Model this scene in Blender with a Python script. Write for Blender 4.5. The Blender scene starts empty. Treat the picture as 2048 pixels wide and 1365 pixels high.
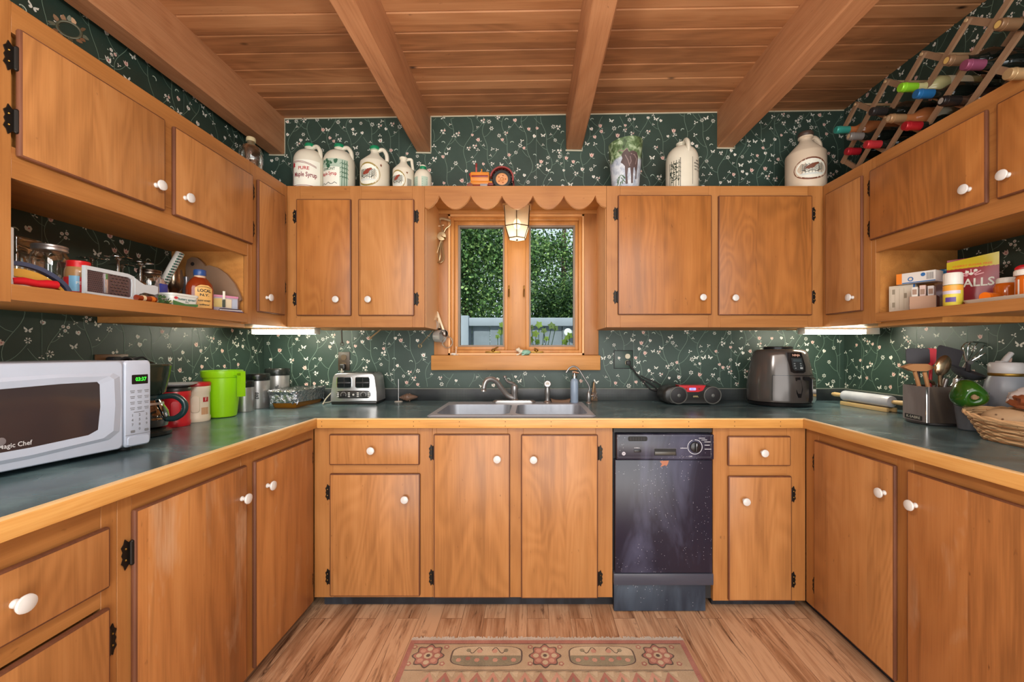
import bpy, bmesh, math, random
from mathutils import Vector, Matrix, Euler, noise
random.seed(7)
SC = bpy.context.scene
COL = SC.collection
PI = math.pi
# ------------------------------------------------------------------ camera, world, lights, exposure
F, CX, CY, ZC = 830.0, 1063.0, 700.0, 1.218
cam_d = bpy.data.cameras.new('camera'); cam = bpy.data.objects.new('camera', cam_d); COL.objects.link(cam)
cam.location = (0, 0, ZC); cam.rotation_euler = (PI/2, 0, 0)
cam_d.sensor_width = 36; cam_d.lens = 36*F/2048; cam_d.shift_x = -(CX-1024)/2048; cam_d.shift_y = (CY-682.5)/2048
cam_d.clip_start = 0.03; cam_d.clip_end = 200
SC.camera = cam
SC.view_settings.view_transform = 'Standard'; SC.view_settings.look = 'None'
SC.cycles.use_adaptive_sampling = False; SC.cycles.use_light_tree = False
SC.view_settings.exposure = 0.0; SC.view_settings.gamma = 1.0; SC.view_settings.use_curve_mapping = False
W = bpy.data.worlds.new('world'); SC.world = W; W.use_nodes = True
bg = W.node_tree.nodes['Background']; bg.inputs[0].default_value = (0.80, 0.90, 1.0, 1); bg.inputs[1].default_value = 1.1
def light(name, kind, loc, rot, energy, color=(1, 1, 1), **kw):
    d = bpy.data.lights.new(name, kind); d.energy = energy; d.color = color
    for k, v in kw.items(): setattr(d, k, v)
    o = bpy.data.objects.new(name, d); COL.objects.link(o); o.location = loc; o.rotation_euler = rot
    return o
light('sun', 'SUN', (-4, 4, 8), Euler((math.radians(38), math.radians(-38), 0)), 4.5, (1, .95, .85), angle=.02)
light('fill_behind_camera', 'AREA', (0.1, -1.9, 1.35), (PI/2, 0, 0), 92, (1, .98, .95), shape='RECTANGLE', size=3.2, size_y=2.3)  # added area fill behind the camera, no window is modelled there
light('overhead_fill', 'AREA', (0.1, -0.45, 2.40), (math.radians(30), 0, 0), 30, (1, .97, .92), shape='RECTANGLE', size=2.4, size_y=.8)  # added fill overhead, out of view
light('midroom_fill', 'POINT', (-.165, 0.55, 1.90), (0, 0, 0), 34, (1, .96, .91), shadow_soft_size=.085)  # added point fill without a fixture, brightens the open shelves
light('upward_fill', 'AREA', (0.1, -0.9, .12), (math.radians(145), 0, 0), 60, (1, .93, .84), shape='RECTANGLE', size=3.0, size_y=1.4)  # added fill aimed upwards to brighten the ceiling
# ------------------------------------------------------------------ helpers
def px(x, y, d):
    return ((x-CX)*d/F, d, ZC-(y-CY)*d/F)
def on_counter(x, y, z=0.902):
    d = (ZC-z)*F/(y-CY)
    return ((x-CX)*d/F, d, z)
def tag(o, label=None, cat=None, group=None, kind=None):
    if label: o['label'] = label
    if cat: o['category'] = cat
    if group: o['group'] = group
    if kind: o['kind'] = kind
    return o
def thing(name, label, cat, loc=(0, 0, 0), rz=0, group=None, kind=None):
    o = bpy.data.objects.new(name, None); COL.objects.link(o); o.empty_display_size = .02
    o.location = loc; o.rotation_euler = (0, 0, rz)
    return tag(o, label, cat, group, kind)
def link(name, mesh, parent=None, loc=None, rot=None):
    o = bpy.data.objects.new(name, mesh); COL.objects.link(o)
    if parent: o.parent = parent
    if loc is not None: o.location = loc
    if rot is not None: o.rotation_euler = rot
    return o
def copy_thing(src, loc, rz=None):
    r = src.copy(); COL.objects.link(r); r.location = loc
    if rz is not None: r.rotation_euler = (0, 0, rz)
    for ch in list(src.children):
        c = ch.copy(); COL.objects.link(c); c.parent = r
        for g in list(ch.children):
            d = g.copy(); COL.objects.link(d); d.parent = c
    return r
def ear(P):
    from mathutils.geometry import tessellate_polygon
    return [[P[i] for i in t] for t in tessellate_polygon([[Vector((p[0], p[1], 0)) for p in P]])]
class B:
    def __init__(s): s.bm = bmesh.new(); s.mats = []
    def mi(s, m):
        if m not in s.mats: s.mats.append(m)
        return s.mats.index(m)
    def face(s, pts, m):
        vs = [s.bm.verts.new(p) for p in pts]
        try: f = s.bm.faces.new(vs)
        except ValueError: return None
        f.material_index = s.mi(m); return f
    def box(s, x0, x1, y0, y1, z0, z1, m, bev=0, seg=2, front=None, xf=None):
        x0, x1 = min(x0, x1), max(x0, x1); y0, y1 = min(y0, y1), max(y0, y1); z0, z1 = min(z0, z1), max(z0, z1)
        r = bmesh.ops.create_cube(s.bm, size=1)
        vs = r['verts']
        for v in vs:
            v.co = Vector(((x0+x1)/2+v.co.x*(x1-x0), (y0+y1)/2+v.co.y*(y1-y0), (z0+z1)/2+v.co.z*(z1-z0)))
        fs = list({f for v in vs for f in v.link_faces}); i = s.mi(m)
        for f in fs: f.material_index = i
        if bev > 0:
            es = list({e for v in vs for e in v.link_edges})
            rb = bmesh.ops.bevel(s.bm, geom=es, offset=min(bev, .49*min(x1-x0, y1-y0, z1-z0)), segments=seg, profile=.5, affect='EDGES')
            fs = list({f for g in rb['faces'] for v in g.verts for f in v.link_faces})
            for f in fs: f.material_index = i
            allv = list({v for f in fs for v in f.verts})
        else: allv = vs
        if front is not None:                      # the face that looks to local -y takes its own material
            j = s.mi(front)
            for f in fs:
                f.normal_update()
                if f.normal.y < -.95: f.material_index = j
        if xf is not None:
            for v in allv: v.co = xf @ v.co
        return fs
    def tube(s, pts, r, m, seg=8, caps=True, closed=False):
        pts = [Vector(p) for p in pts]; n = len(pts); rs = r if isinstance(r, (list, tuple)) else [r]*n
        i = s.mi(m); rings = []; up = None
        for k, p in enumerate(pts):
            a = pts[(k-1) % n] if (k > 0 or closed) else p
            b = pts[(k+1) % n] if (k < n-1 or closed) else p
            t = (b-a)
            if t.length < 1e-9: t = Vector((0, 0, 1))
            t.normalize()
            if up is None:
                up = Vector((0, 0, 1)) if abs(t.z) < .9 else Vector((1, 0, 0))
            sx = t.cross(up)
            if sx.length < 1e-6: sx = t.cross(Vector((0, 1, 0)))
            sx.normalize(); up = sx.cross(t).normalized()
            rings.append([s.bm.verts.new(p+(sx*math.cos(2*PI*q/seg)+up*math.sin(2*PI*q/seg))*rs[k]) for q in range(seg)])
        N = n if closed else n-1
        for k in range(N):
            A, C = rings[k], rings[(k+1) % n]
            for q in range(seg):
                try:
                    f = s.bm.faces.new((A[q], A[(q+1) % seg], C[(q+1) % seg], C[q])); f.material_index = i
                except ValueError: pass
        if caps and not closed:
            for R_ in (rings[0], rings[-1]):
                try: f = s.bm.faces.new(R_); f.material_index = i
                except ValueError: pass
    def lathe(s, prof, m, c=(0, 0, 0), seg=28, sx=1, sy=1, xf=None, bot=True, top=True):
        i = s.mi(m); rings = []; c = Vector(c); new = []
        for (r, z) in prof:
            if r < 1e-6: v = s.bm.verts.new(c+Vector((0, 0, z))); rings.append([v]); new.append(v)
            else:
                ring = [s.bm.verts.new(c+Vector((r*sx*math.cos(2*PI*q/seg), r*sy*math.sin(2*PI*q/seg), z))) for q in range(seg)]
                rings.append(ring); new += ring
        for A, C in zip(rings, rings[1:]):
            for q in range(seg):
                a, b = A[q % len(A)], A[(q+1) % len(A)]; d, e = C[q % len(C)], C[(q+1) % len(C)]
                vs = []
                for v in (a, b, e, d):
                    if v not in vs: vs.append(v)
                if len(vs) > 2:
                    try: f = s.bm.faces.new(vs); f.material_index = i
                    except ValueError: pass
        for R_, ok in ((rings[0], bot), (rings[-1], top)):
            if ok and len(R_) > 2:
                try: f = s.bm.faces.new(R_); f.material_index = i
                except ValueError: pass
        if xf is not None:
            for v in new: v.co = xf @ v.co
    def ball(s, c, r, m, seg=16, xf=None, fn=None):
        r = r if isinstance(r, (tuple, list)) else (r, r, r)
        o = bmesh.ops.create_uvsphere(s.bm, u_segments=seg, v_segments=max(6, seg//2+2), radius=1)
        i = s.mi(m)
        for v in o['verts']:
            p = v.co.copy()
            if fn: p = fn(p)
            p = Vector((p.x*r[0], p.y*r[1], p.z*r[2]))
            if xf is not None: p = xf @ p
            v.co = p+Vector(c)
        for f in {f for v in o['verts'] for f in v.link_faces}: f.material_index = i
    def prism(s, poly, a0, a1, m, plane='xz', mf=None, xf=None):
        def P(p, a):
            q = {'xz': (p[0], a, p[1]), 'xy': (p[0], p[1], a), 'yz': (a, p[0], p[1])}[plane]
            return xf @ Vector(q) if xf is not None else Vector(q)
        i = s.mi(m)
        A = [s.bm.verts.new(P(p, a0)) for p in poly]; C = [s.bm.verts.new(P(p, a1)) for p in poly]
        n = len(poly)
        for k in range(n):
            f = s.bm.faces.new((A[k], A[(k+1) % n], C[(k+1) % n], C[k])); f.material_index = i
        f0 = s.bm.faces.new(A); f1 = s.bm.faces.new(C)
        f0.material_index = s.mi(mf) if mf else i; f1.material_index = i
    def loft(s, poly, levels, m, plane='xz', caps=True, mcap=None, xf=None):
        """an outline carried through levels (a, scale, du, dv) along the third axis"""
        i = s.mi(m); rings = []
        cu = sum(p[0] for p in poly)/len(poly); cv = sum(p[1] for p in poly)/len(poly)
        for lv in levels:
            a, sc = lv[0], lv[1]; du = lv[2] if len(lv) > 2 else 0; dv = lv[3] if len(lv) > 3 else 0
            su, sv = sc if isinstance(sc, tuple) else (sc, sc)
            R_ = []
            for p in poly:
                u, v = cu+(p[0]-cu)*su+du, cv+(p[1]-cv)*sv+dv
                q = Vector({'xz': (u, a, v), 'xy': (u, v, a), 'yz': (a, u, v)}[plane])
                R_.append(s.bm.verts.new(xf @ q if xf is not None else q))
            rings.append(R_)
        n = len(poly)
        for A, D in zip(rings, rings[1:]):
            for k in range(n):
                f = s.bm.faces.new((A[k], A[(k+1) % n], D[(k+1) % n], D[k])); f.material_index = i
        if caps:
            f = s.bm.faces.new(rings[0]); f.material_index = s.mi(mcap) if mcap else i
            f = s.bm.faces.new(rings[-1]); f.material_index = i
    def sheet(s, fn, u0, u1, v0, v1, m, nu=8, nv=1):
        g = [[s.bm.verts.new(fn(u0+(u1-u0)*a/nu, v0+(v1-v0)*c/nv)) for c in range(nv+1)] for a in range(nu+1)]
        i = s.mi(m)
        for a in range(nu):
            for c in range(nv):
                f = s.bm.faces.new((g[a][c], g[a+1][c], g[a+1][c+1], g[a][c+1])); f.material_index = i
    def pattern(s, fn, poly, m):
        """a printed shape; on a curved surface it is cut into strips that follow the curve"""
        us = [p[0] for p in poly]; vs = [p[1] for p in poly]; u0, u1 = min(us), max(us); vm = sum(vs)/len(vs)
        sag = (Vector(fn((u0+u1)/2, vm))-(Vector(fn(u0, vm))+Vector(fn(u1, vm)))/2).length
        if sag < .0004: return s.face([fn(u, v) for u, v in poly], m)
        n = max(2, min(24, int(math.sqrt(sag/.00008))+1))
        def clip(P, k, sg):
            out = []
            for a, c in zip(P, P[1:]+P[:1]):
                ia, ic = sg*(a[0]-k) >= -1e-9, sg*(c[0]-k) >= -1e-9
                if ia: out.append(a)
                if ia != ic: t = (k-a[0])/(c[0]-a[0]); out.append((k, a[1]+(c[1]-a[1])*t))
            return out
        for k in range(n):
            P = clip(clip(list(poly), u0+(u1-u0)*k/n, 1), u0+(u1-u0)*(k+1)/n, -1)
            if len(P) < 3: continue
            for T in ear(P): s.face([fn(*q) for q in T], m)
    def stroke(s, fn, pts, w, m):
        """a thin painted line on a surface given by fn"""
        for (a, b) in zip(pts, pts[1:]):
            d = Vector((b[0]-a[0], b[1]-a[1]))
            if d.length < 1e-9: continue
            d.normalize(); nx, ny = -d.y*w/2, d.x*w/2; ex, ey = d.x*w*.25, d.y*w*.25
            s.face([fn(a[0]-ex+nx, a[1]-ey+ny), fn(a[0]-ex-nx, a[1]-ey-ny), fn(b[0]+ex-nx, b[1]+ey-ny), fn(b[0]+ex+nx, b[1]+ey+ny)], m)
    def text(s, fn, txt, size, m, u=0, v=0, align='CENTER', weight=0.0, squash=1.0, width=None):
        key = (txt, round(weight, 4), align)
        if key not in TEXTS:
            cu = bpy.data.curves.new('lettering', 'FONT'); cu.body = txt; cu.size = 1; cu.align_x = align; cu.align_y = 'CENTER'
            cu.resolution_u = 2; cu.offset = weight
            ob = bpy.data.objects.new('lettering', cu); COL.objects.link(ob)
            me = bpy.data.meshes.new_from_object(ob.evaluated_get(bpy.context.evaluated_depsgraph_get()))
            TEXTS[key] = ([tuple(v_.co) for v_ in me.vertices], [tuple(p.vertices) for p in me.polygons])
            bpy.data.objects.remove(ob); bpy.data.curves.remove(cu); bpy.data.meshes.remove(me)
        co, polys = TEXTS[key]
        if not co: return
        if width:
            w = max(c[0] for c in co)-min(c[0] for c in co); squash = width/(w*size)
        vs = [s.bm.verts.new(fn(u+c[0]*size*squash, v+c[1]*size)) for c in co]
        i = s.mi(m)
        for p in polys:
            try: f = s.bm.faces.new([vs[q] for q in p]); f.material_index = i
            except ValueError: pass
    def build(s, name, parent=None, loc=None, rot=None, angle=38, normals=True):
        bm = s.bm
        if normals: bmesh.ops.recalc_face_normals(bm, faces=bm.faces[:])
        ca = math.radians(angle)
        for f in bm.faces: f.smooth = True
        for e in bm.edges:
            if len(e.link_faces) == 2 and e.calc_face_angle(0) > ca: e.smooth = False
        me = bpy.data.meshes.new(name); bm.to_mesh(me); bm.free()
        for m in s.mats: me.materials.append(m)
        return link(name, me, parent, loc, rot)
TEXTS = {}
def flat(o, ux=(1, 0, 0), uy=(0, 0, 1)):
    o, ux, uy = Vector(o), Vector(ux), Vector(uy)
    return lambda u, v: o+ux*u+uy*v
def cyl(R_, z0=0, a0=0, c=(0, 0)):
    """wraps (u,v) round a vertical cylinder; u = 0 looks to local -y turned by a0"""
    return lambda u, v: Vector((c[0]+R_*math.sin(u/R_+a0), c[1]-R_*math.cos(u/R_+a0), z0+v))
def circle(cx, cy, r, n=16, ry=None, a0=0):
    ry = r if ry is None else ry
    return [(cx+r*math.cos(a0+2*PI*k/n), cy+ry*math.sin(a0+2*PI*k/n)) for k in range(n)]
def rrect(x0, x1, y0, y1, r, n=4):
    P = []
    for (cx, cy, a) in ((x1-r, y0+r, -PI/2), (x1-r, y1-r, 0), (x0+r, y1-r, PI/2), (x0+r, y0+r, PI)):
        for k in range(n+1): P.append((cx+r*math.cos(a+k*PI/2/n), cy+r*math.sin(a+k*PI/2/n)))
    return P
def arc(cx, cy, r, a0, a1, n=8):
    return [(cx+r*math.cos(a0+(a1-a0)*k/n), cy+r*math.sin(a0+(a1-a0)*k/n)) for k in range(n+1)]
def bez(P, n=16):
    """smooth path through points"""
    P = [Vector(p) for p in P]; out = []
    for k in range(len(P)-1):
        a = P[max(k-1, 0)]; b = P[k]; c = P[k+1]; d = P[min(k+2, len(P)-1)]
        for q in range(n):
            t = q/n
            out.append(.5*((2*b)+(c-a)*t+(2*a-5*b+4*c-d)*t*t+(3*b-a-3*c+d)*t**3))
    out.append(P[-1]); return out
# ------------------------------------------------------------------ materials
class N:
    def __init__(s, name):
        s.m = bpy.data.materials.new(name); s.m.use_nodes = True; s.t = s.m.node_tree; s.t.nodes.clear()
        s.out = s.n('ShaderNodeOutputMaterial')
    def n(s, kind, **kw):
        nd = s.t.nodes.new(kind)
        for k, v in kw.items(): setattr(nd, k, v)
        return nd
    def set(s, sock, v):
        if hasattr(v, 'is_linked') or isinstance(v, bpy.types.NodeSocket): s.t.links.new(v, sock)
        else:
            try: sock.default_value = v
            except Exception: sock.default_value = (*v, 1)
    def math(s, op, a, b=None, c=None, clamp=False):
        nd = s.n('ShaderNodeMath', operation=op, use_clamp=clamp)
        for k, v in enumerate((a, b, c)):
            if v is not None: s.set(nd.inputs[k], v)
        return nd.outputs[0]
    def vmath(s, op, a, b):
        nd = s.n('ShaderNodeVectorMath', operation=op); s.set(nd.inputs[0], a); s.set(nd.inputs[1], b); return nd.outputs[0]
    def coord(s, kind='Object'): return s.n('ShaderNodeTexCoord').outputs[kind]
    def rnd(s): return s.n('ShaderNodeObjectInfo').outputs['Random']
    def mapping(s, v, scale=(1, 1, 1), loc=(0, 0, 0)):
        nd = s.n('ShaderNodeMapping'); s.set(nd.inputs['Vector'], v); s.set(nd.inputs['Scale'], scale); s.set(nd.inputs['Location'], loc); return nd.outputs[0]
    def noise(s, v, scale=5, detail=3, rough=.5, dist=0):
        nd = s.n('ShaderNodeTexNoise'); s.set(nd.inputs['Vector'], v)
        for k, x in (('Scale', scale), ('Detail', detail), ('Roughness', rough), ('Distortion', dist)): s.set(nd.inputs[k], x)
        return nd.outputs['Fac']
    def ramp(s, f, stops):
        nd = s.n('ShaderNodeValToRGB'); s.set(nd.inputs[0], f); cr = nd.color_ramp
        while len(cr.elements) < len(stops): cr.elements.new(.5)
        for e, (p, c) in zip(cr.elements, stops): e.position = p; e.color = (*c, 1) if len(c) == 3 else c
        return nd.outputs[0]
    def mix(s, f, a, b, mode='MIX'):
        nd = s.n('ShaderNodeMix', data_type='RGBA', blend_type=mode); s.set(nd.inputs[0], f); s.set(nd.inputs[6], a); s.set(nd.inputs[7], b); return nd.outputs[2]
    def bump(s, h, strength=.2, dist=.002):
        nd = s.n('ShaderNodeBump'); s.set(nd.inputs['Strength'], strength); s.set(nd.inputs['Distance'], dist); s.set(nd.inputs['Height'], h); return nd.outputs[0]
    def bsdf(s, color, rough=.5, metal=0, spec=.5, normal=None, **kw):
        nd = s.n('ShaderNodeBsdfPrincipled'); s.set(nd.inputs['Base Color'], color); s.set(nd.inputs['Roughness'], rough)
        s.set(nd.inputs['Metallic'], metal); s.set(nd.inputs['Specular IOR Level'], spec)
        if normal is not None: s.set(nd.inputs['Normal'], normal)
        for k, v in kw.items(): s.set(nd.inputs[k.replace('_', ' ')], v)
        s.t.links.new(nd.outputs[0], s.out.inputs[0]); return s.m
def srgb(r, g, b):
    f = lambda c: (c/255/12.92) if c/255 <= .04045 else ((c/255+.055)/1.055)**2.4
    return (f(r), f(g), f(b))
def plain(name, rgb, rough=.5, metal=0, spec=.5, vary=.06, **kw):
    """paint, plastic, metal: one colour, faintly mottled"""
    n = N(name); c = srgb(*rgb)
    f = n.noise(n.coord(), 14, 3)
    col = n.mix(f, tuple(x*(1-vary) for x in c)+(1,), tuple(min(1, x*(1+vary)) for x in c)+(1,))
    return n.bsdf(col, rough, metal, spec, **kw)
def wood(name, dark, mid, light_, axis='z', rough=.42, figure=1.0, knots=0.0, boards=None, streak=.3, spec=.4, fine=1.0, blotch=.35, ring=.055, tones=.34, scuff=0):
    n = N(name); co = n.coord(); r = n.rnd()
    cb = n.n('ShaderNodeCombineXYZ'); n.set(cb.inputs[0], n.math('MULTIPLY', r, 7.3)); n.set(cb.inputs[1], n.math('MULTIPLY', r, 3.1)); n.set(cb.inputs[2], n.math('MULTIPLY', r, 5.7))
    v = n.vmath('ADD', co, cb.outputs[0])
    tone = None
    if boards:                                     # each board of a boarded surface has its own grain and tone
        ax, wdt, off = boards
        sp = n.n('ShaderNodeSeparateXYZ'); n.set(sp.inputs[0], co)
        idx = n.math('FLOOR', n.math('DIVIDE', n.math('ADD', sp.outputs['XYZ'.index(ax.upper())], off), wdt))
        wn = n.n('ShaderNodeTexWhiteNoise', noise_dimensions='1D'); n.set(wn.inputs['W'], idx); tone = wn.outputs['Value']
        c2 = n.n('ShaderNodeCombineXYZ')
        for k in range(3): n.set(c2.inputs[k], n.math('MULTIPLY', tone, (31.0, 17.0, 23.0)[k]))
        v = n.vmath('ADD', v, c2.outputs[0])
    def st(al, ac): return tuple(al if a == axis else ac for a in 'xyz')
    big = n.noise(n.mapping(v, st(.5, 2.2)), 1.6, 2, .5, .6)
    rings = n.math('SINE', n.math('MULTIPLY', big, 105*figure))
    fig = n.noise(n.mapping(v, st(.35, 4)), 3.0, 4, .6, .5)
    fin = n.noise(n.mapping(v, st(2.5, 90)), 2.0, 3, .6, .2)
    val = n.math('ADD', n.math('MULTIPLY', rings, ring), n.math('MULTIPLY', fig, .75))
    val = n.math('ADD', val, n.math('MULTIPLY', fin, .38*fine))
    val = n.math('SUBTRACT', val, .07)
    if tone is not None: val = n.math('ADD', val, n.math('MULTIPLY', n.math('SUBTRACT', tone, .5), tones))
    col = n.ramp(val, [(.28, dark), (.5, mid), (.74, light_)])
    dk = n.noise(n.mapping(v, st(.25, 5)), 2.2, 3, .6, 1.2)
    col = n.mix(n.math('MULTIPLY', n.math('SUBTRACT', dk, .62, clamp=True), 6*streak, clamp=True), col, tuple(x*.35 for x in dark)+(1,))
    bl = n.noise(v, 2.6, 3, .5)
    col = n.mix(blotch, col, n.mix(bl, tuple(x*.62 for x in mid)+(1,), tuple(min(1, x*1.3) for x in light_)+(1,)))
    if knots:
        fa = {'x': (2.2, 5.2, 0), 'y': (3.6, 1.3, 3.6), 'z': (3.6, 0, 1.6)}[axis]
        vo = n.n('ShaderNodeTexVoronoi'); n.set(vo.inputs['Vector'], n.mapping(v, fa)); n.set(vo.inputs['Scale'], 1.15)
        k = n.math('SUBTRACT', 1, n.math('DIVIDE', vo.outputs['Distance'], .07*knots), clamp=True)
        col = n.mix(n.math('MULTIPLY', k, 1.6, clamp=True), col, tuple(x*.16 for x in dark)+(1,))
    if scuff:                                      # worn, whitened patches that run with the grain
        sc = n.math('MULTIPLY', n.math('SUBTRACT', n.noise(n.mapping(v, st(1.1, 3.2)), 2.4, 4, .65, .4), .56, clamp=True), n.math('MULTIPLY', fin, 7), clamp=True)
        col = n.mix(n.math('MULTIPLY', sc, scuff, clamp=True), col, (.58, .40, .25, 1))
    fl_ = n.math('MULTIPLY', n.math('SUBTRACT', n.noise(n.mapping(v, st(26, 60)), 1.0, 2, .6), .71, clamp=True), 7, clamp=True)
    col = n.mix(n.math('MULTIPLY', fl_, .7), col, tuple(x*.22 for x in dark)+(1,))
    b = n.bump(n.math('ADD', fin, n.math('MULTIPLY', rings, ring)), .12, .001)
    return n.bsdf(col, n.math('ADD', rough-.06, n.math('MULTIPLY', fig, .14)), 0, spec, b)
M = {}
DK, MD, LT = (.22, .082, .022), (.40, .168, .050), (.51, .242, .085)
M['door_wood'] = wood('door_wood', DK, MD, LT, 'z', .36, 1.0, streak=.42, boards=('x', .215, 5.0), tones=.15)
M['figured_wood'] = wood('figured_door_wood', (.13, .042, .010), (.33, .115, .026), (.47, .195, .052), 'z', .36, 1.2, streak=.9, blotch=.5, ring=.07, boards=('x', .27, 5.0), tones=.15)
M['streaked_wood'] = wood('streaked_door_wood', (.19, .066, .018), (.40, .155, .044), (.51, .225, .072), 'z', .36, .5, streak=1.0, blotch=.3, scuff=.8, boards=('x', .19, 5.0), tones=.16)
M['drawer_wood'] = wood('drawer_wood', DK, MD, LT, 'z', .36, 1.1, streak=.3)
M['stile_wood'] = wood('stile_wood', (.25, .090, .022), (.36, .147, .039), (.45, .20, .06), 'z', .4, .5, streak=.12, blotch=.25)
M['rail_wood'] = wood('rail_wood', (.25, .090, .022), (.36, .147, .039), (.45, .20, .06), 'x', .4, .5, streak=.12, blotch=.25)
M['panel_wood'] = wood('panel_wood', (.30, .115, .028), (.46, .19, .045), (.56, .26, .07), 'x', .45, .8, streak=.35)
M['oak_edge'] = wood('oak_edge', (.30, .12, .025), (.55, .255, .06), (.66, .36, .11), 'x', .4, .8, streak=.6, fine=1.5)
M['oak_edge_y'] = wood('oak_edge_y', (.30, .12, .025), (.55, .255, .06), (.66, .36, .11), 'y', .4, .8, streak=.6, fine=1.5)
M['dark_edge'] = wood('dark_stained_edge', (.06, .022, .012), (.12, .042, .02), (.20, .075, .035), 'z', .5, .6)
M['ceil_wood'] = wood('ceiling_board_wood', (.20, .075, .026), (.41, .175, .068), (.54, .265, .118), 'x', .5, .6, knots=1.1, boards=('y', .1165, 5.0), streak=.55, blotch=.3)
M['beam_wood'] = wood('beam_wood', (.23, .085, .034), (.43, .188, .080), (.56, .275, .13), 'y', .5, .8, knots=.55, streak=.6, fine=1.5)
M['groove'] = plain('pale_board_edge', (215, 160, 110), .6)
M['casing_wood'] = wood('casing_wood', (.22, .085, .026), (.36, .145, .045), (.47, .215, .07), 'z', .42, .6, knots=.5, streak=.35)
M['casing_wood_x'] = wood('casing_wood_horizontal', (.30, .12, .03), (.47, .20, .05), (.60, .29, .09), 'x', .42, .6, knots=.5, streak=.35)
M['sash_wood'] = wood('sash_wood', (.36, .14, .03), (.52, .22, .055), (.62, .30, .09), 'z', .4, .5, streak=.2)
M['pale_wood'] = plain('pale_jamb_wood', (228, 172, 112), .45)
def floor_mat():
    n = N('laminate_floor'); co = n.coord()
    sp = n.n('ShaderNodeSeparateXYZ'); n.set(sp.inputs[0], co)
    sw = n.n('ShaderNodeCombineXYZ'); n.set(sw.inputs[0], sp.outputs[1]); n.set(sw.inputs[1], sp.outputs[0])
    def brick(w, h, off, ms):
        br = n.n('ShaderNodeTexBrick', offset=off); n.set(br.inputs['Vector'], n.mapping(sw.outputs[0], loc=(.37, .02, 0)))
        n.set(br.inputs['Scale'], 1); n.set(br.inputs['Mortar Size'], ms); n.set(br.inputs['Brick Width'], w); n.set(br.inputs['Row Height'], h)
        n.set(br.inputs['Color1'], (0, 0, 0, 1)); n.set(br.inputs['Color2'], (1, 1, 1, 1)); n.set(br.inputs['Mortar'], (.5, .5, .5, 1))
        return br
    br = brick(.62, .098, .37, .0011)
    t = n.n('ShaderNodeSeparateColor'); n.set(t.inputs[0], br.outputs['Color']); tone = t.outputs[0]
    c2 = n.n('ShaderNodeCombineXYZ')
    for k in range(3): n.set(c2.inputs[k], n.math('MULTIPLY', tone, (19., 41., 7.)[k]))
    v = n.vmath('ADD', co, c2.outputs[0])
    fig = n.noise(n.mapping(v, (6, .6, 1)), 2.2, 5, .6, 1.2)
    fin = n.noise(n.mapping(v, (70, 2.2, 1)), 2, 3, .6)
    dk = n.noise(n.mapping(v, (11, 1.1, 1)), 2.0, 5, .7, 1.8)
    val = n.math('ADD', n.math('ADD', n.math('MULTIPLY', fig, .7), n.math('MULTIPLY', fin, .25)), n.math('MULTIPLY', tone, .14))
    col = n.ramp(val, [(.3, srgb(108, 72, 48)), (.48, srgb(170, 126, 92)), (.62, srgb(206, 166, 130))])
    col = n.mix(n.math('MULTIPLY', n.math('SUBTRACT', dk, .55, clamp=True), 6.5, clamp=True), col, (*srgb(78, 46, 30), 1))
    col = n.mix(n.math('MULTIPLY', br.outputs['Fac'], .6), col, (*srgb(70, 42, 26), 1))
    return n.bsdf(col, .38, 0, .4, n.bump(fin, .08, .001))
M['floor'] = floor_mat()
def paper_mat():
    n = N('dark_green_wallpaper'); co = n.coord()
    f = n.noise(co, 3.0, 4, .6); g = n.noise(co, 120, 2, .5)
    col = n.ramp(f, [(.3, srgb(40, 56, 48)), (.55, srgb(49, 68, 59)), (.8, srgb(60, 79, 70))])
    sp = n.math('MULTIPLY', n.math('SUBTRACT', n.noise(co, 60, 4, .7), .66, clamp=True), 1.2, clamp=True)
    col = n.mix(sp, col, (*srgb(150, 165, 155), 1))
    return n.bsdf(col, n.math('ADD', .36, n.math('MULTIPLY', g, .15)), 0, .45, n.bump(g, .1, .0006))
M['paper'] = paper_mat()
M['vine'] = plain('wallpaper_vine', (122, 146, 128), .5)
M['petal_white'] = plain('wallpaper_white_petal', (226, 226, 214), .5)
M['petal_pink'] = plain('wallpaper_pink_petal', (222, 192, 178), .5)
M['petal_rose'] = plain('wallpaper_rose_heart', (190, 110, 104), .5)
M['leaf_pale'] = plain('wallpaper_pale_leaf', (184, 200, 184), .5)
M['seam'] = plain('wallpaper_seam', (96, 116, 104), .5)
M['torn'] = plain('torn_paper_edge', (186, 180, 156), .7)
def counter_mat():
    n = N('slate_laminate'); co = n.coord()
    f = n.noise(n.mapping(co, (1, 1.6, 1)), 3.2, 5, .6, .8); g = n.noise(co, 40, 3, .6)
    col = n.ramp(f, [(.32, srgb(62, 78, 82)), (.52, srgb(84, 107, 111)), (.72, srgb(112, 138, 141))])
    sp = n.math('MULTIPLY', n.math('SUBTRACT', n.noise(co, 75, 3, .7), .72, clamp=True), 3, clamp=True)
    col = n.mix(sp, col, (*srgb(170, 176, 170), 1))
    return n.bsdf(col, n.math('ADD', .14, n.math('MULTIPLY', f, .2)), 0, .55, n.bump(g, .04, .0005))
M['counter'] = counter_mat()
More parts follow.
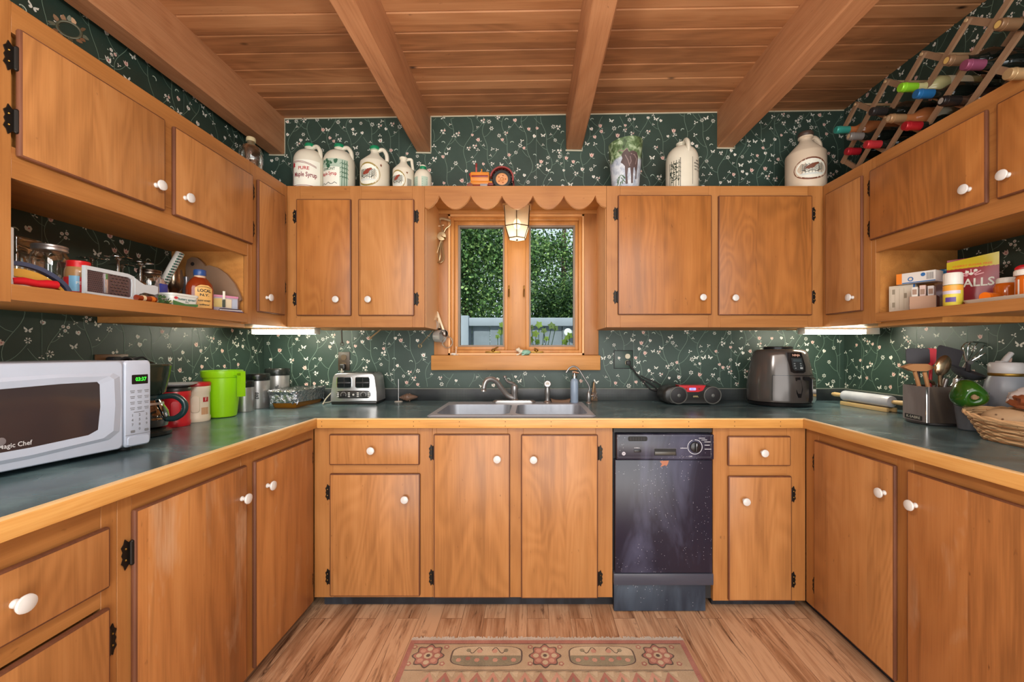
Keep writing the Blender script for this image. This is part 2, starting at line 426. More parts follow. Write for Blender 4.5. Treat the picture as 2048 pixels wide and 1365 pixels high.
def splash_mat():
    n = N('dark_mesh_backsplash'); co = n.coord()
    def grid(sock):
        return n.math('LESS_THAN', n.math('FRACT', n.math('MULTIPLY', sock, 105.0)), .34)
    sp = n.n('ShaderNodeSeparateXYZ'); n.set(sp.inputs[0], co)
    g = n.math('MAXIMUM', grid(n.math('ADD', sp.outputs[0], sp.outputs[1])), grid(sp.outputs[2]))
    f = n.noise(co, 5, 3)
    g = n.math('MULTIPLY', g, n.math('MULTIPLY', n.math('SUBTRACT', f, .40, clamp=True), 5, clamp=True))
    col = n.mix(g, (*srgb(34, 38, 40), 1), (*srgb(74, 80, 78), 1))
    return n.bsdf(col, .4, 0, .5, n.bump(g, .3, .001))
M['splash'] = splash_mat()
M['black'] = plain('black_plastic', (26, 26, 29), .35)
M['soft_black'] = plain('matt_black', (34, 33, 34), .6)
M['dw_black'] = None
def smudged(name, base, smear, rough=.22, specks=True):
    n = N(name); co = n.coord()
    f = n.noise(n.mapping(co, (3, 1, .8)), 2.2, 4, .6, .8)
    col = n.mix(n.math('MULTIPLY', n.math('SUBTRACT', f, .48, clamp=True), 2.6, clamp=True), (*srgb(*base), 1), (*srgb(*smear), 1))
    if specks:
        vo = n.n('ShaderNodeTexVoronoi'); n.set(vo.inputs['Vector'], co); n.set(vo.inputs['Scale'], 92)
        m_ = n.noise(n.mapping(co, (1.6, 1, .8)), 3.6, 3, .6)
        k = n.math('MULTIPLY', n.math('LESS_THAN', vo.outputs['Distance'], .105), n.math('GREATER_THAN', m_, .515))
        col = n.mix(k, col, (*srgb(190, 192, 200), 1))
    return n.bsdf(col, n.math('ADD', rough, n.math('MULTIPLY', f, .2)), 0, .5)
M['dw_black'] = smudged('smudged_black_enamel', (32, 32, 48), (84, 86, 110))
M['dw_kick'] = smudged('worn_black_kick_plate', (34, 44, 58), (78, 92, 108), .45)
M['toe'] = smudged('black_painted_toe_kick', (16, 18, 24), (60, 66, 76), .5, False)
M['white'] = plain('white_enamel', (176, 185, 200), .28)
M['knob'] = plain('white_ceramic', (206, 204, 200), .14)
M['iron'] = plain('black_iron', (34, 30, 26), .45, .6)
M['brass'] = plain('old_brass', (150, 116, 52), .35, .9)
M['steel'] = plain('brushed_steel', (196, 194, 192), .34, .85, vary=.12)
M['chrome'] = plain('chrome', (214, 212, 210), .1, 1.0)
M['dark_steel'] = plain('tarnished_steel', (118, 108, 100), .3, 1.0, vary=.25)
M['grey'] = plain('grey_plastic', (140, 142, 146), .4)
def sink_mat():
    n = N('satin_sink_steel'); co = n.coord(); f = n.noise(n.mapping(co, (40, 2, 2)), 3, 3); g = n.noise(co, 9, 3)
    return n.bsdf(n.mix(g, (*srgb(122, 128, 137), 1), (*srgb(160, 166, 175), 1)), n.math('ADD', .36, n.math('MULTIPLY', f, .15)), .4, .5)
M['sink'] = sink_mat()
def glass_mat(name, tint=(1, 1, 1), amount=.12, rough=.03, gloss=(1, 1, 1)):
    n = N(name); t = n.n('ShaderNodeBsdfTransparent'); n.set(t.inputs[0], (*tint, 1)); g = n.n('ShaderNodeBsdfGlossy'); n.set(g.inputs[0], (*gloss, 1)); n.set(g.inputs[1], rough)
    lw = n.n('ShaderNodeLayerWeight'); n.set(lw.inputs[0], .35)
    f = n.math('ADD', amount*.35, n.math('MULTIPLY', lw.outputs['Facing'], amount*2.2), clamp=True)
    mx = n.n('ShaderNodeMixShader'); n.set(mx.inputs[0], f); n.t.links.new(t.outputs[0], mx.inputs[1]); n.t.links.new(g.outputs[0], mx.inputs[2])
    n.t.links.new(mx.outputs[0], n.out.inputs[0]); return n.m
M['pane'] = glass_mat('window_glass', (.95, .98, .97), 0.0, 0.0)
M['jar_glass'] = glass_mat('clear_jar_glass', (.93, .94, .92), .36)
M['brown_glass'] = glass_mat('dark_carafe_glass', (.30, .20, .14), .35)
M['amber'] = plain('amber_syrup', (128, 46, 16), .12, spec=.6)
def emit(name, rgb, strength, base=None):
    n = N(name); return n.bsdf((*srgb(*(base or rgb)), 1), .4, Emission_Color=(*srgb(*rgb), 1), Emission_Strength=strength)
M['tube'] = emit('lit_fluorescent_tube', (255, 252, 230), 40.0)
M['led_green'] = emit('green_led_digits', (60, 255, 60), 1.1)
M['led_blue'] = emit('pale_blue_display', (150, 150, 240), .9)
def shade_mat():
    n = N('seeded_glass_shade'); t = n.n('ShaderNodeBsdfTransparent'); n.set(t.inputs[0], (1, .93, .82, 1))
    d = n.n('ShaderNodeBsdfTranslucent'); n.set(d.inputs[0], (.95, .88, .72, 1)); g = n.n('ShaderNodeBsdfGlossy'); n.set(g.inputs[1], .1)
    m1 = n.n('ShaderNodeMixShader'); n.set(m1.inputs[0], .40); n.t.links.new(t.outputs[0], m1.inputs[1]); n.t.links.new(d.outputs[0], m1.inputs[2])
    m2 = n.n('ShaderNodeMixShader'); n.set(m2.inputs[0], .1); n.t.links.new(m1.outputs[0], m2.inputs[1]); n.t.links.new(g.outputs[0], m2.inputs[2])
    n.t.links.new(m2.outputs[0], n.out.inputs[0]); return n.m
M['shade'] = shade_mat()
M['bulb'] = emit('lit_bulb', (255, 226, 170), 2.6)
C = lambda name, rgb, rough=.45, metal=0, **kw: M.setdefault(name, plain(name, rgb, rough, metal, **kw)) if name not in M else M[name]
# ------------------------------------------------------------------ the room
XL, XR, YB, ZT = -1.676, 1.958, 2.60, 2.66       # left wall, right wall, back wall, ceiling near the left wall
Y0 = -2.3
def ceil_z(x): return 2.668+(x-XL)*.0152
def struct(o, label=None): return tag(o, label, kind='structure')
b = B(); b.box(XL-.15, XR+.15, Y0, YB+.15, -.1, 0, M['floor']); struct(b.build('floor'))
# ceiling: tongue-and-groove boards, their pale tongues showing in the joints
b = B()
y = YB+.0165
edges = []
k = 0
while y > Y0:
    edges.append(y); y -= .1165
for y1 in edges:
    y0 = y1-.1165
    P = [(y0+.0045, 0), (y0+.009, -.004), (y1-.004, -.004), (y1, 0), (y1, .02), (y0+.0045, .02)]
    for (a, c) in zip(P, P[1:]+P[:1]):
        pass
    A = [b.bm.verts.new((XL-.1, p[0], ceil_z(XL-.1)+p[1]+.004)) for p in P]; D = [b.bm.verts.new((XR+.1, p[0], ceil_z(XR+.1)+p[1]+.004)) for p in P]
    for q in range(6):
        f = b.bm.faces.new((A[q], A[(q+1) % 6], D[(q+1) % 6], D[q])); f.material_index = b.mi(M['ceil_wood'])
    b.face([(XL-.1, y0, ceil_z(XL-.1)+.0065), (XL-.1, y0+.0046, ceil_z(XL-.1)+.0065), (XR+.1, y0+.0046, ceil_z(XR+.1)+.0065), (XR+.1, y0, ceil_z(XR+.1)+.0065)], M['groove'])
A = [(XL-.15, Y0, ceil_z(XL-.15)+.02), (XR+.15, Y0, ceil_z(XR+.15)+.02), (XR+.15, YB+.15, ceil_z(XR+.15)+.02), (XL-.15, YB+.15, ceil_z(XL-.15)+.02)]
b.prism([(p[0], p[1]) for p in A], ceil_z(XR)+.03, ceil_z(XR)+.1, M['ceil_wood'], 'xy')
struct(b.build('ceiling', angle=20))
# beams
def beam(x0, x1, label):
    b = B(); zc = ceil_z((x0+x1)/2)
    rnd = random.Random(int(x0*100)); n = 26
    rows = []
    for k in range(n+1):
        y = Y0+(YB-.001-Y0)*k/n; j = lambda a: (rnd.random()-.5)*a
        zb = zc-.225+j(.003)
        P = [(x0+j(.002), zc+.012), (x0+j(.003), zb+.008), (x0+.006+j(.003), zb), (x1-.006+j(.003), zb), (x1+j(.003), zb+.008), (x1+j(.002), zc+.012)]
        rows.append([b.bm.verts.new((p[0], y, p[1])) for p in P])
    i = b.mi(M['beam_wood'])
    for A, D in zip(rows, rows[1:]):
        for q in range(5): b.bm.faces.new((A[q], D[q], D[q+1], A[q+1])).material_index = i
    b.bm.faces.new(rows[-1]).material_index = i; b.bm.faces.new(rows[0][::-1]).material_index = i
    o = b.build('ceiling_beam', angle=30); tag(o, label, 'beam', 'rough-sawn ceiling beams')
beam(-1.643, -1.548, 'rough brown ceiling beam running along the left wall above the wall cabinets')
beam(-.722, -.633, 'rough ceiling beam meeting the back wall above the smallest white jug')
beam(.216, .315, 'rough ceiling beam with a knot meeting the back wall left of the moose pot')
beam(1.163, 1.270, 'rough ceiling beam meeting the back wall between the plain jug and the wine rack')
# wallpaper with vines, blossoms, butterflies and hooks
def motif(b, fn, kind, u, v, s, rnd):
    W_, PK, RS, LF = M['petal_white'], M['petal_pink'], M['petal_rose'], M['leaf_pale']
    a = rnd.uniform(-.5, .5)
    def T(p): return (u+s*(p[0]*math.cos(a)-p[1]*math.sin(a)), v+s*(p[0]*math.sin(a)+p[1]*math.cos(a)))
    def L(poly, m, lift=0): b.pattern(lambda x, y: fn(x, y, lift), [T(p) for p in poly], m)
    if kind == 'tulip':
        m = PK if rnd.random() < .8 else W_
        L([(0, -1), (.62, -.7), (.85, 0), (.9, .85), (.42, .35), (0, 1), (-.42, .35), (-.9, .85), (-.85, 0), (-.62, -.7)], m)
        L([(0, -.6), (.3, -.2), (0, .35), (-.3, -.2)], RS, 1)
        L([(0, -1), (.1, -1.1), (1.0, -1.5), (1.5, -1.3), (.9, -1.25)], LF)
    elif kind == 'heart':
        L([(0, -.9), (.8, -.2), (.75, .5), (.3, .7), (0, .45), (-.3, .9), (-.7, .55), (-.8, -.1)], W_ if rnd.random() < .6 else PK)
        L(circle(.1, .05, .22, 6), RS, 1)
    elif kind == 'cluster':
        for q in range(3):
            t = 2.1*q+.4; L(circle(.72*math.cos(t), .72*math.sin(t), .5, 7), PK if q == 0 and rnd.random() < .5 else W_)
            L(circle(.72*math.cos(t), .72*math.sin(t), .16, 5), RS, 1)
        for t in (.9, 3.4, 5.2):
            L([(1.0*math.cos(t), 1.0*math.sin(t)), (1.55*math.cos(t+.12), 1.55*math.sin(t+.12)), (1.5*math.cos(t-.16), 1.5*math.sin(t-.16))], LF)
    elif kind == 'daisy':
        for q in range(6):
            t = q*1.047
            L([(.25*math.cos(t), .25*math.sin(t)), (.95*math.cos(t-.3), .95*math.sin(t-.3)), (1.05*math.cos(t+.15), 1.05*math.sin(t+.15)), (.5*math.cos(t+.4), .5*math.sin(t+.4))], W_)
    elif kind == 'butterfly':
        for q in (-1, 1):
            L([(q*.05, -.1), (q*.35, .35), (q*1.2, .95), (q*1.15, .2), (q*.6, -.05), (q*.95, -.5), (q*.6, -.85), (q*.2, -.6)], W_)
    elif kind == 'hook':
        P = arc(0, 0, 1, .2, 2.9, 8); Q = arc(0, -.12, .78, 2.9, .2, 8); q = -1 if rnd.random() < .5 else 1
        L([(q*p[0], p[1]) for p in P+Q], LF)
    elif kind == 'leaf':
        for t in (0, 1.9, 3.6):
            L([(0, 0), (.8*math.cos(t-.35), .8*math.sin(t-.35)), (1.1*math.cos(t), 1.1*math.sin(t)), (.7*math.cos(t+.4), .7*math.sin(t+.4))], W_)
def wallpaper(b, fn, u0, u1, v0, v1, seed, skip=None, seams=()):
    """fn(u, v, lift) -> point; lift steps of 0.3 mm off the paper"""
    rnd = random.Random(seed); pitch = .122; kinds = ['tulip', 'tulip', 'heart', 'cluster', 'cluster', 'daisy', 'daisy', 'butterfly', 'leaf', 'leaf', 'heart']
    ok = lambda u, v: u0+.012 < u < u1-.012 and v0+.012 < v < v1-.012 and not (skip and skip(u, v))
    placed = []
    def put(kind, u, v, s):
        if not ok(u, v): return
        if any((u-p[0])**2+(v-p[1])**2 < .0275**2 for p in placed): return
        placed.append((u, v)); motif(b, fn, kind, u, v, s, rnd)
    n = int((u1-u0)/pitch)+1
    for c in range(n):
        uc = u0+pitch*(c+.5); ph = rnd.uniform(0, 6.28)
        line = []
        v = v0-.1
        while v < v1+.05:
            line.append((uc+.026*math.sin(v*13+ph)+.012*math.sin(v*31+ph*2), v)); v += .016
        for a, d in zip(line, line[1:]):
            if ok(*a) and ok(*d): b.stroke(lambda x, y: fn(x, y, 0), [a, d], .002, M['vine'])
        k = rnd.randint(2, 5); side = rnd.choice((-1, 1))
        while k < len(line)-4:                     # side shoots, each ending in a blossom
            p = line[k]; side = -side; ln = rnd.uniform(.045, .075); br = [p]
            for q in range(1, 6):
                t = q/5; br.append((p[0]+side*ln*(t**.8), p[1]+ln*.95*t**1.4))
            for a, d in zip(br, br[1:]):
                if ok(*a) and ok(*d): b.stroke(lambda x, y: fn(x, y, 0), [a, d], .0017, M['vine'])
            put(rnd.choice(kinds), br[-1][0], br[-1][1]+.008, rnd.uniform(.0105, .0145))
            q = rnd.random()
            if q < .5: put('leaf', br[2][0]+rnd.uniform(-.012, .012), br[2][1]+.012, .009)
            elif q < .75: put('hook', p[0]-side*.03, p[1]+.01, .012)
            k += rnd.randint(4, 6)
    for _ in range(int((u1-u0)*(v1-v0)*190)):       # the loose blossoms between the vines
        put(rnd.choice(kinds+['butterfly', 'butterfly']), rnd.uniform(u0, u1), rnd.uniform(v0, v1), rnd.uniform(.010, .0135))
    for s_ in seams:
        for (a, d) in ((v0, v1),):
            b.stroke(lambda x, y: fn(x, y, 0), [(s_, a), (s_, d)], .0022, M['seam'])
LF_ = .0003
WX0, WX1, WZ0, WZ1 = -.520, .329, 1.184, 2.064    # window opening
b = B(); m = M['paper']; HT = 2.80
for (x0, x1, z0, z1) in ((XL-.15, WX0, 0, HT), (WX1, XR+.15, 0, HT), (WX0, WX1, 0, WZ0), (WX0, WX1, WZ1, HT)):
    b.box(x0, x1, YB, YB+.15, z0, z1, m)
fb = lambda u, v, l: Vector((u, YB-.0006-l*LF_, v))
wallpaper(b, fb, XL, XR, .975, 1.36, 3, lambda u, v: -.63 < u < .44 and v > 1.07, (-1.50, -.86, .64, 1.25, 1.93))
wallpaper(b, fb, XL, XR, 2.06, 2.76, 4, lambda u, v: v > ceil_z(u)-.01 or any(x0-.012 < u < x1+.012 and v > ceil_z(u)-.235 for x0, x1 in ((-1.643, -1.548), (-.722, -.633), (.216, .315), (1.163, 1.27))), (-.83, .03, .64, 1.52))
for (x0, x1) in ((-1.643, -1.548), (-.722, -.633), (.216, .315), (1.163, 1.27)):   # torn paper round the beam ends
    zc = ceil_z((x0+x1)/2)-.225
    b.stroke(lambda u, v: fb(u, v, 0), [(x0, zc-.004), (x1+.002, zc-.006)], .009, M['torn'])
    b.stroke(lambda u, v: fb(u, v, 0), [(x1+.003, zc-.006), (x1+.003, zc+.22)], .005, M['torn'])
b.stroke(lambda u, v: fb(u, v, 0), [(XL+.1, ceil_z(XL+.1)-.004), (XR, ceil_z(XR)-.004)], .008, M['torn'])
struct(b.build('wall_back', normals=False))
b = B(); b.box(XL-.15, XL, Y0, YB, 0, HT, m)
fl = lambda u, v, l: Vector((XL+.0006+l*LF_, u, v))
wallpaper(b, fl, .55, YB, .975, 1.70, 5, lambda u, v: u > 1.94 and v > 1.34, (1.01, 1.42, 2.05))
wallpaper(b, fl, .9, YB, 2.08, 2.66, 6, None, (1.3, 2.0))
struct(b.build('wall_left', normals=False))
b = B(); b.box(XR, XR+.15, Y0, YB, 0, HT, m)
fr = lambda u, v, l: Vector((XR-.0006-l*LF_, u, v))
wallpaper(b, fr, .95, YB, .975, 1.70, 8, lambda u, v: u > 1.9 and v > 1.34, (1.78, 2.46))
wallpaper(b, fr, .95, YB, 2.08, 2.74, 9, None, (1.6, 2.2))
struct(b.build('wall_right', normals=False))
# ------------------------------------------------------------------ window
win = thing('window_1', 'wood-framed casement window over the sink', None, (0, 0, 0), kind='structure')
cw, cx_ = M['casing_wood'], M['casing_wood_x']
b = B(); b.box(-.605, WX0+.002, 2.574, 2.5995, WZ0, 2.062, cw, .003); b.build('casing', win)
b = B(); b.box(WX1-.002, .416, 2.574, 2.5995, WZ0, 2.062, cw, .003); b.build('casing', win)
b = B(); b.box(-.605, .416, 2.570, 2.5995, 2.062, 2.10, cx_, .003); b.build('head_casing', win)
b = B(); b.box(-.6175, .424, 2.548, 2.5995, 1.092, WZ0, cx_, .005); b.build('apron_board', win)
b = B()                                            # jamb lining
for (x0, x1, z0, z1) in ((WX0, WX0+.013, WZ0, WZ1), (WX1-.013, WX1, WZ0, WZ1), (WX0, WX1, WZ0, WZ0+.013), (WX0, WX1, WZ1-.013, WZ1)):
    b.box(x0, x1, 2.584, 2.75, z0, z1, M['pale_wood'])
b.build('jamb', win)
def ring(b, x0, x1, z0, z1, w, y0, y1, m, bev=.002):
    b.box(x0, x0+w, y0, y1, z0, z1, m, bev); b.box(x1-w, x1, y0, y1, z0, z1, m, bev)
    b.box(x0+w, x1-w, y0, y1, z0, z0+w, m, bev); b.box(x0+w, x1-w, y0, y1, z1-w, z1, m, bev)
b = B(); ring(b, WX0+.013, WX1-.013, WZ0+.013, WZ1-.013, .018, 2.61, 2.74, M['sash_wood']); b.box(-.152, -.036, 2.632, 2.74, WZ0+.03, WZ1-.03, M['sash_wood'], .004); b.build('frame', win)
C('sash_grey', (138, 122, 106), .6)
for (x0, x1) in ((-.49, -.150), (-.038, .30)):
    b = B(); ring(b, x0, x1, 1.215, 2.034, .022, 2.64, 2.70, M['sash_wood']); ring(b, x0+.021, x1-.021, 1.236, 2.013, .012, 2.648, 2.69, M['sash_grey'], .001)
    s_ = b.build('sash', win)
    b = B(); b.box(x0+.03, x1-.03, 2.668, 2.672, 1.245, 2.004, M['pane']); b.build('pane', s_)
for x, q in ((-.24, 1), (.03, -1)):
    b = B(); b.box(x-.05, x+.045, 2.60, 2.625, 1.198, 1.209, M['brass'], .004); b.ball((x, 2.605, 1.214), (.013, .012, .012), M['brass'], 10)
    b.tube([(x, 2.598, 1.216), (x+.015, 2.594, 1.226), (x+.032, 2.592, 1.236)] if q > 0 else [(x, 2.598, 1.216), (x-.012, 2.594, 1.228)], .005, M['brass']); b.build('crank_handle', win)
for x in (-.143, -.047):
    b = B(); b.box(x-.004, x+.004, 2.618, 2.634, 1.56, 1.625, M['brass'], .003); b.tube([(x, 2.62, 1.6), (x, 2.606, 1.58), (x, 2.606, 1.55)], .004, M['brass']); b.build('latch', win)
# ------------------------------------------------------------------ toe kicks (black)
b = B(); b.box(-.99, .40, 1.985, 2.02, 0, .066, M['toe']); struct(b.build('baseboard_back'))
b = B(); b.box(.86, 1.26, 1.985, 2.02, 0, .06, M['toe']); struct(b.build('baseboard_back'))
b = B(); b.box(-1.08, -1.06, .4, 2.0, 0, .06, M['toe']); struct(b.build('baseboard_left'))
b = B(); b.box(1.32, 1.34, .7, 2.0, 0, .06, M['toe']); struct(b.build('baseboard_right'))
# ------------------------------------------------------------------ cabinets
XLB, XRB, YBB = -1.012, 1.276, 1.930             # face-frame planes of the base cabinets
XLU, XRU, YBU = -1.320, 1.574, 2.240             # face-frame planes of the wall cabinets
b = B()                                            # the white ceramic knob, axis along local -y
XF = Matrix.Rotation(PI/2, 4, 'X')
b.lathe([(0, 0), (.0085, 0), (.0085, .003), (.006, .006), (.006, .013), (.010, .017), (.0165, .0195), (.0178, .023), (.0165, .0265), (.010, .029), (0, .030)], M['knob'], seg=20, xf=XF, bot=False)
KNOB = b.build('knob'); KM = KNOB.data; bpy.data.objects.remove(KNOB)
b = B()                                            # ornate black butt hinge: leaf on the frame (local -x) and barrel
out = [(.002, -.024), (-.006, -.030), (-.013, -.038), (-.016, -.027), (-.022, -.020), (-.018, -.008), (-.021, 0), (-.018, .008), (-.022, .020), (-.016, .027), (-.013, .038), (-.006, .030), (.002, .024)]
b.prism(out, -.0015, -.004, M['iron'], 'xz'); b.tube([(.001, -.007, -.026), (.001, -.007, .026)], .005, M['iron'], 8)
for z in (-.027, .027): b.ball((.001, -.007, z), .0052, M['iron'], 8)
for (x, z) in ((-.012, -.014), (-.012, .014)): b.ball((x, -.004, z), .0028, M['brass'], 6)
HG = b.build('hinge'); HM = HG.data; bpy.data.objects.remove(HG)
def mirror_mesh(me):
    m2 = me.copy()
    for v in m2.vertices: v.co.x = -v.co.x
    m2.flip_normals(); return m2
HM2 = mirror_mesh(HM)
def front(name, parent, x0, x1, z0, z1, mat=None, knob=None, hinge=None, th=.015, hz=.115):
    """a lipped door or drawer front with stained edges, its knob and its hinges"""
    b = B(); b.box(x0, x1, -th, .0, z0, z1, M['dark_edge'], .0058, 2, front=mat or M['door_wood'])
    o = b.build(name, parent, angle=30)
    # give each front its own origin, so the grain differs from front to front
    if knob: link('knob', KM, o, (knob[0], -th, knob[1]))
    if hinge:
        for z in ((z0+hz, z1-hz) if isinstance(hz, float) else hz):
            link('hinge', HM if hinge == 'l' else HM2, o, ((x0-.002) if hinge == 'l' else (x1+.002), 0, z))
    return o
def frame(parent, x0, x1, z0, z1, stiles, rails, th=.02):
    """stiles: (xa, xb); rails: (xa, xb, za, zb); the face frame of one unit"""
    b = B()
    for (a, c) in stiles: b.box(a, c, 0, th, z0, z1, M['stile_wood'], .0008, 1)
    for (a, c, d, e) in rails: b.box(a, c, .0004, th, d, e, M['rail_wood'], .0008, 1)
    return b.build('face_frame', parent)
def carcass(parent, x0, x1, y0, y1, z0, z1):
    b = B(); b.box(x0, x1, y0, y1, z0, z1, M['panel_wood']); return b.build('carcass', parent)
BT = .858                                          # underside of the worktop edge
GB = 'base cabinets under the dark worktop'; GW = 'wall cabinets round the kitchen'
# left run: local x = world y
rot = PI/2; L0 = (XLB, 0, 0)
t = thing('base_cabinet', 'base cabinet with a drawer over a door, below the white microwave', 'cabinet', L0, rot, GB)
carcass(t, .45, 1.0125, .02, .62, .05, .855); frame(t, .45, 1.0125, .05, BT, [(.45, .50), (.975, 1.0125)], [(.5, .975, .785, BT), (.5, .975, .61, .66), (.5, .975, .05, .075)])
front('drawer', t, .485, .985, .654, .800, M['drawer_wood'], (.800, .728))
front('door', t, .485, .985, .065, .609, None, (.55, .52), 'r', hz=(.15, .520))
t = thing('base_cabinet', 'tall two-door base cabinet with scuffed doors left of the floor opening', 'cabinet', L0, rot, GB)
carcass(t, 1.0135, 1.928, .02, .62, .05, .855); frame(t, 1.0135, 1.928, .05, BT, [(1.0135, 1.05), (1.445, 1.51), (1.875, 1.928)], [(1.05, 1.445, .80, BT), (1.51, 1.875, .80, BT), (1.05, 1.875, .05, .075)])
front('door', t, 1.045, 1.458, .062, .814, M['streaked_wood'], (1.428, .705), 'l', hz=(.16, .708))
front('door', t, 1.500, 1.893, .062, .814, M['streaked_wood'], (1.566, .705), 'r', hz=(.16, .72))
# back run: local x = world x
Bk = (0, YBB, 0)
k = YBB-.013; S = k/F
gx = lambda p: (p-CX)*S
gz = lambda p: ZC-(p-CY)*S
t = thing('base_cabinet', 'base cabinet with one drawer over one door, left of the sink doors', 'cabinet', Bk, 0, GB)
carcass(t, -1.010, -.461, .02, .62, .066, .855); frame(t, -1.010, -.461, .066, BT, [(-1.010, gx(664)), (gx(834), -.461)], [(gx(664), gx(834), gz(873), BT), (gx(664), gx(834), gz(953), gz(927)), (gx(664), gx(834), .066, gz(1190))])
front('drawer', t, gx(658), gx(839), gz(931), gz(869), M['drawer_wood'], (gx(745), gz(900)))
front('door', t, gx(659), gx(840), gz(1194), gz(948), None, (gx(812), gz(997)), 'l', hz=(gz(1157), gz(987)))
t = thing('base_cabinet', 'sink base cabinet with two tall doors below the steel sink', 'cabinet', Bk, 0, GB)
carcass(t, -.4605, .3765, .02, .62, .066, .70); frame(t, -.4605, .3765, .066, BT, [(-.4605, gx(872)), (gx(1015), gx(1047)), (gx(1192), .3765)], [(gx(872), gx(1015), gz(874), BT), (gx(1047), gx(1192), gz(874), BT), (gx(872), gx(1015), .066, gz(1192)), (gx(1047), gx(1192), .066, gz(1192))])
front('door', t, gx(867), gx(1020), gz(1197), gz(869), None, (gx(995), gz(917)), 'l', hz=(gz(1158), gz(907)))
front('door', t, gx(1042), gx(1196), gz(1198), gz(870), None, (gx(1067), gz(918)), 'r', hz=(gz(1160), gz(908)))
t = thing('base_cabinet', 'narrow base cabinet with small drawer and door right of the black dishwasher', 'cabinet', Bk, 0, GB)
carcass(t, .8435, 1.274, .02, .62, .05, .855); frame(t, .8435, 1.274, .05, BT, [(.8435, gx(1461)), (gx(1577), 1.274)], [(gx(1461), gx(1577), gz(877), BT), (gx(1461), gx(1577), gz(957), gz(930)), (gx(1461), gx(1577), .05, gz(1198))])
front('drawer', t, gx(1456), gx(1582), gz(933), gz(873), M['drawer_wood'], (gx(1524), gz(905)))
front('door', t, gx(1457), gx(1584), gz(1203), gz(953), None, (gx(1488), gz(1001)), 'r', hz=(gz(1163), gz(991)))
# right run: local x = -world y
Rr = (XRB, 0, 0); rot2 = -PI/2
t = thing('base_cabinet', 'two-door base cabinet under the right-hand worktop with dark streaked wood', 'cabinet', Rr, rot2, GB)
carcass(t, -1.928, -.80, .02, .62, .05, .855); frame(t, -1.928, -.80, .05, BT, [(-1.928, -1.845), (-1.452, -1.385), (-.86, -.80)], [(-1.845, -1.452, .80, BT), (-1.385, -.86, .80, BT), (-1.845, -.86, .05, .075)])
front('door', t, -1.856, -1.443, .062, .8155, None, (-1.482, .707), 'l', hz=(.155, .71))
front('door', t, -1.397, -.85, .062, .8155, M['streaked_wood'], (-1.362, .707))
# wall cabinets, left run
LU = (XLU, 0, 0); ZU0, ZU1 = 1.339, 2.103
UD = XLU-XL-.002                                   # depth to the wall
t = thing('wall_cabinet', 'wall cabinet with two doors above an open shelf, over the microwave', 'cabinet', LU, rot, GW)
b = B(); b.box(.80, 1.953, .02, UD, 1.675, ZU1-.002, M['panel_wood']); b.box(.80, .82, .02, UD, ZU0, 1.675, M['panel_wood']); b.box(1.93, 1.953, .018, UD, ZU0, 1.675, M['panel_wood']); b.build('carcass', t)
b = B(); b.box(.80, 1.953, .02, UD, 1.345, 1.385, M['panel_wood']); b.box(1.60, 1.953, .03, UD, 1.322, 1.345, M['panel_wood']); b.build('shelf_board', t)
frame(t, .80, 1.953, ZU0, ZU1, [(.80, .85), (1.0285, 1.053), (1.485, 1.515), (1.935, 1.953)][:2]+[(1.93, 1.953)], [(1.053, 1.93, 2.025, ZU1), (1.053, 1.93, 1.655, 1.735), (1.053, 1.93, ZU0+.006, 1.385), (1.474, 1.525, 1.735, 2.025), (.85, 1.0285, ZU0, ZU1)])
front('door', t, 1.059, 1.482, 1.712, 2.040, None, (1.442, 1.790), 'l', hz=(1.80, 1.960))
front('door', t, 1.518, 1.950, 1.712, 2.038, None, (1.563, 1.790), 'r', hz=(1.79, 1.965))
t = thing('wall_cabinet', 'narrow corner wall cabinet with one tall door, beside the left open shelf', 'cabinet', LU, rot, GW)
carcass(t, 1.954, YB-.002, .02, UD, ZU0, ZU1-.002); frame(t, 1.954, 2.258, ZU0, ZU1, [(1.954, 1.99), (2.19, 2.258)], [(1.99, 2.19, 2.03, ZU1), (1.99, 2.19, ZU0, 1.41)])
front('door', t, 1.986, 2.203, 1.400, 2.036, None, (2.045, 1.475), 'r', hz=(1.55, 1.92))
# wall cabinets, back run
BU = (0, YBU, 0); S2 = (YBU-.013)/F
ux = lambda p: (p-CX)*S2
uz = lambda p: ZC-(p-CY)*S2
UB = YB-YBU-.002
t = thing('wall_cabinet', 'two-door wall cabinet left of the window, under the row of jugs', 'cabinet', BU, 0, GW)
carcass(t, -1.295, -.579, .02, UB, ZU0, ZU1-.002)
frame(t, -1.3185, -.577, ZU0, ZU1, [(-1.3185, ux(598)), (ux(697), ux(721)), (ux(823), -.577)], [(ux(598), ux(697), uz(402), ZU1), (ux(721), ux(823), uz(402), ZU1), (ux(598), ux(697), ZU0, uz(628)), (ux(721), ux(823), ZU0, uz(628))])
front('door', t, ux(592), ux(702), uz(632), uz(398), M['figured_wood'], (ux(675), uz(600)), 'l', hz=(uz(598), uz(432)))
front('door', t, ux(716), ux(828), uz(632), uz(398), None, (ux(739), uz(600)), 'r', hz=(uz(598), uz(432)))
b = B(); b.box(-.5788, -.5755, .021, UB, ZU0+.001, ZU1-.004, M['pale_wood']); b.build('side_panel', t)  # pale overlay: the lantern's light on this side is put into the colour
t = thing('wall_cabinet', 'two-door wall cabinet right of the window with blotchy figured wood', 'cabinet', BU, 0, GW)
carcass(t, .407, 1.55, .02, UB, ZU0, ZU1-.002)
frame(t, .405, 1.5725, ZU0, ZU1, [(.405, ux(1242)), (ux(1419), ux(1443)), (ux(1619), 1.5725)], [(ux(1242), ux(1419), uz(396), ZU1), (ux(1443), ux(1619), uz(396), ZU1), (ux(1242), ux(1419), ZU0, uz(627)), (ux(1443), ux(1619), ZU0, uz(627))])
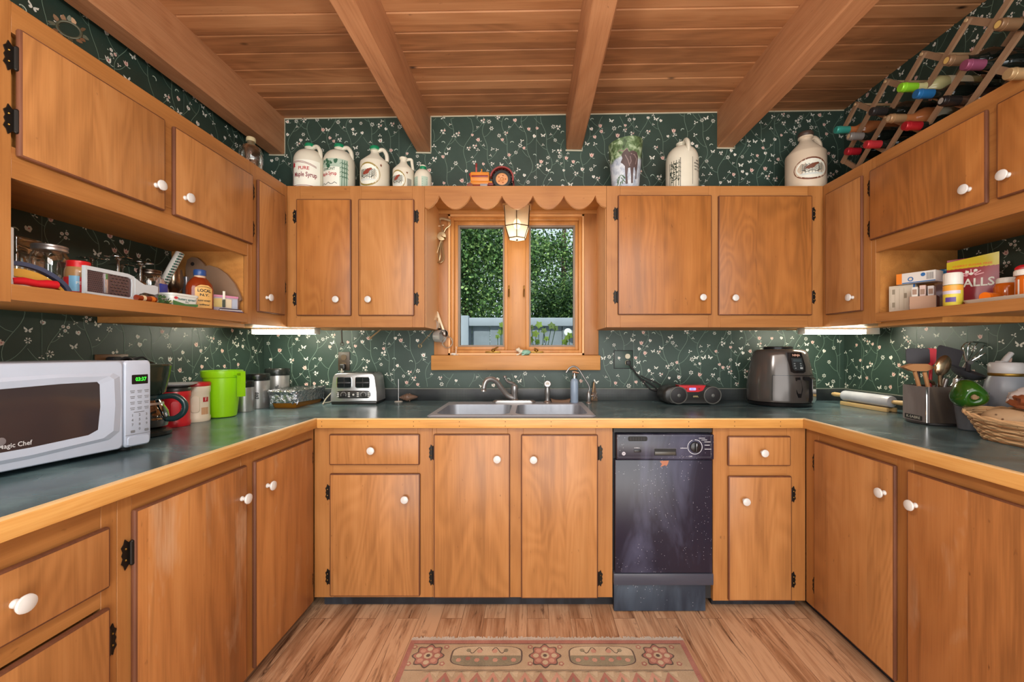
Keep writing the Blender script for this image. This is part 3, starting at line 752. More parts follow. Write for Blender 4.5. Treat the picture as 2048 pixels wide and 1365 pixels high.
front('door', t, ux(1236), ux(1424), uz(630), uz(390), M['figured_wood'], (ux(1403), uz(596)), 'l', hz=(uz(594), uz(427)))
front('door', t, ux(1437), ux(1625), uz(631), uz(391), M['figured_wood'], (ux(1467), uz(597)), 'r', hz=(uz(594), uz(427)))
b = B(); b.box(.4035, .4068, .021, UB, ZU0+.001, ZU1-.004, M['pale_wood']); b.build('side_panel', t)  # pale overlay facing the lantern, its light painted in as well
# wall cabinets, right run
RU = (XRU, 0, 0); UR = XR-XRU-.002
t = thing('wall_cabinet', 'narrow corner wall cabinet with one tall door, left of the medicine shelf', 'cabinet', RU, rot2, GW)
carcass(t, -(YB-.002), -1.922, .02, UR, ZU0, ZU1-.002); frame(t, -2.258, -1.922, ZU0, ZU1, [(-2.258, -2.19), (-1.972, -1.922)], [(-2.19, -1.972, 2.03, ZU1), (-2.19, -1.972, ZU0, 1.41)])
front('door', t, -2.205, -1.963, 1.402, 2.045, None, (-2.014, 1.472))
t = thing('wall_cabinet', 'wall cabinet with two doors above the open medicine shelf', 'cabinet', RU, rot2, GW)
b = B(); b.box(-1.921, -.95, .02, UR, 1.675, ZU1-.002, M['panel_wood']); b.box(-1.921, -1.905, .018, UR, ZU0, 1.675, M['panel_wood']); b.box(-.97, -.95, .02, UR, ZU0, 1.675, M['panel_wood']); b.build('carcass', t)
b = B(); b.box(-1.905, -.95, .02, UR, 1.348, 1.385, M['panel_wood']); b.box(-1.921, -1.62, .03, UR, 1.325, 1.348, M['panel_wood']); b.build('shelf_board', t)
frame(t, -1.921, -.95, ZU0, ZU1, [(-1.921, -1.898), (-1.0, -.95)], [(-1.898, -1.0, 2.028, ZU1), (-1.898, -1.0, 1.663, 1.735), (-1.898, -1.0, ZU0+.006, 1.385), (-1.44, -1.38, 1.735, 2.028)])
front('door', t, -1.917, -1.424, 1.722, 2.045, M['figured_wood'], (-1.478, 1.790), 'l', hz=(1.78, 1.97))
front('door', t, -1.394, -.98, 1.722, 2.045, M['figured_wood'], (-1.357, 1.790))
# scalloped valance and the soffit board over the window
t = thing('scalloped_valance', 'scalloped wooden valance board spanning the window between the wall cabinets', 'valance', BU)
S3 = YBU/F; vx = lambda p: (p-CX)*S3; vz = lambda p: ZC-(p-CY)*S3
prof = [(vx(849.5), ZU1), (vx(849.5), vz(415))]
cusps = [878.7, 941.2, 1003.6, 1065.8, 1128, 1191]
prof += [(vx(855), vz(417)), (vx(864), vz(412)), (vx(873), vz(402)), (vx(878), vz(391))]
for a, c in zip(cusps, cusps[1:]):
    for q in range(1, 15):
        u = q/15; prof.append((vx(a+(c-a)*u), vz(391+27*math.sin(PI*u)**.75)))
    prof.append((vx(c), vz(391)))
prof += [(vx(1195), vz(402)), (vx(1203), vz(411)), (vx(1212.5), vz(415)), (vx(1212.5), ZU1)]
b = B(); b.prism(prof, 0, .019, M['pale_wood'], 'xz', mf=M['rail_wood']); b.build('scalloped_board', t)
b = B(); b.box(-.5752, .4032, .0195, UB-.032, ZU1-.022, ZU1-.003, M['panel_wood']); b.build('soffit_board', t)
# ------------------------------------------------------------------ worktop
CT = .902
t = thing('kitchen_worktop', 'dark slate laminate worktop with oak front edge running round three walls', 'worktop')
b = B(); c = M['counter']
SX0, SX1, SY0, SY1 = -.478, .288, 1.965, 2.38
b.box(XL+.002, -.988, .42, YB-.002, CT-.035, CT, c); b.box(1.249, XR-.002, .78, YB-.002, CT-.035, CT, c)
b.box(-.988, SX0, 1.905, YB-.002, CT-.035, CT, c); b.box(SX1, 1.249, 1.905, YB-.002, CT-.035, CT, c)
b.box(SX0, SX1, 1.905, SY0, CT-.035, CT, c); b.box(SX0, SX1, SY1, YB-.002, CT-.035, CT, c); b.build('slab', t)
C('edge_lip', (226, 190, 136), .45)
nail = C('nail_hole', (70, 34, 14), .7)
b = B(); b.box(-.984, 1.2452, 1.90, 1.921, .858, CT-.003, M['oak_edge'], .003); b.box(-.984, 1.2452, 1.9015, 1.915, CT-.004, CT+.0005, M['edge_lip'])
for x in [i*.21-.96 for i in range(11)]:
    for z in (.868, .888): b.pattern(flat((0, 1.8995, 0)), circle(x, z, .0022, 6), nail)
b.build('edge_strip', t)
b = B(); b.box(-1.005, -.984, .42, 1.921, .858, CT-.003, M['oak_edge_y'], .003); b.box(-.999, -.9855, .42, 1.915, CT-.004, CT+.0005, M['edge_lip']); b.build('edge_strip', t)
b = B(); b.box(1.2452, 1.266, .78, 1.921, .858, CT-.003, M['oak_edge_y'], .003); b.box(1.2467, 1.260, .78, 1.915, CT-.004, CT+.0005, M['edge_lip']); b.build('edge_strip', t)
cap = C('backsplash_cap', (120, 124, 114), .4)
for (x0, x1, y0, y1) in ((XL+.022, XR-.022, 2.578, YB-.002), (XL+.002, XL+.022, .42, YB-.002), (XR-.022, XR-.002, .78, YB-.002)):
    b = B(); b.box(x0, x1, y0, y1, CT, .974, M['splash'], .002); b.box(x0, x1, y0, y1, .974, .978, cap); b.build('backsplash', t)
# ------------------------------------------------------------------ dishwasher
t = thing('dishwasher', 'black dusty built-in dishwasher between the sink doors and the narrow cabinet', 'dishwasher', Bk)
dw = M['dw_black']; wh = C('panel_lettering', (206, 208, 214), .5)
D0, D1 = gx(1228), gx(1426)
b = B(); b.box(.3775, .8425, .02, .60, .05, .845, M['soft_black']); b.box(gx(1228), gx(1426), -.002, .02, gz(866), BT-.002, M['soft_black']); b.build('tub', t)
b = B(); b.box(gx(1230), gx(1424), -.018, .02, gz(1146), gz(920), dw, .004)
ft = flat((0, -.0186, 0))
b.pattern(ft, [(gx(1319), gz(922)), (gx(1337), gz(921)), (gx(1335), gz(928)), (gx(1331), gz(933)), (gx(1330), gz(930)), (gx(1320), gz(934)), (gx(1323), gz(928))], C('worn_patch', (168, 110, 84), .7))
b.build('door_panel', t)
b = B(); b.box(gx(1232), gx(1425), -.030, .02, gz(918.5), gz(868), M['dw_black'], .005)
ft = flat((0, -.0308, 0)); S4 = (YBB-.031)/F
qx = lambda p: (p-CX)*S4
qz = lambda p: ZC-(p-CY)*S4
b.pattern(ft, rrect(qx(1256), qx(1295), qz(883), qz(873.5), .008), C('slot_black', (8, 8, 9), .6)); 
for q in range(6): b.box(qx(1260+q*5.4), qx(1262+q*5.4), -.0325, -.0305, qz(881.5), qz(875), M['soft_black'])
b.pattern(ft, [(qx(1308), qz(912)), (qx(1353), qz(912)), (qx(1352), qz(898)), (qx(1309), qz(898))], M['slot_black'])
b.box(qx(1310), qx(1351), -.0322, -.0305, qz(910), qz(904), C('latch_sheen', (74, 72, 66), .35), .001)
b.stroke(ft, [(qx(1308), qz(897.5)), (qx(1353), qz(897.5))], .0012, C('panel_line', (110, 112, 120), .5))
for pts in ([(qx(1236), qz(872)), (qx(1422), qz(872)), (qx(1422), qz(915)), (qx(1236), qz(915)), (qx(1236), qz(872))],): b.stroke(ft, pts, .001, M['panel_line'])
kx, kz = qx(1390), qz(894.5)
b.stroke(ft, [(kx+.033*math.cos(a*PI/16), kz+.033*math.sin(a*PI/16)) for a in range(-22, 9)], .0026, wh)
for dx, dz, w in ((8, -22, 12), (13, -18.5, 11), (19, -14.5, 12), (19.5, -8, 10), (19.5, 0, 13), (-29, -2, 13)):
    b.stroke(ft, [(qx(1390+dx), qz(892+dz+7)), (qx(1390+dx+w), qz(892+dz+7))], .0022, wh)
b.text(ft, 'OFF', .0095, wh, qx(1381), qz(914), weight=.01); b.text(ft, 'NORMAL', .006, wh, qx(1274), qz(896.5), weight=.01)
b.pattern(ft, circle(qx(1247.5), qz(908), .0085, 14), C('badge_grey', (150, 146, 152), .3, .6)); b.text(lambda u, v: Vector((u, -.0313, v)), 'GE', .0075, M['slot_black'], qx(1247.5), qz(908))
b.box(qx(1268), qx(1282), -.0345, -.0305, qz(905), qz(900), M['black'], .001)
cp = b.build('control_panel', t)
b = B(); XK = Matrix.Translation((kx, -.0305, kz)) @ Matrix.Rotation(PI/2, 4, 'X')
b.lathe([(.024, 0), (.023, .010), (.020, .012), (0, .012)], M['black'], seg=24, xf=XK); b.box(kx-.005, kx+.005, -.0535, -.041, kz-.021, kz+.021, M['black'], .003); b.box(kx-.001, kx+.001, -.0542, -.053, kz+.008, kz+.02, wh); b.build('cycle_dial', t)
b = B(); b.box(gx(1227), gx(1426), -.020, .02, gz(1170), gz(1147), C('tape_strip', (66, 68, 80), .35), .003); b.build('lower_trim_strip', t)
b = B(); b.box(gx(1228.5), gx(1413), -.004, .02, .004, gz(1171), M['dw_kick'], .003); b.build('kick_plate', t)
# ------------------------------------------------------------------ outdoors, behind the window
grass = C('garden_ground', (92, 104, 60), .9)
b = B(); b.box(-9, 9, YB+.16, 24, -.5, -.35, grass); struct(b.build('ground'))
fg = C('weathered_fence_paint', (150, 160, 172), .7); fg2 = C('weathered_fence_boards', (126, 136, 146), .75, vary=.2)
t = thing('wooden_fence', 'grey-blue painted board fence seen through the window below the trees', 'fence', (0, 5.2, 0))
for x in (-.845, 1.1, -2.8): b = B(); b.box(x-.062, x+.062, -.04, .06, -.35, 1.645, fg, .006); b.build('post', t)
b = B(); b.box(-2.8, 2.6, -.03, .02, 1.515, 1.618, fg, .004); b.build('top_rail', t)
b = B(); x = -2.8; k = 0
while x < 2.6:
    b.box(x, x+.222, .022+.012*(k % 2), .04+.012*(k % 2), -.35, 1.56, fg2, .002, 1); x += .228; k += 1
b.build('board_panel', t)
b = B(); X = px(1136, 665, 5.14); b.lathe([(0, -.03), (.046, -.03), (.05, 0), (.046, .008), (.0, .012)], C('milk_white', (224, 230, 226), .35), c=(0, 0, 0), seg=20, xf=Matrix.Translation(X) @ Matrix.Rotation(PI/2, 4, 'X'))
tag(b.build('fence_lamp'), 'small round white lamp fixed to the grey fence outside', 'outdoor lamp')
L1, L2, L3 = C('leaf_dark', (46, 78, 40), .6), C('leaf_mid', (84, 122, 60), .6), C('leaf_light', (136, 164, 92), .6)
L4 = C('leaf_young', (168, 206, 76), .5); bark = C('bark', (92, 76, 64), .9, vary=.3)
def leaf(b, p, s, rnd, mats, wts):
    a = Vector((rnd.gauss(0, 1), rnd.gauss(0, 1), rnd.gauss(0, .8))).normalized(); c = a.orthogonal().normalized()
    c = Matrix.Rotation(rnd.uniform(0, 6.28), 3, a) @ c; m = rnd.choices(mats, wts)[0]
    w = s*.42
    b.face([p, p+a*s*.5+c*w, p+a*s, p+a*s*.5-c*w], m)
def tree(name, label, loc, crowns, trunk, n, size, wts, seed, mats=(L1, L2, L3)):
    rnd = random.Random(seed); t = thing(name, label, 'tree', loc, 0, 'garden trees behind the fence')
    b = B(); b.tube(bez(trunk, 5), [.11-.06*k/(5*(len(trunk)-1)) for k in range(5*(len(trunk)-1)+1)], bark, 8); b.build('trunk', t)
    b = B(); tot = sum(c[3]*c[4]*c[5] for c in crowns)
    for (x, y, z, rx, ry, rz) in crowns:
        k = int(n*rx*ry*rz/tot); cl = [Vector((rnd.gauss(0, 1), rnd.gauss(0, 1), rnd.gauss(0, 1))).normalized()*(rnd.random()**.45) for _ in range(max(12, k//26))]
        for _ in range(k):
            q = rnd.choice(cl)+Vector((rnd.gauss(0, .1), rnd.gauss(0, .1), rnd.gauss(0, .1)))
            leaf(b, Vector((x+q.x*rx, y+q.y*ry, z+q.z*rz)), size*rnd.uniform(.6, 1.3), rnd, mats, wts)
    b.build('foliage', t, normals=False)
tree('garden_tree', 'dense bright-leaved tree filling the left window pane', (-1.15, 7.2, -.35), [(0, 0, 2.6, 1.3, .9, 1.3), (.3, .2, 3.7, 1.2, .9, .9), (-.6, .1, 3.3, 1., .8, 1.1)], [(0, .2, 0), (.05, .2, 1.2), (0, .2, 3), (.1, .2, 4.2)], 26000, .055, (4, 5, 3), 21)
tree('garden_tree', 'darker bushy tree in the lower half of the right window pane', (.55, 9.3, -.35), [(0, 0, 2.2, 1.1, .8, .95), (.5, .1, 2.6, .9, .8, .8)], [(0, .2, 0), (0, .2, 1.4), (.05, .2, 2.6)], 20000, .055, (6, 4, 2), 22)
tree('garden_tree', 'thin-crowned tall tree with a bare grey trunk in the right window pane', (.84, 11.6, -.35), [(-.2, 0, 4.3, 1.7, .8, .6), (.5, .2, 3.5, .8, .7, .8), (-1.1, .2, 3.9, .9, .8, .8)], [(.1, 0, 0), (.12, 0, 2), (.06, 0, 4), (.1, 0, 5.6)], 9000, .075, (4, 5, 4), 23)
tree('garden_tree', 'tall feathery tree far behind the window mullion', (-.9, 14.0, -.35), [(0, 0, 3.9, 3.0, .8, 2.0)], [(0, 0, 0), (0, 0, 2.5), (.1, 0, 5)], 11000, .09, (5, 4, 2), 24)
rnd = random.Random(5)
for nm, lb, base, pts in (('vine_shoot', 'young vine shoot with a few bright leaves outside the left window pane', px(1003, 700, 3.4), [(1004, 655), (998, 665), (1010, 662), (992, 674), (1000, 650)]),
                          ('vine_shoot', 'leafy bright green vine clump outside the right window pane', px(1075, 705, 3.3), [(1060, 655), (1075, 650), (1068, 668), (1085, 662), (1058, 680), (1072, 684), (1090, 678), (1064, 694), (1082, 695), (1108, 657), (1100, 652), (1052, 690)]),
                          ('vine_shoot', 'single bright vine leaf hanging beside the fence lamp', px(1135, 700, 3.4), [(1130, 677), (1127, 684), (1136, 672)])):
    b = B()
    for (x, y) in pts:
        p = Vector(px(x+3, y, base[1]+rnd.uniform(-.1, .1)))
        a = rnd.uniform(0, 6.28); s = rnd.uniform(.022, .034)
        P = []
        for k in range(10):
            r = s*(1 if k % 2 == 0 else .62); th = a+k*PI/5; P.append(p+Vector((r*math.cos(th), .25*r*math.sin(th*2), r*math.sin(th))))
        b.face(P, rnd.choice((L4, L4, L3)))
        b.tube([tuple(p), (base[0]+(p.x-base[0])*.6, base[1], (p.z+base[2]-.3)/2), (base[0], base[1], base[2]-1.2)], .0025, L2, 4)
    tag(b.build(nm, normals=False), lb, 'plant', 'vine shoots outside the window')
# ------------------------------------------------------------------ lamps
t = thing('pendant_lamp', 'lit hexagonal glass lantern with thin dark ribs hanging under the scalloped valance', 'lamp', (-.0846, 2.43, 0))
Hx = lambda r, z: [(r*math.cos(-PI/2+k*PI/3), r*math.sin(-PI/2+k*PI/3), z) for k in range(6)]
bz = C('bronze_rib', (86, 66, 48), .4, .7)
lv = [(.084, 2.052), (.076, 1.934), (.052, 1.868)]
b = B()
for (r0, z0), (r1, z1) in zip(lv, lv[1:]):
    A, D = Hx(r0, z0), Hx(r1, z1)
    for k in range(6): b.face([A[k], A[(k+1) % 6], D[(k+1) % 6], D[k]], M['shade'])
b.face(Hx(.050, 1.866), M['shade']); b.build('glass_shade', t, angle=10)
b = B()
for k in range(6): b.tube([Hx(r, z)[k] for r, z in lv], .0024, bz, 5)
for r, z in lv: b.tube(Hx(r, z), .0028, bz, 5, closed=True)
b.ball((0, 0, 1.862), (.007, .007, .006), bz, 8); b.build('rib_frame', t)
b = B(); b.lathe([(.094, 2.050), (.098, 2.056), (.09, 2.066), (.03, 2.078), (0, 2.0795)], C('lamp_cap', (176, 132, 84), .4), seg=6, xf=Matrix.Rotation(PI/6, 4, 'Z')); b.build('cap', t)
b = B(); b.ball((0, 0, 1.955), (.022, .022, .03), M['bulb'], 12); b.tube([(0, 0, 2.05), (0, 0, 1.985)], .013, M['brass'], 10); b.build('bulb', t)
light('lantern_light', 'POINT', (-.0846, 2.43, 1.90), (0, 0, 0), 0.75, (1, .86, .66), shadow_soft_size=.03)
def under_light(lb, x0, x1, y, bracket):
    t = thing('under_cabinet_light', lb, 'lamp', (0, 0, 0), 0, 'fluorescent lights under the wall cabinets')
    w_ = C('lamp_housing', (206, 204, 190), .5)
    b = B(); b.box(x0, x1, y-.03, y+.045, 1.329, 1.3385, w_, .002); b.box(x0-.004, x0, y-.03, y+.03, 1.304, 1.3385, w_, .001); b.box(x1, x1+.004+bracket, y-.03, y+.03, 1.304, 1.3385, w_, .001); b.build('housing', t)
    b = B(); b.box(x0+.002, x1-.002, y-.026, y+.026, 1.305, 1.329, M['tube'], .008); b.build('lit_tube', t)
under_light('lit white fluorescent strip under the left corner wall cabinet', -1.537, -1.195, 2.31, 0)
under_light('lit white fluorescent strip under the right corner wall cabinet', 1.505, 1.84, 2.31, .07)
# ------------------------------------------------------------------ rug
def cloth(name, rgb, rgb2, sc=55):
    n = N(name); co = n.coord(); f = n.noise(co, 9, 4, .6); g = n.noise(n.mapping(co, (1, 3, 1)), sc*3, 2, .6)
    v = n.math('ADD', n.math('MULTIPLY', f, .55), n.math('MULTIPLY', g, .45))
    return n.bsdf(n.ramp(v, [(.35, srgb(*rgb)), (.65, srgb(*rgb2))]), .95, 0, .1, n.bump(g, .4, .002))
rb, rr_, rg, rd, rp = cloth('rug_beige', (180, 158, 130), (212, 194, 164)), cloth('rug_rose', (150, 98, 88), (186, 134, 118)), cloth('rug_grey_green', (124, 116, 98), (160, 150, 124)), cloth('rug_dark_line', (86, 74, 70), (120, 104, 92)), cloth('rug_pale_rose', (180, 130, 112), (208, 164, 142))
rf = cloth('rug_fringe', (186, 178, 164), (224, 216, 204))
t = thing('rug', 'worn oriental rug with rose border and rosettes lying on the kitchen floor', 'rug', (.065, 1.73, 0))
b = B(); U = .567
b.box(-U, U, -1.0, 0, 0, .006, rb, .001)
def g_(l=1): return lambda u, v: Vector((u, v, .006+.00035*l))
b.pattern(g_(1), [(-U, 0), (U, 0), (U, -.02), (-U, -.02)], rr_); b.pattern(g_(1), [(-U, -.02), (-U+.02, -.02), (-U+.02, -1), (-U, -1)], rr_); b.pattern(g_(1), [(U-.02, -.02), (U, -.02), (U, -1), (U-.02, -1)], rr_)
for v in (-.0215, -.162): b.stroke(g_(1), [(-U+.02, v), (U-.02, v)], .003, rd)
def rosette(u, v, r):
    b.pattern(g_(2), [(u+r*(1+.13*math.cos(8*q*PI/24))*math.cos(q*PI/24), v+r*(1+.13*math.cos(8*q*PI/24))*math.sin(q*PI/24)) for q in range(48)], rd)
    b.pattern(g_(3), [(u+.9*r*(1+.13*math.cos(8*q*PI/24))*math.cos(q*PI/24), v+.9*r*(1+.13*math.cos(8*q*PI/24))*math.sin(q*PI/24)) for q in range(48)], rr_)
    for q in range(8): b.pattern(g_(4), circle(u+.62*r*math.cos(q*PI/4), v+.62*r*math.sin(q*PI/4), .2*r, 8), rp if q % 2 else rb)
    b.pattern(g_(4), circle(u, v, .3*r, 8), rb); b.pattern(g_(5), circle(u, v, .15*r, 6), rd)
for u in (-.474, -.0115, .435): rosette(u, -.088, .058)
for (a, c) in ((-.385, -.10), (.082, .345)):
    mid = (a+c)/2; w = (c-a)/2
    sh = lambda k, o: [(mid+(w*k)*math.copysign(abs(math.cos(q*PI/16))**.55, math.cos(q*PI/16)), -.088+o+(.054*k)*math.copysign(abs(math.sin(q*PI/16))**.5, math.sin(q*PI/16))) for q in range(32)]
    b.pattern(g_(2), sh(1, 0), rd); b.pattern(g_(3), sh(.955, 0), rb)
    b.pattern(g_(4), [p for p in sh(.95, 0) if p[1] <= -.085], rg)
    for q in range(7): b.pattern(g_(5), circle(a+.035+q*(c-a-.07)/6, -.112+.008*(q % 2), .011, 6), rr_ if q % 2 else rp)
    for q in (-1, 1):
        b.stroke(g_(5), [(mid+q*(.02+.05*k/6), -.06+.016*math.sin(k)) for k in range(7)], .003, rd); b.pattern(g_(5), circle(mid+q*.075, -.06, .010, 6), rg)
        b.pattern(g_(5), circle(mid+q*.03, -.064, .012, 6), rp)
for u in (-.54, -.41, -.07, .05, .37, .505):
    for v in (-.04, -.13): b.pattern(g_(2), circle(u, v, .012, 5), rr_); b.pattern(g_(3), circle(u, v, .006, 5), rb)
n_ = 16
for k in range(n_):                                # the row of points inside the border
    u0 = -U+.09+k*(2*U-.18)/n_; u1 = u0+(2*U-.18)/n_
    b.pattern(g_(2), [(u0, -.225), (u1, -.225), ((u0+u1)/2, -.172)], rr_ if k % 2 else rp); b.pattern(g_(3), [(u0+.02, -.225), (u1-.02, -.225), ((u0+u1)/2, -.195)], rg)
    b.pattern(g_(2), [((u0+u1)/2-.035, -.17), ((u0+u1)/2+.035, -.17), (u1, -.2), (u0, -.2)][:3]+[((u0+u1)/2, -.168)], rb)
b.pattern(g_(2), [(-U+.09, -.225), (U-.09, -.225), (U-.09, -.95), (-U+.09, -.95)], rr_)
b.build('woven_pile', t, normals=False)
b = B(); rnd = random.Random(3)
x = -U
while x < U:
    b.box(x, x+.004, 0, .016+rnd.uniform(0, .012), 0, .004, rf); x += .0048
b.build('fringe', t)
# ------------------------------------------------------------------ on top of the wall cabinets
jw = C('cream_stoneware_plastic', (212, 207, 188), .4); jt = C('tan_shoulder_plastic', (206, 186, 152), .4); jcap = C('green_cap', (12, 124, 82), .4)
paper_w = C('label_white', (230, 230, 216), .5); maroon = C('label_maroon', (122, 40, 52), .5); red_ = C('label_red', (176, 40, 46), .5); dkgreen = C('label_green', (44, 92, 66), .5); gold = C('label_olive', (150, 132, 72), .5); inkk = C('label_ink', (50, 52, 50), .5); sage = C('label_sage', (166, 186, 168), .5); brown_ = C('label_brown', (112, 64, 40), .5)
def jug(lb, pxc, depth, r, H, shoulder, cap, hang, neck=.022, tone=None, deco=None, sh=.62, dome=True):
    t = thing('syrup_jug', lb, 'jug', ((pxc-CX)*depth/F, depth, ZU1-.002), 0, 'syrup jugs on top of the wall cabinets')
    z1 = H*sh; zn = H*.86; tone = tone or jw
    b = B(); P = [(r*.9, 0), (r*.985, .006), (r, .015), (r, z1)]
    if dome: P += [(r*math.cos(a)+(neck*1.1)*(1-math.cos(a)), z1+(zn-z1)*math.sin(a)) for a in [k*PI/2/8*.96 for k in range(1, 9)]]
    else: P += [(r*.97, z1+.008), (neck*1.25, zn-.01)]
    P += [(neck*1.05, zn), (neck, zn+.012), (neck*1.25, zn+.016), (neck*1.25, zn+.024), (neck, zn+.027), (neck*.95, H-.016)]
    b.lathe(P, tone, seg=32)
    if deco: deco(b, r, z1)
    b.build('body', t)
    b = B(); d = Vector((math.cos(hang), math.sin(hang), 0))
    pts = bez([d*neck*.8+Vector((0, 0, zn+.016)), d*(neck+.024)+Vector((0, 0, zn+.022)), d*(r*.80)+Vector((0, 0, zn-.002)), d*(r*.86)+Vector((0, 0, zn-.03)), d*(r*.84)+Vector((0, 0, z1+(zn-z1)*.30))], 6)
    b.tube(pts, .0105*r/.083+.001, tone, 8); b.build('handle', t)
    if cap:
        b = B(); b.lathe([(neck*1.2, H-.024), (neck*1.3, H-.018), (neck*1.3, H-.006), (neck*1.15, H), (0, H)], cap, seg=24); b.build('cap', t)
    return t
def lab(r, z0, a0, l=1): return cyl(r+.0005*l, z0, a0)
def d1(b, r, z1):
    f = lab(r, 0, -.05); b.sheet(f, -.082, .098, .012, z1-.012, paper_w, 14, 1); g = lab(r, 0, -.05, 2)
    for o in (0, .006): b.stroke(g, [(-.066+o, .022+o), (-.066+o, z1-.022-o)]+[(u*.016-.05, z1-.018-o-.00014*k*k*3) for k, u in enumerate(range(0, 9))], .0026, maroon); b.stroke(g, [(-.066+o, .024+o)]+[(u*.016-.05, .018+o) for u in range(0, 9)], .0026, maroon)
    b.text(g, 'PURE', .026, red_, .012, z1-.060, weight=.02); b.text(g, 'Maple Syrup', .036, maroon, .018, z1-.095, weight=.02, width=.125)
    b.pattern(g, [(-.052+.015*(1 if k % 2 else .6)*math.cos(k*PI/5), z1-.04+.018*(1 if k % 2 else .6)*math.sin(k*PI/5)) for k in range(10)], red_); b.stroke(g, [(-.02, .05), (.08, .047)], .003, sage)
jug('large cream syrup jug with maroon lettering, first of the jug row beside the clear bottle', 620, 2.365, .0835, .287, 'dome', jcap, -.25, deco=d1)
def trees(b, g, u0, u1, z0, z1, m, n=5):
    for k in range(n):
        u = u0+(u1-u0)*(k+.5)/n; b.stroke(g, [(u, z0), (u+.003, z1)], .003, m)
        for q in range(4): zz = z0+(z1-z0)*(.35+.17*q); b.stroke(g, [(u-.010, zz), (u+.001, zz+.008), (u+.012, zz-.002)], .0024, m)
def d2(b, r, z1):
    b.sheet(lab(r, 0, .08), -.095, .075, .008, z1-.004, sage, 14, 1); g = lab(r, 0, .08, 2); b.sheet(g, -.09, .03, .012, z1-.05, paper_w, 10, 1); g = lab(r, 0, .08, 3)
    rnd = random.Random(2)
    for k in range(20): b.pattern(g, circle(-.075+rnd.random()*.09, z1-.022+rnd.uniform(-.016, .012), rnd.uniform(.004, .009), 6), dkgreen)
    b.pattern(g, circle(-.032, z1-.045, .012, 10), dkgreen); b.text(g, 'VERMONT', .021, dkgreen, -.035, z1-.062, weight=.02, width=.085); b.text(g, 'Maple Syrup', .027, red_, -.035, z1-.088, weight=.02, width=.10)
    trees(b, g, .035, .072, .02, z1-.01, dkgreen, 3); b.stroke(g, [(-.08+.012*k, .035+.006*math.sin(k*2)) for k in range(9)], .003, inkk)
jug('large cream syrup jug with green tree label, second of the jug row', 679, 2.365, .083, .284, 'dome', jcap, -.05, deco=d2)
def oval(b, r, z, a0, w, h, ring_m, sleigh, rider=False):
    f = lambda l: lab(r, 0, a0, l)
    def el(k): return [(w*k*math.cos(q*PI/14), z+h*k*math.sin(q*PI/14)) for q in range(28)]
    for l, k, m in ((1, 1.0, ring_m), (2, .86, paper_w)):
        P = el(k); b_ = [(0, z)]
        for a, c in zip(P, P[1:]+P[:1]): b.face([f(l)(*a), f(l)(*c), f(l)(a[0]*.4, z+(a[1]-z)*.4)], m); b.face([f(l)(*c), f(l)(c[0]*.4, z+(c[1]-z)*.4), f(l)(a[0]*.4, z+(a[1]-z)*.4)], m)
        b.pattern(f(l), [(p[0]*.4, z+(p[1]-z)*.4) for p in P], m)
    g = f(3); trees(b, g, -w*.62, w*.62, z-h*.45, z+h*.42, C('label_grey', (120, 126, 118), .5), 7)
    b.pattern(f(4), [(-w*.38, z), (-w*.30, z+h*.2), (w*.05, z+h*.42), (w*.36, z+h*.5), (w*.4, z+h*.36), (w*.2, z+h*.22), (w*.1, z+h*.02), (-w*.2, z-h*.05)], sleigh)
    b.pattern(f(4), [(-w*.7, z-h*.4), (w*.7, z-h*.42), (w*.55, z-h*.55), (-w*.5, z-h*.56)], C('label_snow', (210, 216, 210), .5))
    b.stroke(f(5), [(-w*.5, z-h*.12), (-w*.3, z-h*.28), (0, z-h*.2), (w*.3, z-h*.3), (w*.5, z-h*.15)], .003, inkk)
def d3(b, r, z1):
    oval(b, r, z1*.52, -.18, .072, .066, gold, C('label_barn', (138, 60, 44), .5)); g = lab(r, 0, .75, 2); b.pattern(g, [(-.005, z1-.028), (.003, z1-.036), (.006, z1-.026), (.0, z1-.018)], brown_)
jug('cone-shouldered cream syrup jug with oval barn label and green cap, third in row', 750, 2.365, .080, .272, 'cone', jcap, 0, deco=d3, dome=False, sh=.62)
def d4(b, r, z1):
    oval(b, r, z1*.5, -.35, .050, .055, gold, C('label_barn', (138, 60, 44), .5)); g = lab(r, 0, .85, 2)
    for k in range(7): b.stroke(g, [(-.012+.004*k, .03), (-.012+.004*k, .075)], .002, inkk)
    b.pattern(g, [(-.02, z1-.02), (-.012, z1-.03), (-.008, z1-.018)], brown_)
jug('small capless cream syrup jug with an oval barn label, fourth of the jug row', 807, 2.365, .059, .215, 'cone', None, .35, neck=.018, deco=d4, dome=False, sh=.60)
def d5(b, r, z1):
    for a0 in (-.75, .45):
        f = lab(r, 0, a0); b.sheet(f, -.018, .018, .008, z1-.006, sage, 5, 1); g = lab(r, 0, a0, 2)
        for k in range(5): b.stroke(g, [(-.013, .02+.013*k), (.012, .02+.013*k)], .003, dkgreen)
jug('smallest cream syrup jug with a green cap, last of the jug row beside the valance', 846, 2.365, .048, .163, 'dome', jcap, 2.2, neck=.014, deco=d5, sh=.58)
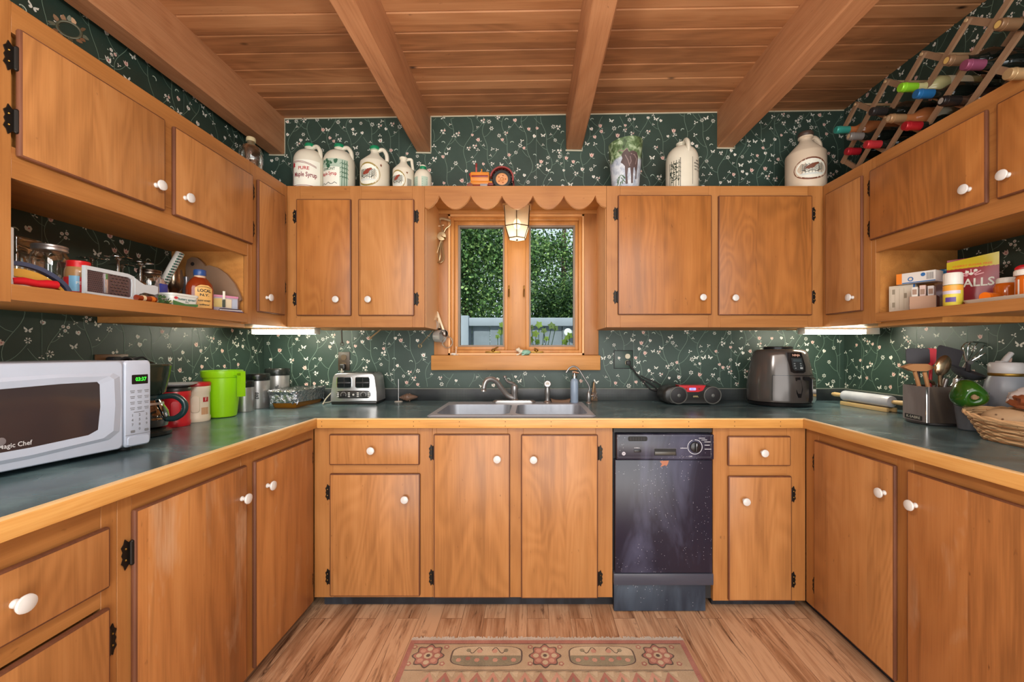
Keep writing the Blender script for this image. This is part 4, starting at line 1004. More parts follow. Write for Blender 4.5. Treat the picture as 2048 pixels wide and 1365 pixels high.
def d6(b, r, z1):
    f = lab(r, 0, -.75); g = lab(r, 0, -.75, 2); b.stroke(f, [(-.035, .02), (.028, .02), (.028, z1-.01), (-.035, z1-.03), (-.035, .02)], .003, inkk); trees(b, g, -.033, .026, .025, z1-.02, C('label_black_green', (52, 62, 50), .5), 4)
    rnd = random.Random(9)
    for k in range(26): b.pattern(g, circle(rnd.uniform(-.03, .024), rnd.uniform(.05, z1-.03), .005, 5), M['label_black_green'])
    f = lab(r, 0, .72); b.stroke(f, [(-.036, .03), (.036, .03), (.036, z1-.006), (-.036, z1-.006), (-.036, .03)], .0022, inkk)
    for k, (s_, w) in enumerate((('KEEP', .02), ('REFRIGERATED', .05), ('ONCE OPEN', .05), ('NET 1 GAL', .045))): b.text(f, s_, .011, inkk, 0, z1-.022-.017*k, weight=.02, width=w)
jug('large plain cream syrup jug seen from its handle side, right of the moose pot', 1364, 2.365, .089, .310, 'dome', None, -PI/2+.1, neck=.026, deco=d6, sh=.60)
def d7(b, r, z1): oval(b, r, z1*.52, -.28, .090, .062, brown_, C('label_horse', (116, 66, 44), .5))
jug('large cream syrup jug with a brown cap and oval horse picture, beside the wine rack', 1611, 2.37, .102, .355, 'cone', C('brown_cap', (74, 58, 48), .5), .1, neck=.030, tone=C('warm_cream', (214, 196, 172), .42), deco=d7, dome=False, sh=.62)
# moose pot
def pot_mat():
    n = N('painted_winter_forest'); co = n.coord(); sp = n.n('ShaderNodeSeparateXYZ'); n.set(sp.inputs[0], co)
    f = n.noise(co, 26, 5, .65, .6); g = n.noise(co, 9, 4, .6)
    up = n.ramp(f, [(.34, srgb(38, 56, 34)), (.5, srgb(96, 122, 80)), (.62, srgb(176, 194, 160))]); dn = n.ramp(f, [(.35, srgb(150, 162, 180)), (.6, srgb(208, 216, 222))])
    z = n.math('ADD', sp.outputs[2], n.math('MULTIPLY', n.math('SUBTRACT', g, .5), .12))
    k = n.math('MULTIPLY', n.math('SUBTRACT', z, .185), 60, clamp=True); k.node.use_clamp = True
    return n.bsdf(n.mix(k, dn, up), .5)
t = thing('painted_sap_bucket', 'tapered bucket painted with a moose in snowy forest, right of the valance', 'bucket', (.541, 2.39, ZU1-.002))
b = B(); sl = Matrix(((1, 0, 0, 0), (0, 1, 0, 0), (.10, 0, 1, 0), (0, 0, 0, 1)))
prb = lambda z: .073+.024*z/.30
def shear(p): p.z += p.x*.10*(p.z/.3); return p
P = [(prb(z), z) for z in [k*.03 for k in range(11)]]
b.lathe(P+[(.092, .30), (.078, .12), (0, .118)], pot_mat(), seg=36)
def pf(l): return lambda u, v: Vector(((prb(v)+.0006*l)*math.sin(u/.085), -(prb(v)+.0006*l)*math.cos(u/.085), v))
mo, mo2, gr = C('moose_brown', (84, 68, 66), .6, vary=.3), C('moose_light', (142, 122, 118), .6), C('spruce_green', (52, 92, 40), .6)
ms = [(-.035, .185), (-.04, .205), (-.025, .225), (-.01, .232), (0, .215), (.02, .222), (.045, .214), (.056, .195), (.056, .15), (.052, .11), (.052, .072), (.044, .07), (.043, .11), (.034, .135), (.028, .13), (.026, .09), (.028, .048), (.016, .046), (.014, .09), (.008, .13), (-.004, .128), (-.008, .09), (-.004, .044), (-.018, .042), (-.02, .09), (-.022, .14), (-.034, .155), (-.045, .165)]
b.pattern(pf(1), ms, mo); b.stroke(pf(2), [(-.02, .2), (-.005, .17), (.004, .14)], .004, mo2); b.stroke(pf(2), [(.01, .205), (.03, .2), (.045, .18), (.04, .15)], .005, mo2); b.stroke(pf(2), [(.006, .19), (.012, .165), (.006, .15)], .004, mo2)
for q in (-1, 1): b.stroke(pf(2), [(-.028, .222), (-.03+q*.018, .235), (-.032+q*.026, .228)], .004, mo2)
rnd = random.Random(4)
for k in range(26): u, v = -.07+rnd.random()*.04, .015+rnd.random()*.09; b.stroke(pf(1), [(u, v), (u+rnd.uniform(-.012, .018), v-.014)], .004, gr)
for v in b.bm.verts: shear(v.co)
b.build('bucket_wall', t)
# toy tractor
to, tr, tk, ty = C('toy_orange', (206, 128, 44), .45, vary=.15), C('toy_dark_red', (128, 40, 36), .45), C('toy_black_rubber', (38, 42, 40), .7), C('toy_wheel_orange', (196, 136, 86), .5)
t = thing('toy_tractor', 'orange and red toy farm tractor standing on top of the valance', 'toy tractor', (-.234, 2.322, ZU1-.0025))
b = B(); b.box(-.105, 0, -.026, .026, .052, .104, to, .006); b.box(-.10, -.005, -.0285, .0285, .072, .085, tr, .004); b.box(-.105, .035, -.023, .023, .034, .054, to, .004); b.ball((-.105, -.014, .092), (.009, .009, .009), red_, 10); b.ball((-.105, .014, .092), (.009, .009, .009), red_, 10); b.build('hood', t)
b = B(); b.box(-.11, .06, -.018, .018, .016, .036, tr, .003); b.box(-.05, -.01, -.03, -.018, .022, .036, C('toy_grey', (150, 140, 140), .5), .002); b.box(-.006, .03, -.032, .032, .028, .04, tr, .002); b.tube([(-.105, -.04, .016), (-.105, .04, .016)], .004, tr); b.tube([(.07, -.04, .05), (.07, .04, .05)], .005, tr); b.box(.105, .125, -.012, .012, .02, .04, tk, .003); b.build('chassis', t)
b = B(); b.tube([(-.075, 0, .10), (-.075, 0, .148)], .0045, C('toy_pink', (188, 92, 88), .5), 8); b.tube([(-.075, 0, .138), (-.075, 0, .160)], .0055, tr, 8); b.build('exhaust_pipe', t)
b = B(); b.tube([(-.045, 0, .10), (-.045, 0, .128)], .004, to, 8); b.build('air_intake', t)
b = B(); b.tube([(.005, 0, .085), (.032, 0, .105)], .003, C('toy_steering', (206, 186, 130), .5)); b.lathe([(.016, -.002), (.018, 0), (.016, .002)], tk, xf=Matrix.Translation((.034, 0, .106)) @ Matrix.Rotation(-.9, 4, 'Y'), seg=16); b.build('steering_wheel', t)
for y in (-.042, .042):
    xf = Matrix.Translation((.072, y, .052)) @ Matrix.Rotation(PI/2, 4, 'X'); b = B()
    b.lathe([(.034, -.013), (.048, -.012), (.052, -.006), (.052, .006), (.048, .012), (.034, .013), (.034, -.013)], tk, seg=28, xf=xf)
    for k in range(18): b.box(-.0035, .0035, -.052, -.0545, -.012, .012, tk, xf=xf @ Matrix.Rotation(k*2*PI/18, 4, 'Z'))
    o = b.build('rear_wheel', t)
    b = B(); b.lathe([(.034, -.008), (.034, .008), (.026, .010), (.012, .007), (.006, .013), (0, .013)], ty, seg=24, xf=xf); b.lathe([(0, -.013), (.034, -.008)], ty, seg=24, xf=xf)
    for k in range(5): b.ball(xf @ Vector((.02*math.cos(k*1.257), .02*math.sin(k*1.257), .0095)), .003, tr, 6)
    b.build('wheel_hub', o)
    b = B(); A = arc(.072, .054, .058, -.25, PI-.15, 14); D = arc(.072, .054, .066, PI-.15, -.25, 14); b.prism(A+D, y-.019, y+.019, tr, 'xz'); b.build('fender', t)
for y in (-.036, .036):
    b = B(); xf = Matrix.Translation((-.105, y, .018)) @ Matrix.Rotation(PI/2, 4, 'X'); b.lathe([(.008, -.008), (.017, -.007), (.0185, 0), (.017, .007), (.008, .008), (0, .008)], C('toy_front_tyre', (120, 64, 48), .6), seg=20, xf=xf); b.build('front_wheel', t)
# clear bottle in the left corner
t = thing('clear_glass_bottle', 'clear round-shouldered glass bottle with a stopper in the left corner above the cabinets', 'bottle', (-1.46, 2.16, ZU1-.002))
b = B(); b.lathe([(.052, 0), (.056, .006), (.056, .12), (.054, .145), (.044, .168), (.024, .182), (.018, .188), (.018, .205)], M['jar_glass'], seg=28); b.lathe([(.052, .004), (.053, .05), (0, .05)], M['jar_glass'], seg=28); b.build('bottle_glass', t)
b = B(); b.lathe([(.021, .200), (.022, .203), (.022, .215), (.019, .221), (0, .221)], C('cork', (196, 182, 142), .6), seg=20); b.build('stopper', t)
# leafy metal ornament, far left
t = thing('metal_leaf_wreath', 'small dark bronze leaf wreath standing on the left wall cabinet below the beam', 'ornament', (-1.47, 1.32, ZU1-.002), .75)
lf = C('bronze_leaf', (120, 92, 66), .45, .6); lg = C('verdigris_leaf', (70, 70, 52), .5, .4)
b = B(); b.tube([(.026*math.cos(k*PI/12), 0, .135+.024*math.sin(k*PI/12)) for k in range(24)], .004, lg, 8, closed=True); b.box(-.03, .03, -.02, .02, 0, .006, lg, .002); b.tube([(0, 0, .004), (0, 0, .113)], .004, lg); b.build('ring', t)
rnd = random.Random(8)
for k in range(12):
    a = k*PI/6; p = Vector((.026*math.cos(a), 0, .135+.024*math.sin(a))); d = Vector((math.cos(a+rnd.uniform(-.9, .9)), rnd.uniform(-.7, .1), math.sin(a+rnd.uniform(-.9, .9)))).normalized(); s_ = d.cross(Vector((0, 1, 0))).normalized()
    b = B(); b.loft([(0, 0), (.006, .008), (.004, .016), (0, .021), (-.004, .016), (-.006, .008)], [(-.001, 1), (.001, 1)], lf if k % 3 else lg, 'xz', xf=Matrix.Translation(p) @ Matrix((( s_.x, 0, d.x, 0), (s_.y, 1, d.y, 0), (s_.z, 0, d.z, 0), (0, 0, 0, 1)))); b.build('leaf', t)
# wine rack
rk = C('weathered_rack_wood', (132, 102, 76), .65, vary=.3); rk2 = C('rack_dowel', (176, 146, 108), .6)
t = thing('wine_rack', 'folding lattice wine rack of greyish wood standing on the right-hand wall cabinets', 'wine rack', (0, 0, 0))
PK0, PP, LV = 2.05, .1745, .08
def lattice(b, X, off):
    for fam in (1, -1):
        for k in range(-3, 9):
            yp = PK0-PP*k; ya, za = yp, 2.43; yb, zb = yp+fam*PP*2, 2.43-LV*4
            n = 16; seg_ = [(ya+(yb-ya)*q/n, za+(zb-za)*q/n) for q in range(n+1)]; seg_ = [p for p in seg_ if 1.05 <= p[0] <= 2.145]
            if len(seg_) < 4: continue
            p, q = seg_[0], seg_[-1]; d = Vector((q[0]-p[0], q[1]-p[1])).normalized(); e = d*.010; w = Vector((-d.y, d.x))*.011
            P = [(p[0]-e.x+w.x, p[1]-e.y+w.y), (p[0]-e.x-w.x, p[1]-e.y-w.y), (q[0]+e.x-w.x, q[1]+e.y-w.y), (q[0]+e.x+w.x, q[1]+e.y+w.y)]
            x0 = X+(0 if fam > 0 else .0105); b.prism(P, x0, x0+.010, rk, 'yz')
b = B(); lattice(b, 1.60, 0); b.build('front_lattice', t)
b = B(); lattice(b, 1.80, 0); b.build('back_lattice', t)
for k in range(6):
    for lv_ in (0, 2, 4):
        y = PK0-PP*k
        b = B(); b.tube([(1.595, y, 2.43-LV*lv_), (1.826, y, 2.43-LV*lv_)], .006, rk2, 8); b.build('dowel', t)
gl_d, gl_o, gl_c, gl_b = C('dark_green_bottle_glass', (22, 26, 22), .08), C('rose_wine_glass', (150, 90, 52), .1), C('pale_wine_glass', (170, 166, 120), .1), C('brown_bottle_glass', (46, 32, 24), .08)
def wine(lb, pxx, pyy, X, glass, foil, label_m=None, r=.037, L=.30, cap_m=None):
    y = X*F/(pxx-CX); z = ZC+(CY-pyy)*y/F
    t = thing('wine_bottle', lb, 'wine bottle', (X, y, z), 0, 'wine bottles lying in the lattice rack')
    xf = Matrix.Rotation(PI/2, 4, 'Y') @ Matrix.Diagonal((1.12, 1.12, 1, 1)); b = B()
    b.lathe([(.0135, .0), (.0145, .002), (.0145, .085), (.018, .10), (.029, .118), (r, .138), (r, L-.008), (r*.9, L), (0, L-.012)], glass, seg=22, xf=xf)
    b.build('bottle_glass', t)
    b = B(); b.lathe([(0, -.0025), (.0138, -.002), (.0152, .001), (.0152, .012), (.0165, .013), (.0165, .020), (.0154, .021), (.0154, .062)], foil, seg=20, xf=xf, top=False)
    b.lathe([(0, -.003), (.0095, -.0028)], cap_m or foil, seg=16, xf=xf); b.build('foil_capsule', t)
    if label_m: b = B(); b.lathe([(r+.0006, .165), (r+.0006, .255)], label_m, seg=22, xf=xf, bot=False, top=False); b.build('paper_label', t)
F_ = lambda n, rgb: C('foil_'+n, rgb, .3, .3)
wl = C('wine_label', (196, 190, 168), .6)
wine('rose wine bottle with a teal foil neck, nearest the left end of the rack', 1672, 260, 1.515, gl_o, F_('teal', (52, 142, 130)))
wine('wine bottle with a silver-grey foil neck just right of the teal one', 1698, 273, 1.515, gl_d, F_('silver', (120, 116, 112)), cap_m=F_('tan', (186, 164, 134)))
wine('wine bottle with a short crimson foil neck in the bottom row at the left end', 1693, 303, 1.56, gl_d, F_('crimson', (158, 28, 40)))
wine('wine bottle with a red foil neck below the silver one', 1732, 289, 1.515, gl_d, F_('scarlet', (168, 44, 50)))
wine('wine bottle with a matt black foil neck in the top row', 1743, 223, 1.52, gl_d, F_('black', (46, 44, 44)))
wine('pink wine bottle with a tan cork-coloured neck in the middle row', 1778, 237, 1.515, gl_o, F_('tan_neck', (150, 118, 84)), wl, cap_m=F_('tan', (186, 164, 134)))
wine('wine bottle with a long dark red foil neck in the bottom row', 1809, 252, 1.515, gl_d, F_('dark_red', (150, 26, 34)), wl)
wine('white wine bottle with a bright lime green foil neck', 1801, 175, 1.505, gl_c, F_('lime', (132, 196, 44)), C('pale_wine_label', (210, 206, 180), .6))
wine('wine bottle with a bright blue foil neck right of the lime one', 1832, 188, 1.51, gl_d, F_('blue', (34, 98, 152)))
wine('wine bottle with a black foil neck showing a pale crest on its end', 1883, 202, 1.515, gl_b, F_('jet', (26, 24, 24)), cap_m=F_('crest', (150, 146, 140)))
wine('wine bottle with a gold-ringed tan cap in the top row left of the purple neck', 1894, 121, 1.51, gl_d, F_('brown_wax', (126, 98, 72)), cap_m=F_('gold', (206, 176, 104)))
wine('wine bottle with a purple foil neck', 1929, 130, 1.515, gl_d, F_('purple', (128, 66, 92)))
wine('wine bottle with a pale tan foil neck low at the right edge of the picture', 2016, 148, 1.515, gl_b, F_('pale_tan', (160, 134, 96)), wl)
wine('wine bottle with a bright gold cap high at the right edge of the picture', 1997, 49, 1.51, gl_d, F_('umber', (120, 92, 66)), cap_m=F_('gold', (206, 176, 104)))
# ------------------------------------------------------------------ left worktop
GT = CT+.0006
# microwave, local x to the viewer's right, local -y is its front; origin = its lower front right corner
t = thing('microwave_oven', 'white microwave oven with a green clock on the left worktop', 'microwave', (-1.223, 1.33, GT), math.radians(78.3))
wt = M['white']; glz = C('microwave_window', (56, 48, 48), .08, spec=.6); dsp = C('display_dark', (30, 24, 20), .2); gry = C('button_grey', (118, 120, 124), .5)
b = B(); b.box(-.50, 0, .03, .325, .012, .281, wt, .006)
for (x, y) in ((-.03, .06), (-.03, .29), (-.47, .06), (-.47, .29)): b.lathe([(.016, 0), (.016, .013)], M['soft_black'], c=(x, y, 0), seg=14)
b.build('housing', t)
b = B(); out = rrect(-.502, -.0725, .016, .282, .012); b.loft(out, [(.032, 1), (.006, 1), (.001, .992), (-.002, .972)], wt, 'xz')
win_ = [(-.43, .064), (-.28, .066), (-.16, .074), (-.138, .085), (-.1325, .15), (-.134, .215), (-.14, .223), (-.22, .2235), (-.33, .2195), (-.43, .214)]
cen = (-.28, .146); grow = lambda k: [(cen[0]+(p[0]-cen[0])*k, cen[1]+(p[1]-cen[1])*(k*1.0)) for p in win_]
rim = [(-.45, .035), (-.28, .037), (-.11, .05), (-.084, .07), (-.080, .15), (-.084, .235), (-.10, .246), (-.22, .25), (-.33, .247), (-.45, .242)]
ft = lambda y: flat((0, y, 0))
for k in range(10):                                # the scooped surround of the window
    a, c = rim[k], rim[(k+1) % 10]; d, e = win_[k], win_[(k+1) % 10]
    b.face([ft(-.0022)(*a), ft(-.0022)(*c), ft(-.0075)(*[e[0]*.35+c[0]*.65, e[1]*.35+c[1]*.65]), ft(-.0075)(*[d[0]*.35+a[0]*.65, d[1]*.35+a[1]*.65])], wt)
    b.face([ft(-.0075)(*[d[0]*.35+a[0]*.65, d[1]*.35+a[1]*.65]), ft(-.0075)(*[e[0]*.35+c[0]*.65, e[1]*.35+c[1]*.65]), ft(-.0035)(*e), ft(-.0035)(*d)], wt)
door = b.build('door', t, angle=25)
b = B(); b.prism(win_, -.0036, -.0030, glz, 'xz')
b.text(flat((0, -.0041, 0)), 'Magic Chef', .0165, C('logo_silver', (206, 204, 204), .3), -.306, .079, weight=.012, width=.060)
b.ball((-.330, -.0042, .092), (.009, .0006, .010), C('logo_ghost', (120, 112, 112), .4), 10)
b.build('window', door)
b = B(); out = rrect(-.0705, .002, .016, .282, .010); b.loft(out, [(.032, 1), (.004, 1), (0, .96), (-.0012, .93)], wt, 'xz')
f2 = flat((0, -.0020, 0)); b.pattern(f2, rrect(-.052, -.007, .2085, .2375, .002, 2), dsp)
b.text(flat((0, -.0027, 0)), '03:37', .0165, M['led_green'], -.027, .223, weight=.015, width=.030)
for r in range(4):
    for c in range(3):
        for q in range(2): b.stroke(f2, [(-.056+.0195*c+.0015*q, .188-.0175*r-.005*q), (-.044+.0195*c-.001*q, .188-.0175*r-.005*q)], .0021, gry)
for r in range(4):
    for c in range(3):
        s_ = '123456789 0 '[r*3+c]
        if s_ != ' ': b.text(f2, s_, .0105, gry, -.050+.0195*c, .112-.0145*r, weight=.03)
b.stroke(f2, [(-.046, .1215), (-.018, .1215)], .0022, gry)
for u in (-.055, -.017): b.pattern(f2, rrect(u, u+.012, .0585, .0665, .002, 2), gry)
b.stroke(f2, [(-.069, .053), (.0005, .053)], .0012, gry); b.build('control_panel', t, angle=25)
b = B(); b.loft(rrect(-.064, -.004, .020, .047, .006), [(-.001, 1), (-.0045, .95)], wt, 'xz'); b.build('door_release_button', t)
# wall outlet behind it, with two plugs
t = thing('wall_outlet', 'wooden wall outlet plate with two black plugs, just above the microwave', 'outlet', (XL, 1.655, 1.172), PI/2)
b = B(); b.box(-.065, .065, -.007, 0, -.06, .028, C('outlet_wood_plate', (112, 74, 40), .5), .003); b.build('cover_plate', t)
for x in (-.012, .052):
    b = B(); b.box(x-.02, x+.02, -.042, -.0075, -.012, .018, M['soft_black'], .007); b.tube(bez([(x, -.036, .004), (x+.03, -.05, .014), (x+.06, -.046, -.01), (x+.075, -.03, -.06)], 5), .0042, M['soft_black'], 8); b.build('plug', t)
# coffee maker
cdk, cte = C('coffee_black', (26, 30, 28), .25), C('teal_black', (30, 56, 58), .25)
t = thing('coffee_maker', 'dark drip coffee maker with a round glass carafe, behind the microwave', 'coffee maker', (-1.425, 1.525, GT), math.radians(60))
b = B(); b.lathe([(.072, 0), (.080, .004), (.080, .016), (.070, .022), (.062, .026), (0, .026)], cdk, seg=32); b.box(-.055, .055, .045, .125, 0, .27, cdk, .015); b.build('base', t)
b = B(); b.lathe([(.054, .150), (.062, .158), (.074, .22), (.078, .252), (.080, .256), (.076, .262), (0, .264)], C('coffee_green_black', (36, 46, 36), .18), seg=32); b.build('brew_basket', t)
b = B(); b.lathe([(.050, .028), (.068, .034), (.074, .058), (.070, .088), (.056, .116), (.047, .130), (.049, .140)], M['brown_glass'], seg=32); b.lathe([(.048, .0285), (.066, .036), (.0715, .058), (.0705, .07), (0, .07)], C('black_coffee', (40, 22, 14), .08), seg=28); c_ = b.build('carafe', t)
b = B(); b.lathe([(.050, .134), (.053, .138), (.051, .148), (0, .149)], cte, seg=28); b.lathe([(.0555, .110), (.0575, .114), (.0555, .122)], M['steel'], seg=28, bot=False, top=False)
d = Vector((math.cos(-.75), math.sin(-.75), 0)); Z = Vector((0, 0, 1))
b.tube(bez([d*.05+Z*.140, d*.095+Z*.142, d*.124+Z*.115, d*.122+Z*.082, d*.098+Z*.060, d*.071+Z*.058], 6), .0105, cte, 10); b.build('carafe_handle', c_)
# coffee canisters
def can(name, lb, p, r, H, body, lid, band=None, grip=True, rz=0):
    t = thing(name, lb, 'canister', (p[0], p[1], GT), rz)
    b = B(); b.lathe([(r*.96, 0), (r, .006), (r, H*.12), (r*.95, H*.15), (r*.95, H*.72), (r, H*.76), (r, H*.9), (r*.93, H*.93)], body, seg=32)
    if grip: b.loft(rrect(-.016, .016, H*.22, H*.68, .014), [(-r*.90, 1), (-r*.985, .9), (-r*.995, .7)], body, 'xz')
    if band:
        g = cyl(r*.955, 0, .85); b.sheet(g, -.012, .012, H*.5, H*.62, M['label_red'], 3, 1); b.sheet(g, -.018, .012, H*.18, H*.36, C('label_tan', (206, 160, 118), .5), 3, 1); b.text(cyl(r*.96, 0, .85), 'F', .02, paper_w, 0, H*.56)
    b.build('body', t)
    b = B(); b.lathe([(r*1.0, H*.9), (r*1.03, H*.91), (r*1.03, H*.97), (r*.96, H), (0, H)], lid, seg=32); b.build('lid', t); return t
can('coffee_can', 'bright red plastic coffee canister beside the glass carafe', (-1.478, 1.722), .051, .160, C('canister_red', (206, 36, 46), .32), C('canister_black_lid', (44, 46, 42), .4), rz=.7)
t = thing('saucer', 'greyish white plate lying on the red coffee canister', 'plate', (-1.482, 1.722, GT+.1605)); b = B(); b.lathe([(.03, 0), (.045, .002), (.076, .012), (.078, .015), (.074, .0155), (.044, .006), (0, .005)], C('plate_white', (196, 200, 204), .25), seg=36); tag(t, None); b.build('dish', t)
can('coffee_can', 'cream plastic coffee canister with a red lid, left of the lime pitcher', (-1.482, 1.838), .0490, .172, C('canister_cream', (226, 216, 192), .4), C('canister_red_lid', (190, 36, 40), .35), band=1, rz=.55)
# lime pitcher
lime = C('lime_plastic', (150, 214, 20), .28)
t = thing('pitcher', 'lime green plastic pitcher standing on the left worktop', 'pitcher', (-1.462, 1.962, GT), 0)
b = B(); b.lathe([(.050, 0), (.056, .003), (.058, .010), (.0755, .185), (.080, .187), (.0815, .190), (.083, .217), (.079, .218), (.077, .20), (.058, .02), (0, .014)], lime, seg=40); b.build('cup', t)
b = B(); d = Vector((math.cos(-.25), math.sin(-.25), 0)); s_ = Vector((-d.y, d.x, 0))
for (a0, a1, z0, z1) in ((.078, .123, .196, .215), (.102, .124, .098, .206)):
    P = [d*a0-s_*.012, d*a1-s_*.012, d*a1+s_*.012, d*a0+s_*.012]; b.prism([(p.x, p.y) for p in P], z0, z1, lime, 'xy')
b.build('handle', t)
# steel canisters
def tin(lb, p, r, H, txt):
    t = thing('kitchen_canister', lb, 'canister', (p[0], p[1], GT), 0, 'steel canisters in the left corner')
    b = B(); b.lathe([(r*.97, 0), (r, .004), (r, H*.82)], M['steel'], seg=36)
    if txt: b.text(lambda u, v: cyl(r+.0007, H*.38, .55)(v, u), txt, .030, inkk, 0, 0, weight=.03)
    b.build('body', t); b = B(); b.lathe([(r*1.02, H*.80), (r*1.04, H*.82), (r*1.04, H*.96), (r*.98, H), (0, H)], cdk, seg=36); b.build('lid', t)
tin('small steel canister with black lid half behind the lime pitcher', (-1.473, 2.130), .042, .155, '')
tin('middle-sized steel canister with black lid behind the foil-covered dish', (-1.488, 2.256), .056, .186, 'tea')
tin('tall steel canister with black lid in the left corner of the worktop', (-1.505, 2.458), .063, .206, 'sugar')
# foil covered baking dish
foil = N('crinkled_foil'); co = foil.coord(); nz = foil.noise(co, 48, 4, .6, .5); foil_m = foil.bsdf((*srgb(196, 198, 204), 1), .18, 1.0, .5, foil.bump(nz, 1.0, .012))
t = thing('baking_dish', 'glass baking dish of brown food covered in crumpled foil', 'baking dish', (-1.338, 2.385, GT), 0)
b = B(); b.loft(rrect(-.062, .062, -.145, .145, .02), [(0, .97), (.004, 1), (.035, 1.08)], C('amber_dish', (142, 92, 26), .12), 'xy'); b.build('dish', t)
b = B(); rnd = random.Random(12); P = rrect(-.074, .074, -.158, .158, .022, 5); n = len(P)
rings = []
for lvl, (z, k, j) in enumerate(((.024, 1.0, .009), (.048, 1.03, .007), (.074, 1.06, .005), (.090, 1.12, .007), (.095, 1.09, .005), (.091, .9, .006))):
    rings.append([b.bm.verts.new((p[0]*k+rnd.uniform(-j, j)*.6, p[1]*(1+(k-1)*.6)+rnd.uniform(-j, j)*.6, z+rnd.uniform(-j, j)*(1.4 if lvl == 0 else .7))) for p in P])
for A, D in zip(rings, rings[1:]):
    for q in range(n): b.bm.faces.new((A[q], A[(q+1) % n], D[(q+1) % n], D[q])).material_index = b.mi(foil_m)
c0 = b.bm.verts.new((0, 0, .086))
for q in range(n): b.bm.faces.new((rings[-1][q], rings[-1][(q+1) % n], c0)).material_index = b.mi(foil_m)
b.build('foil_cover', t, angle=20)
# toaster
t = thing('toaster', 'four-slot steel toaster with black front openings, left of the sink', 'toaster', (-1.023, 2.385, GT), math.radians(3))
st, dst = M['steel'], C('toaster_dark', (38, 36, 34), .3)
b = B(); b.loft([(-.132, .016), (.132, .016), (.130, .07), (.118, .158), (.108, .174), (.092, .180), (-.092, .180), (-.108, .174), (-.118, .158), (-.130, .07)], [(.002, .95), (0.004, .985), (.012, 1), (.165, 1), (.172, .97)], st, 'xz')
b.build('housing', t, angle=28)
b = B(); b.box(-.128, .128, .006, .166, 0, .018, dst, .005)
for (y0, y1) in ((.04, .068), (.105, .133)):
    for x in (-.055, .055): b.box(x-.042, x+.042, y0, y1, .1795, .1815, dst)
b.build('base', t)
for x in (-.052, .052):
    b = B(); b.loft(rrect(x-.043, x+.043, .094, .160, .012), [(.004, 1.0), (.0005, 1.0), (.0001, .95)], M['chrome'], 'xz'); b.loft(rrect(x-.039, x+.039, .098, .156, .010), [(.001, 1), (-.0008, 1)], C('toaster_slot', (28, 32, 32), .12), 'xz'); b.box(x-.002, x+.002, -.002, 0, .10, .153, dst); b.box(x-.036, x+.036, -.006, -.001, .121, .130, C('lever_black', (52, 52, 52), .3), .002); b.build('lever_panel', t)
b = B(); b.loft(rrect(-.096, .096, .036, .080, .021, 6), [(.004, 1), (-.001, 1), (-.002, .97)], dst, 'xz')
f2 = flat((0, -.0025, 0)); wl2 = C('dial_white', (198, 196, 190), .4)
for x in (-.056, .056):
    for k in range(10):
        a = -.4+k*(PI+.8)/9; b.stroke(f2, [(x+.013*math.cos(a), .057+.013*math.sin(a)), (x+.017*math.cos(a), .057+.017*math.sin(a))], .002, wl2)
    for dx in (-.031, .031):
        for dz in (-.010, 0, .010): b.pattern(f2, rrect(x+dx-.006, x+dx+.006, .057+dz-.003, .057+dz+.003, .0015, 2), wl2)
    b.lathe([(.010, 0), (.009, .010), (0, .011)], dst, seg=16, xf=Matrix.Translation((x, -.002, .057)) @ Matrix.Rotation(PI/2, 4, 'X'))
b.pattern(f2, circle(0, .057, .006, 10), wl2); b.build('control_panel', t)
b = B(); b.tube(bez([(-.135, .14, .04), (-.165, .10, .008), (-.185, .04, .005), (-.165, -.01, .006), (-.175, .05, .03), (-.15, .13, .09), (-.13, .165, .16), (-.135, .17, .20)], 8), .0035, C('white_cord', (172, 166, 150), .5), 8); b.build('cord', t)
# outlet above it
t = thing('wall_outlet', 'dark brown wall outlet plate with a plug above the toaster', 'outlet', (-1.173, YB, 1.146))
b = B(); b.box(-.036, .036, -.006, -.001, -.058, .058, C('outlet_brown', (62, 48, 34), .4), .002); 
for z in (-.024, .024): b.loft(rrect(-.017, .017, z-.017, z+.017, .012), [(-.005, 1), (-.008, .96)], C('outlet_face', (84, 66, 46), .4), 'xz')
b.build('cover_plate', t)
b = B(); b.box(-.016, .016, -.034, -.008, -.052, -.016, dst, .006); b.build('plug', t)
# white spindle and the sea shell
t = thing('spindle_stand', 'thin white spindle on a small round base right of the toaster', 'holder', (*on_counter(797, 804.5)[:2], GT)); b = B(); b.lathe([(.024, 0), (.025, .002), (.022, .005), (.006, .007), (0, .007)], C('spindle_white', (196, 192, 180), .4), seg=24); b.build('base', t); b = B(); b.tube([(0, 0, .005), (0, 0, .138)], .0022, M['steel'], 8); b.build('pin', t)
shl = C('sea_shell', (112, 88, 72), .5, vary=.5)
t_ = B(); prof = [(0, -.056), (.004, -.052), (.011, -.036), (.018, -.012), (.024, .006), (.021, .016), (.017, .022), (.018, .026), (.012, .034), (.013, .037), (.007, .044), (.007, .047), (.003, .054), (0, .056)]
t_.lathe(prof, shl, seg=20, xf=Matrix.Translation((0, 0, .022)) @ Matrix.Rotation(.25, 4, 'Z') @ Matrix.Rotation(-PI/2, 4, 'Y'))
for k in range(7): a = k*.9; t_.ball((.008, .023*math.cos(a), .022+.021*math.sin(a)), (.005, .004, .004), shl, 6)
o = t_.build('sea_shell'); p = on_counter(817, 804); o.location = (p[0], p[1], GT+.0045); tag(o, 'brown spiral sea shell lying on the worktop left of the sink', 'shell')
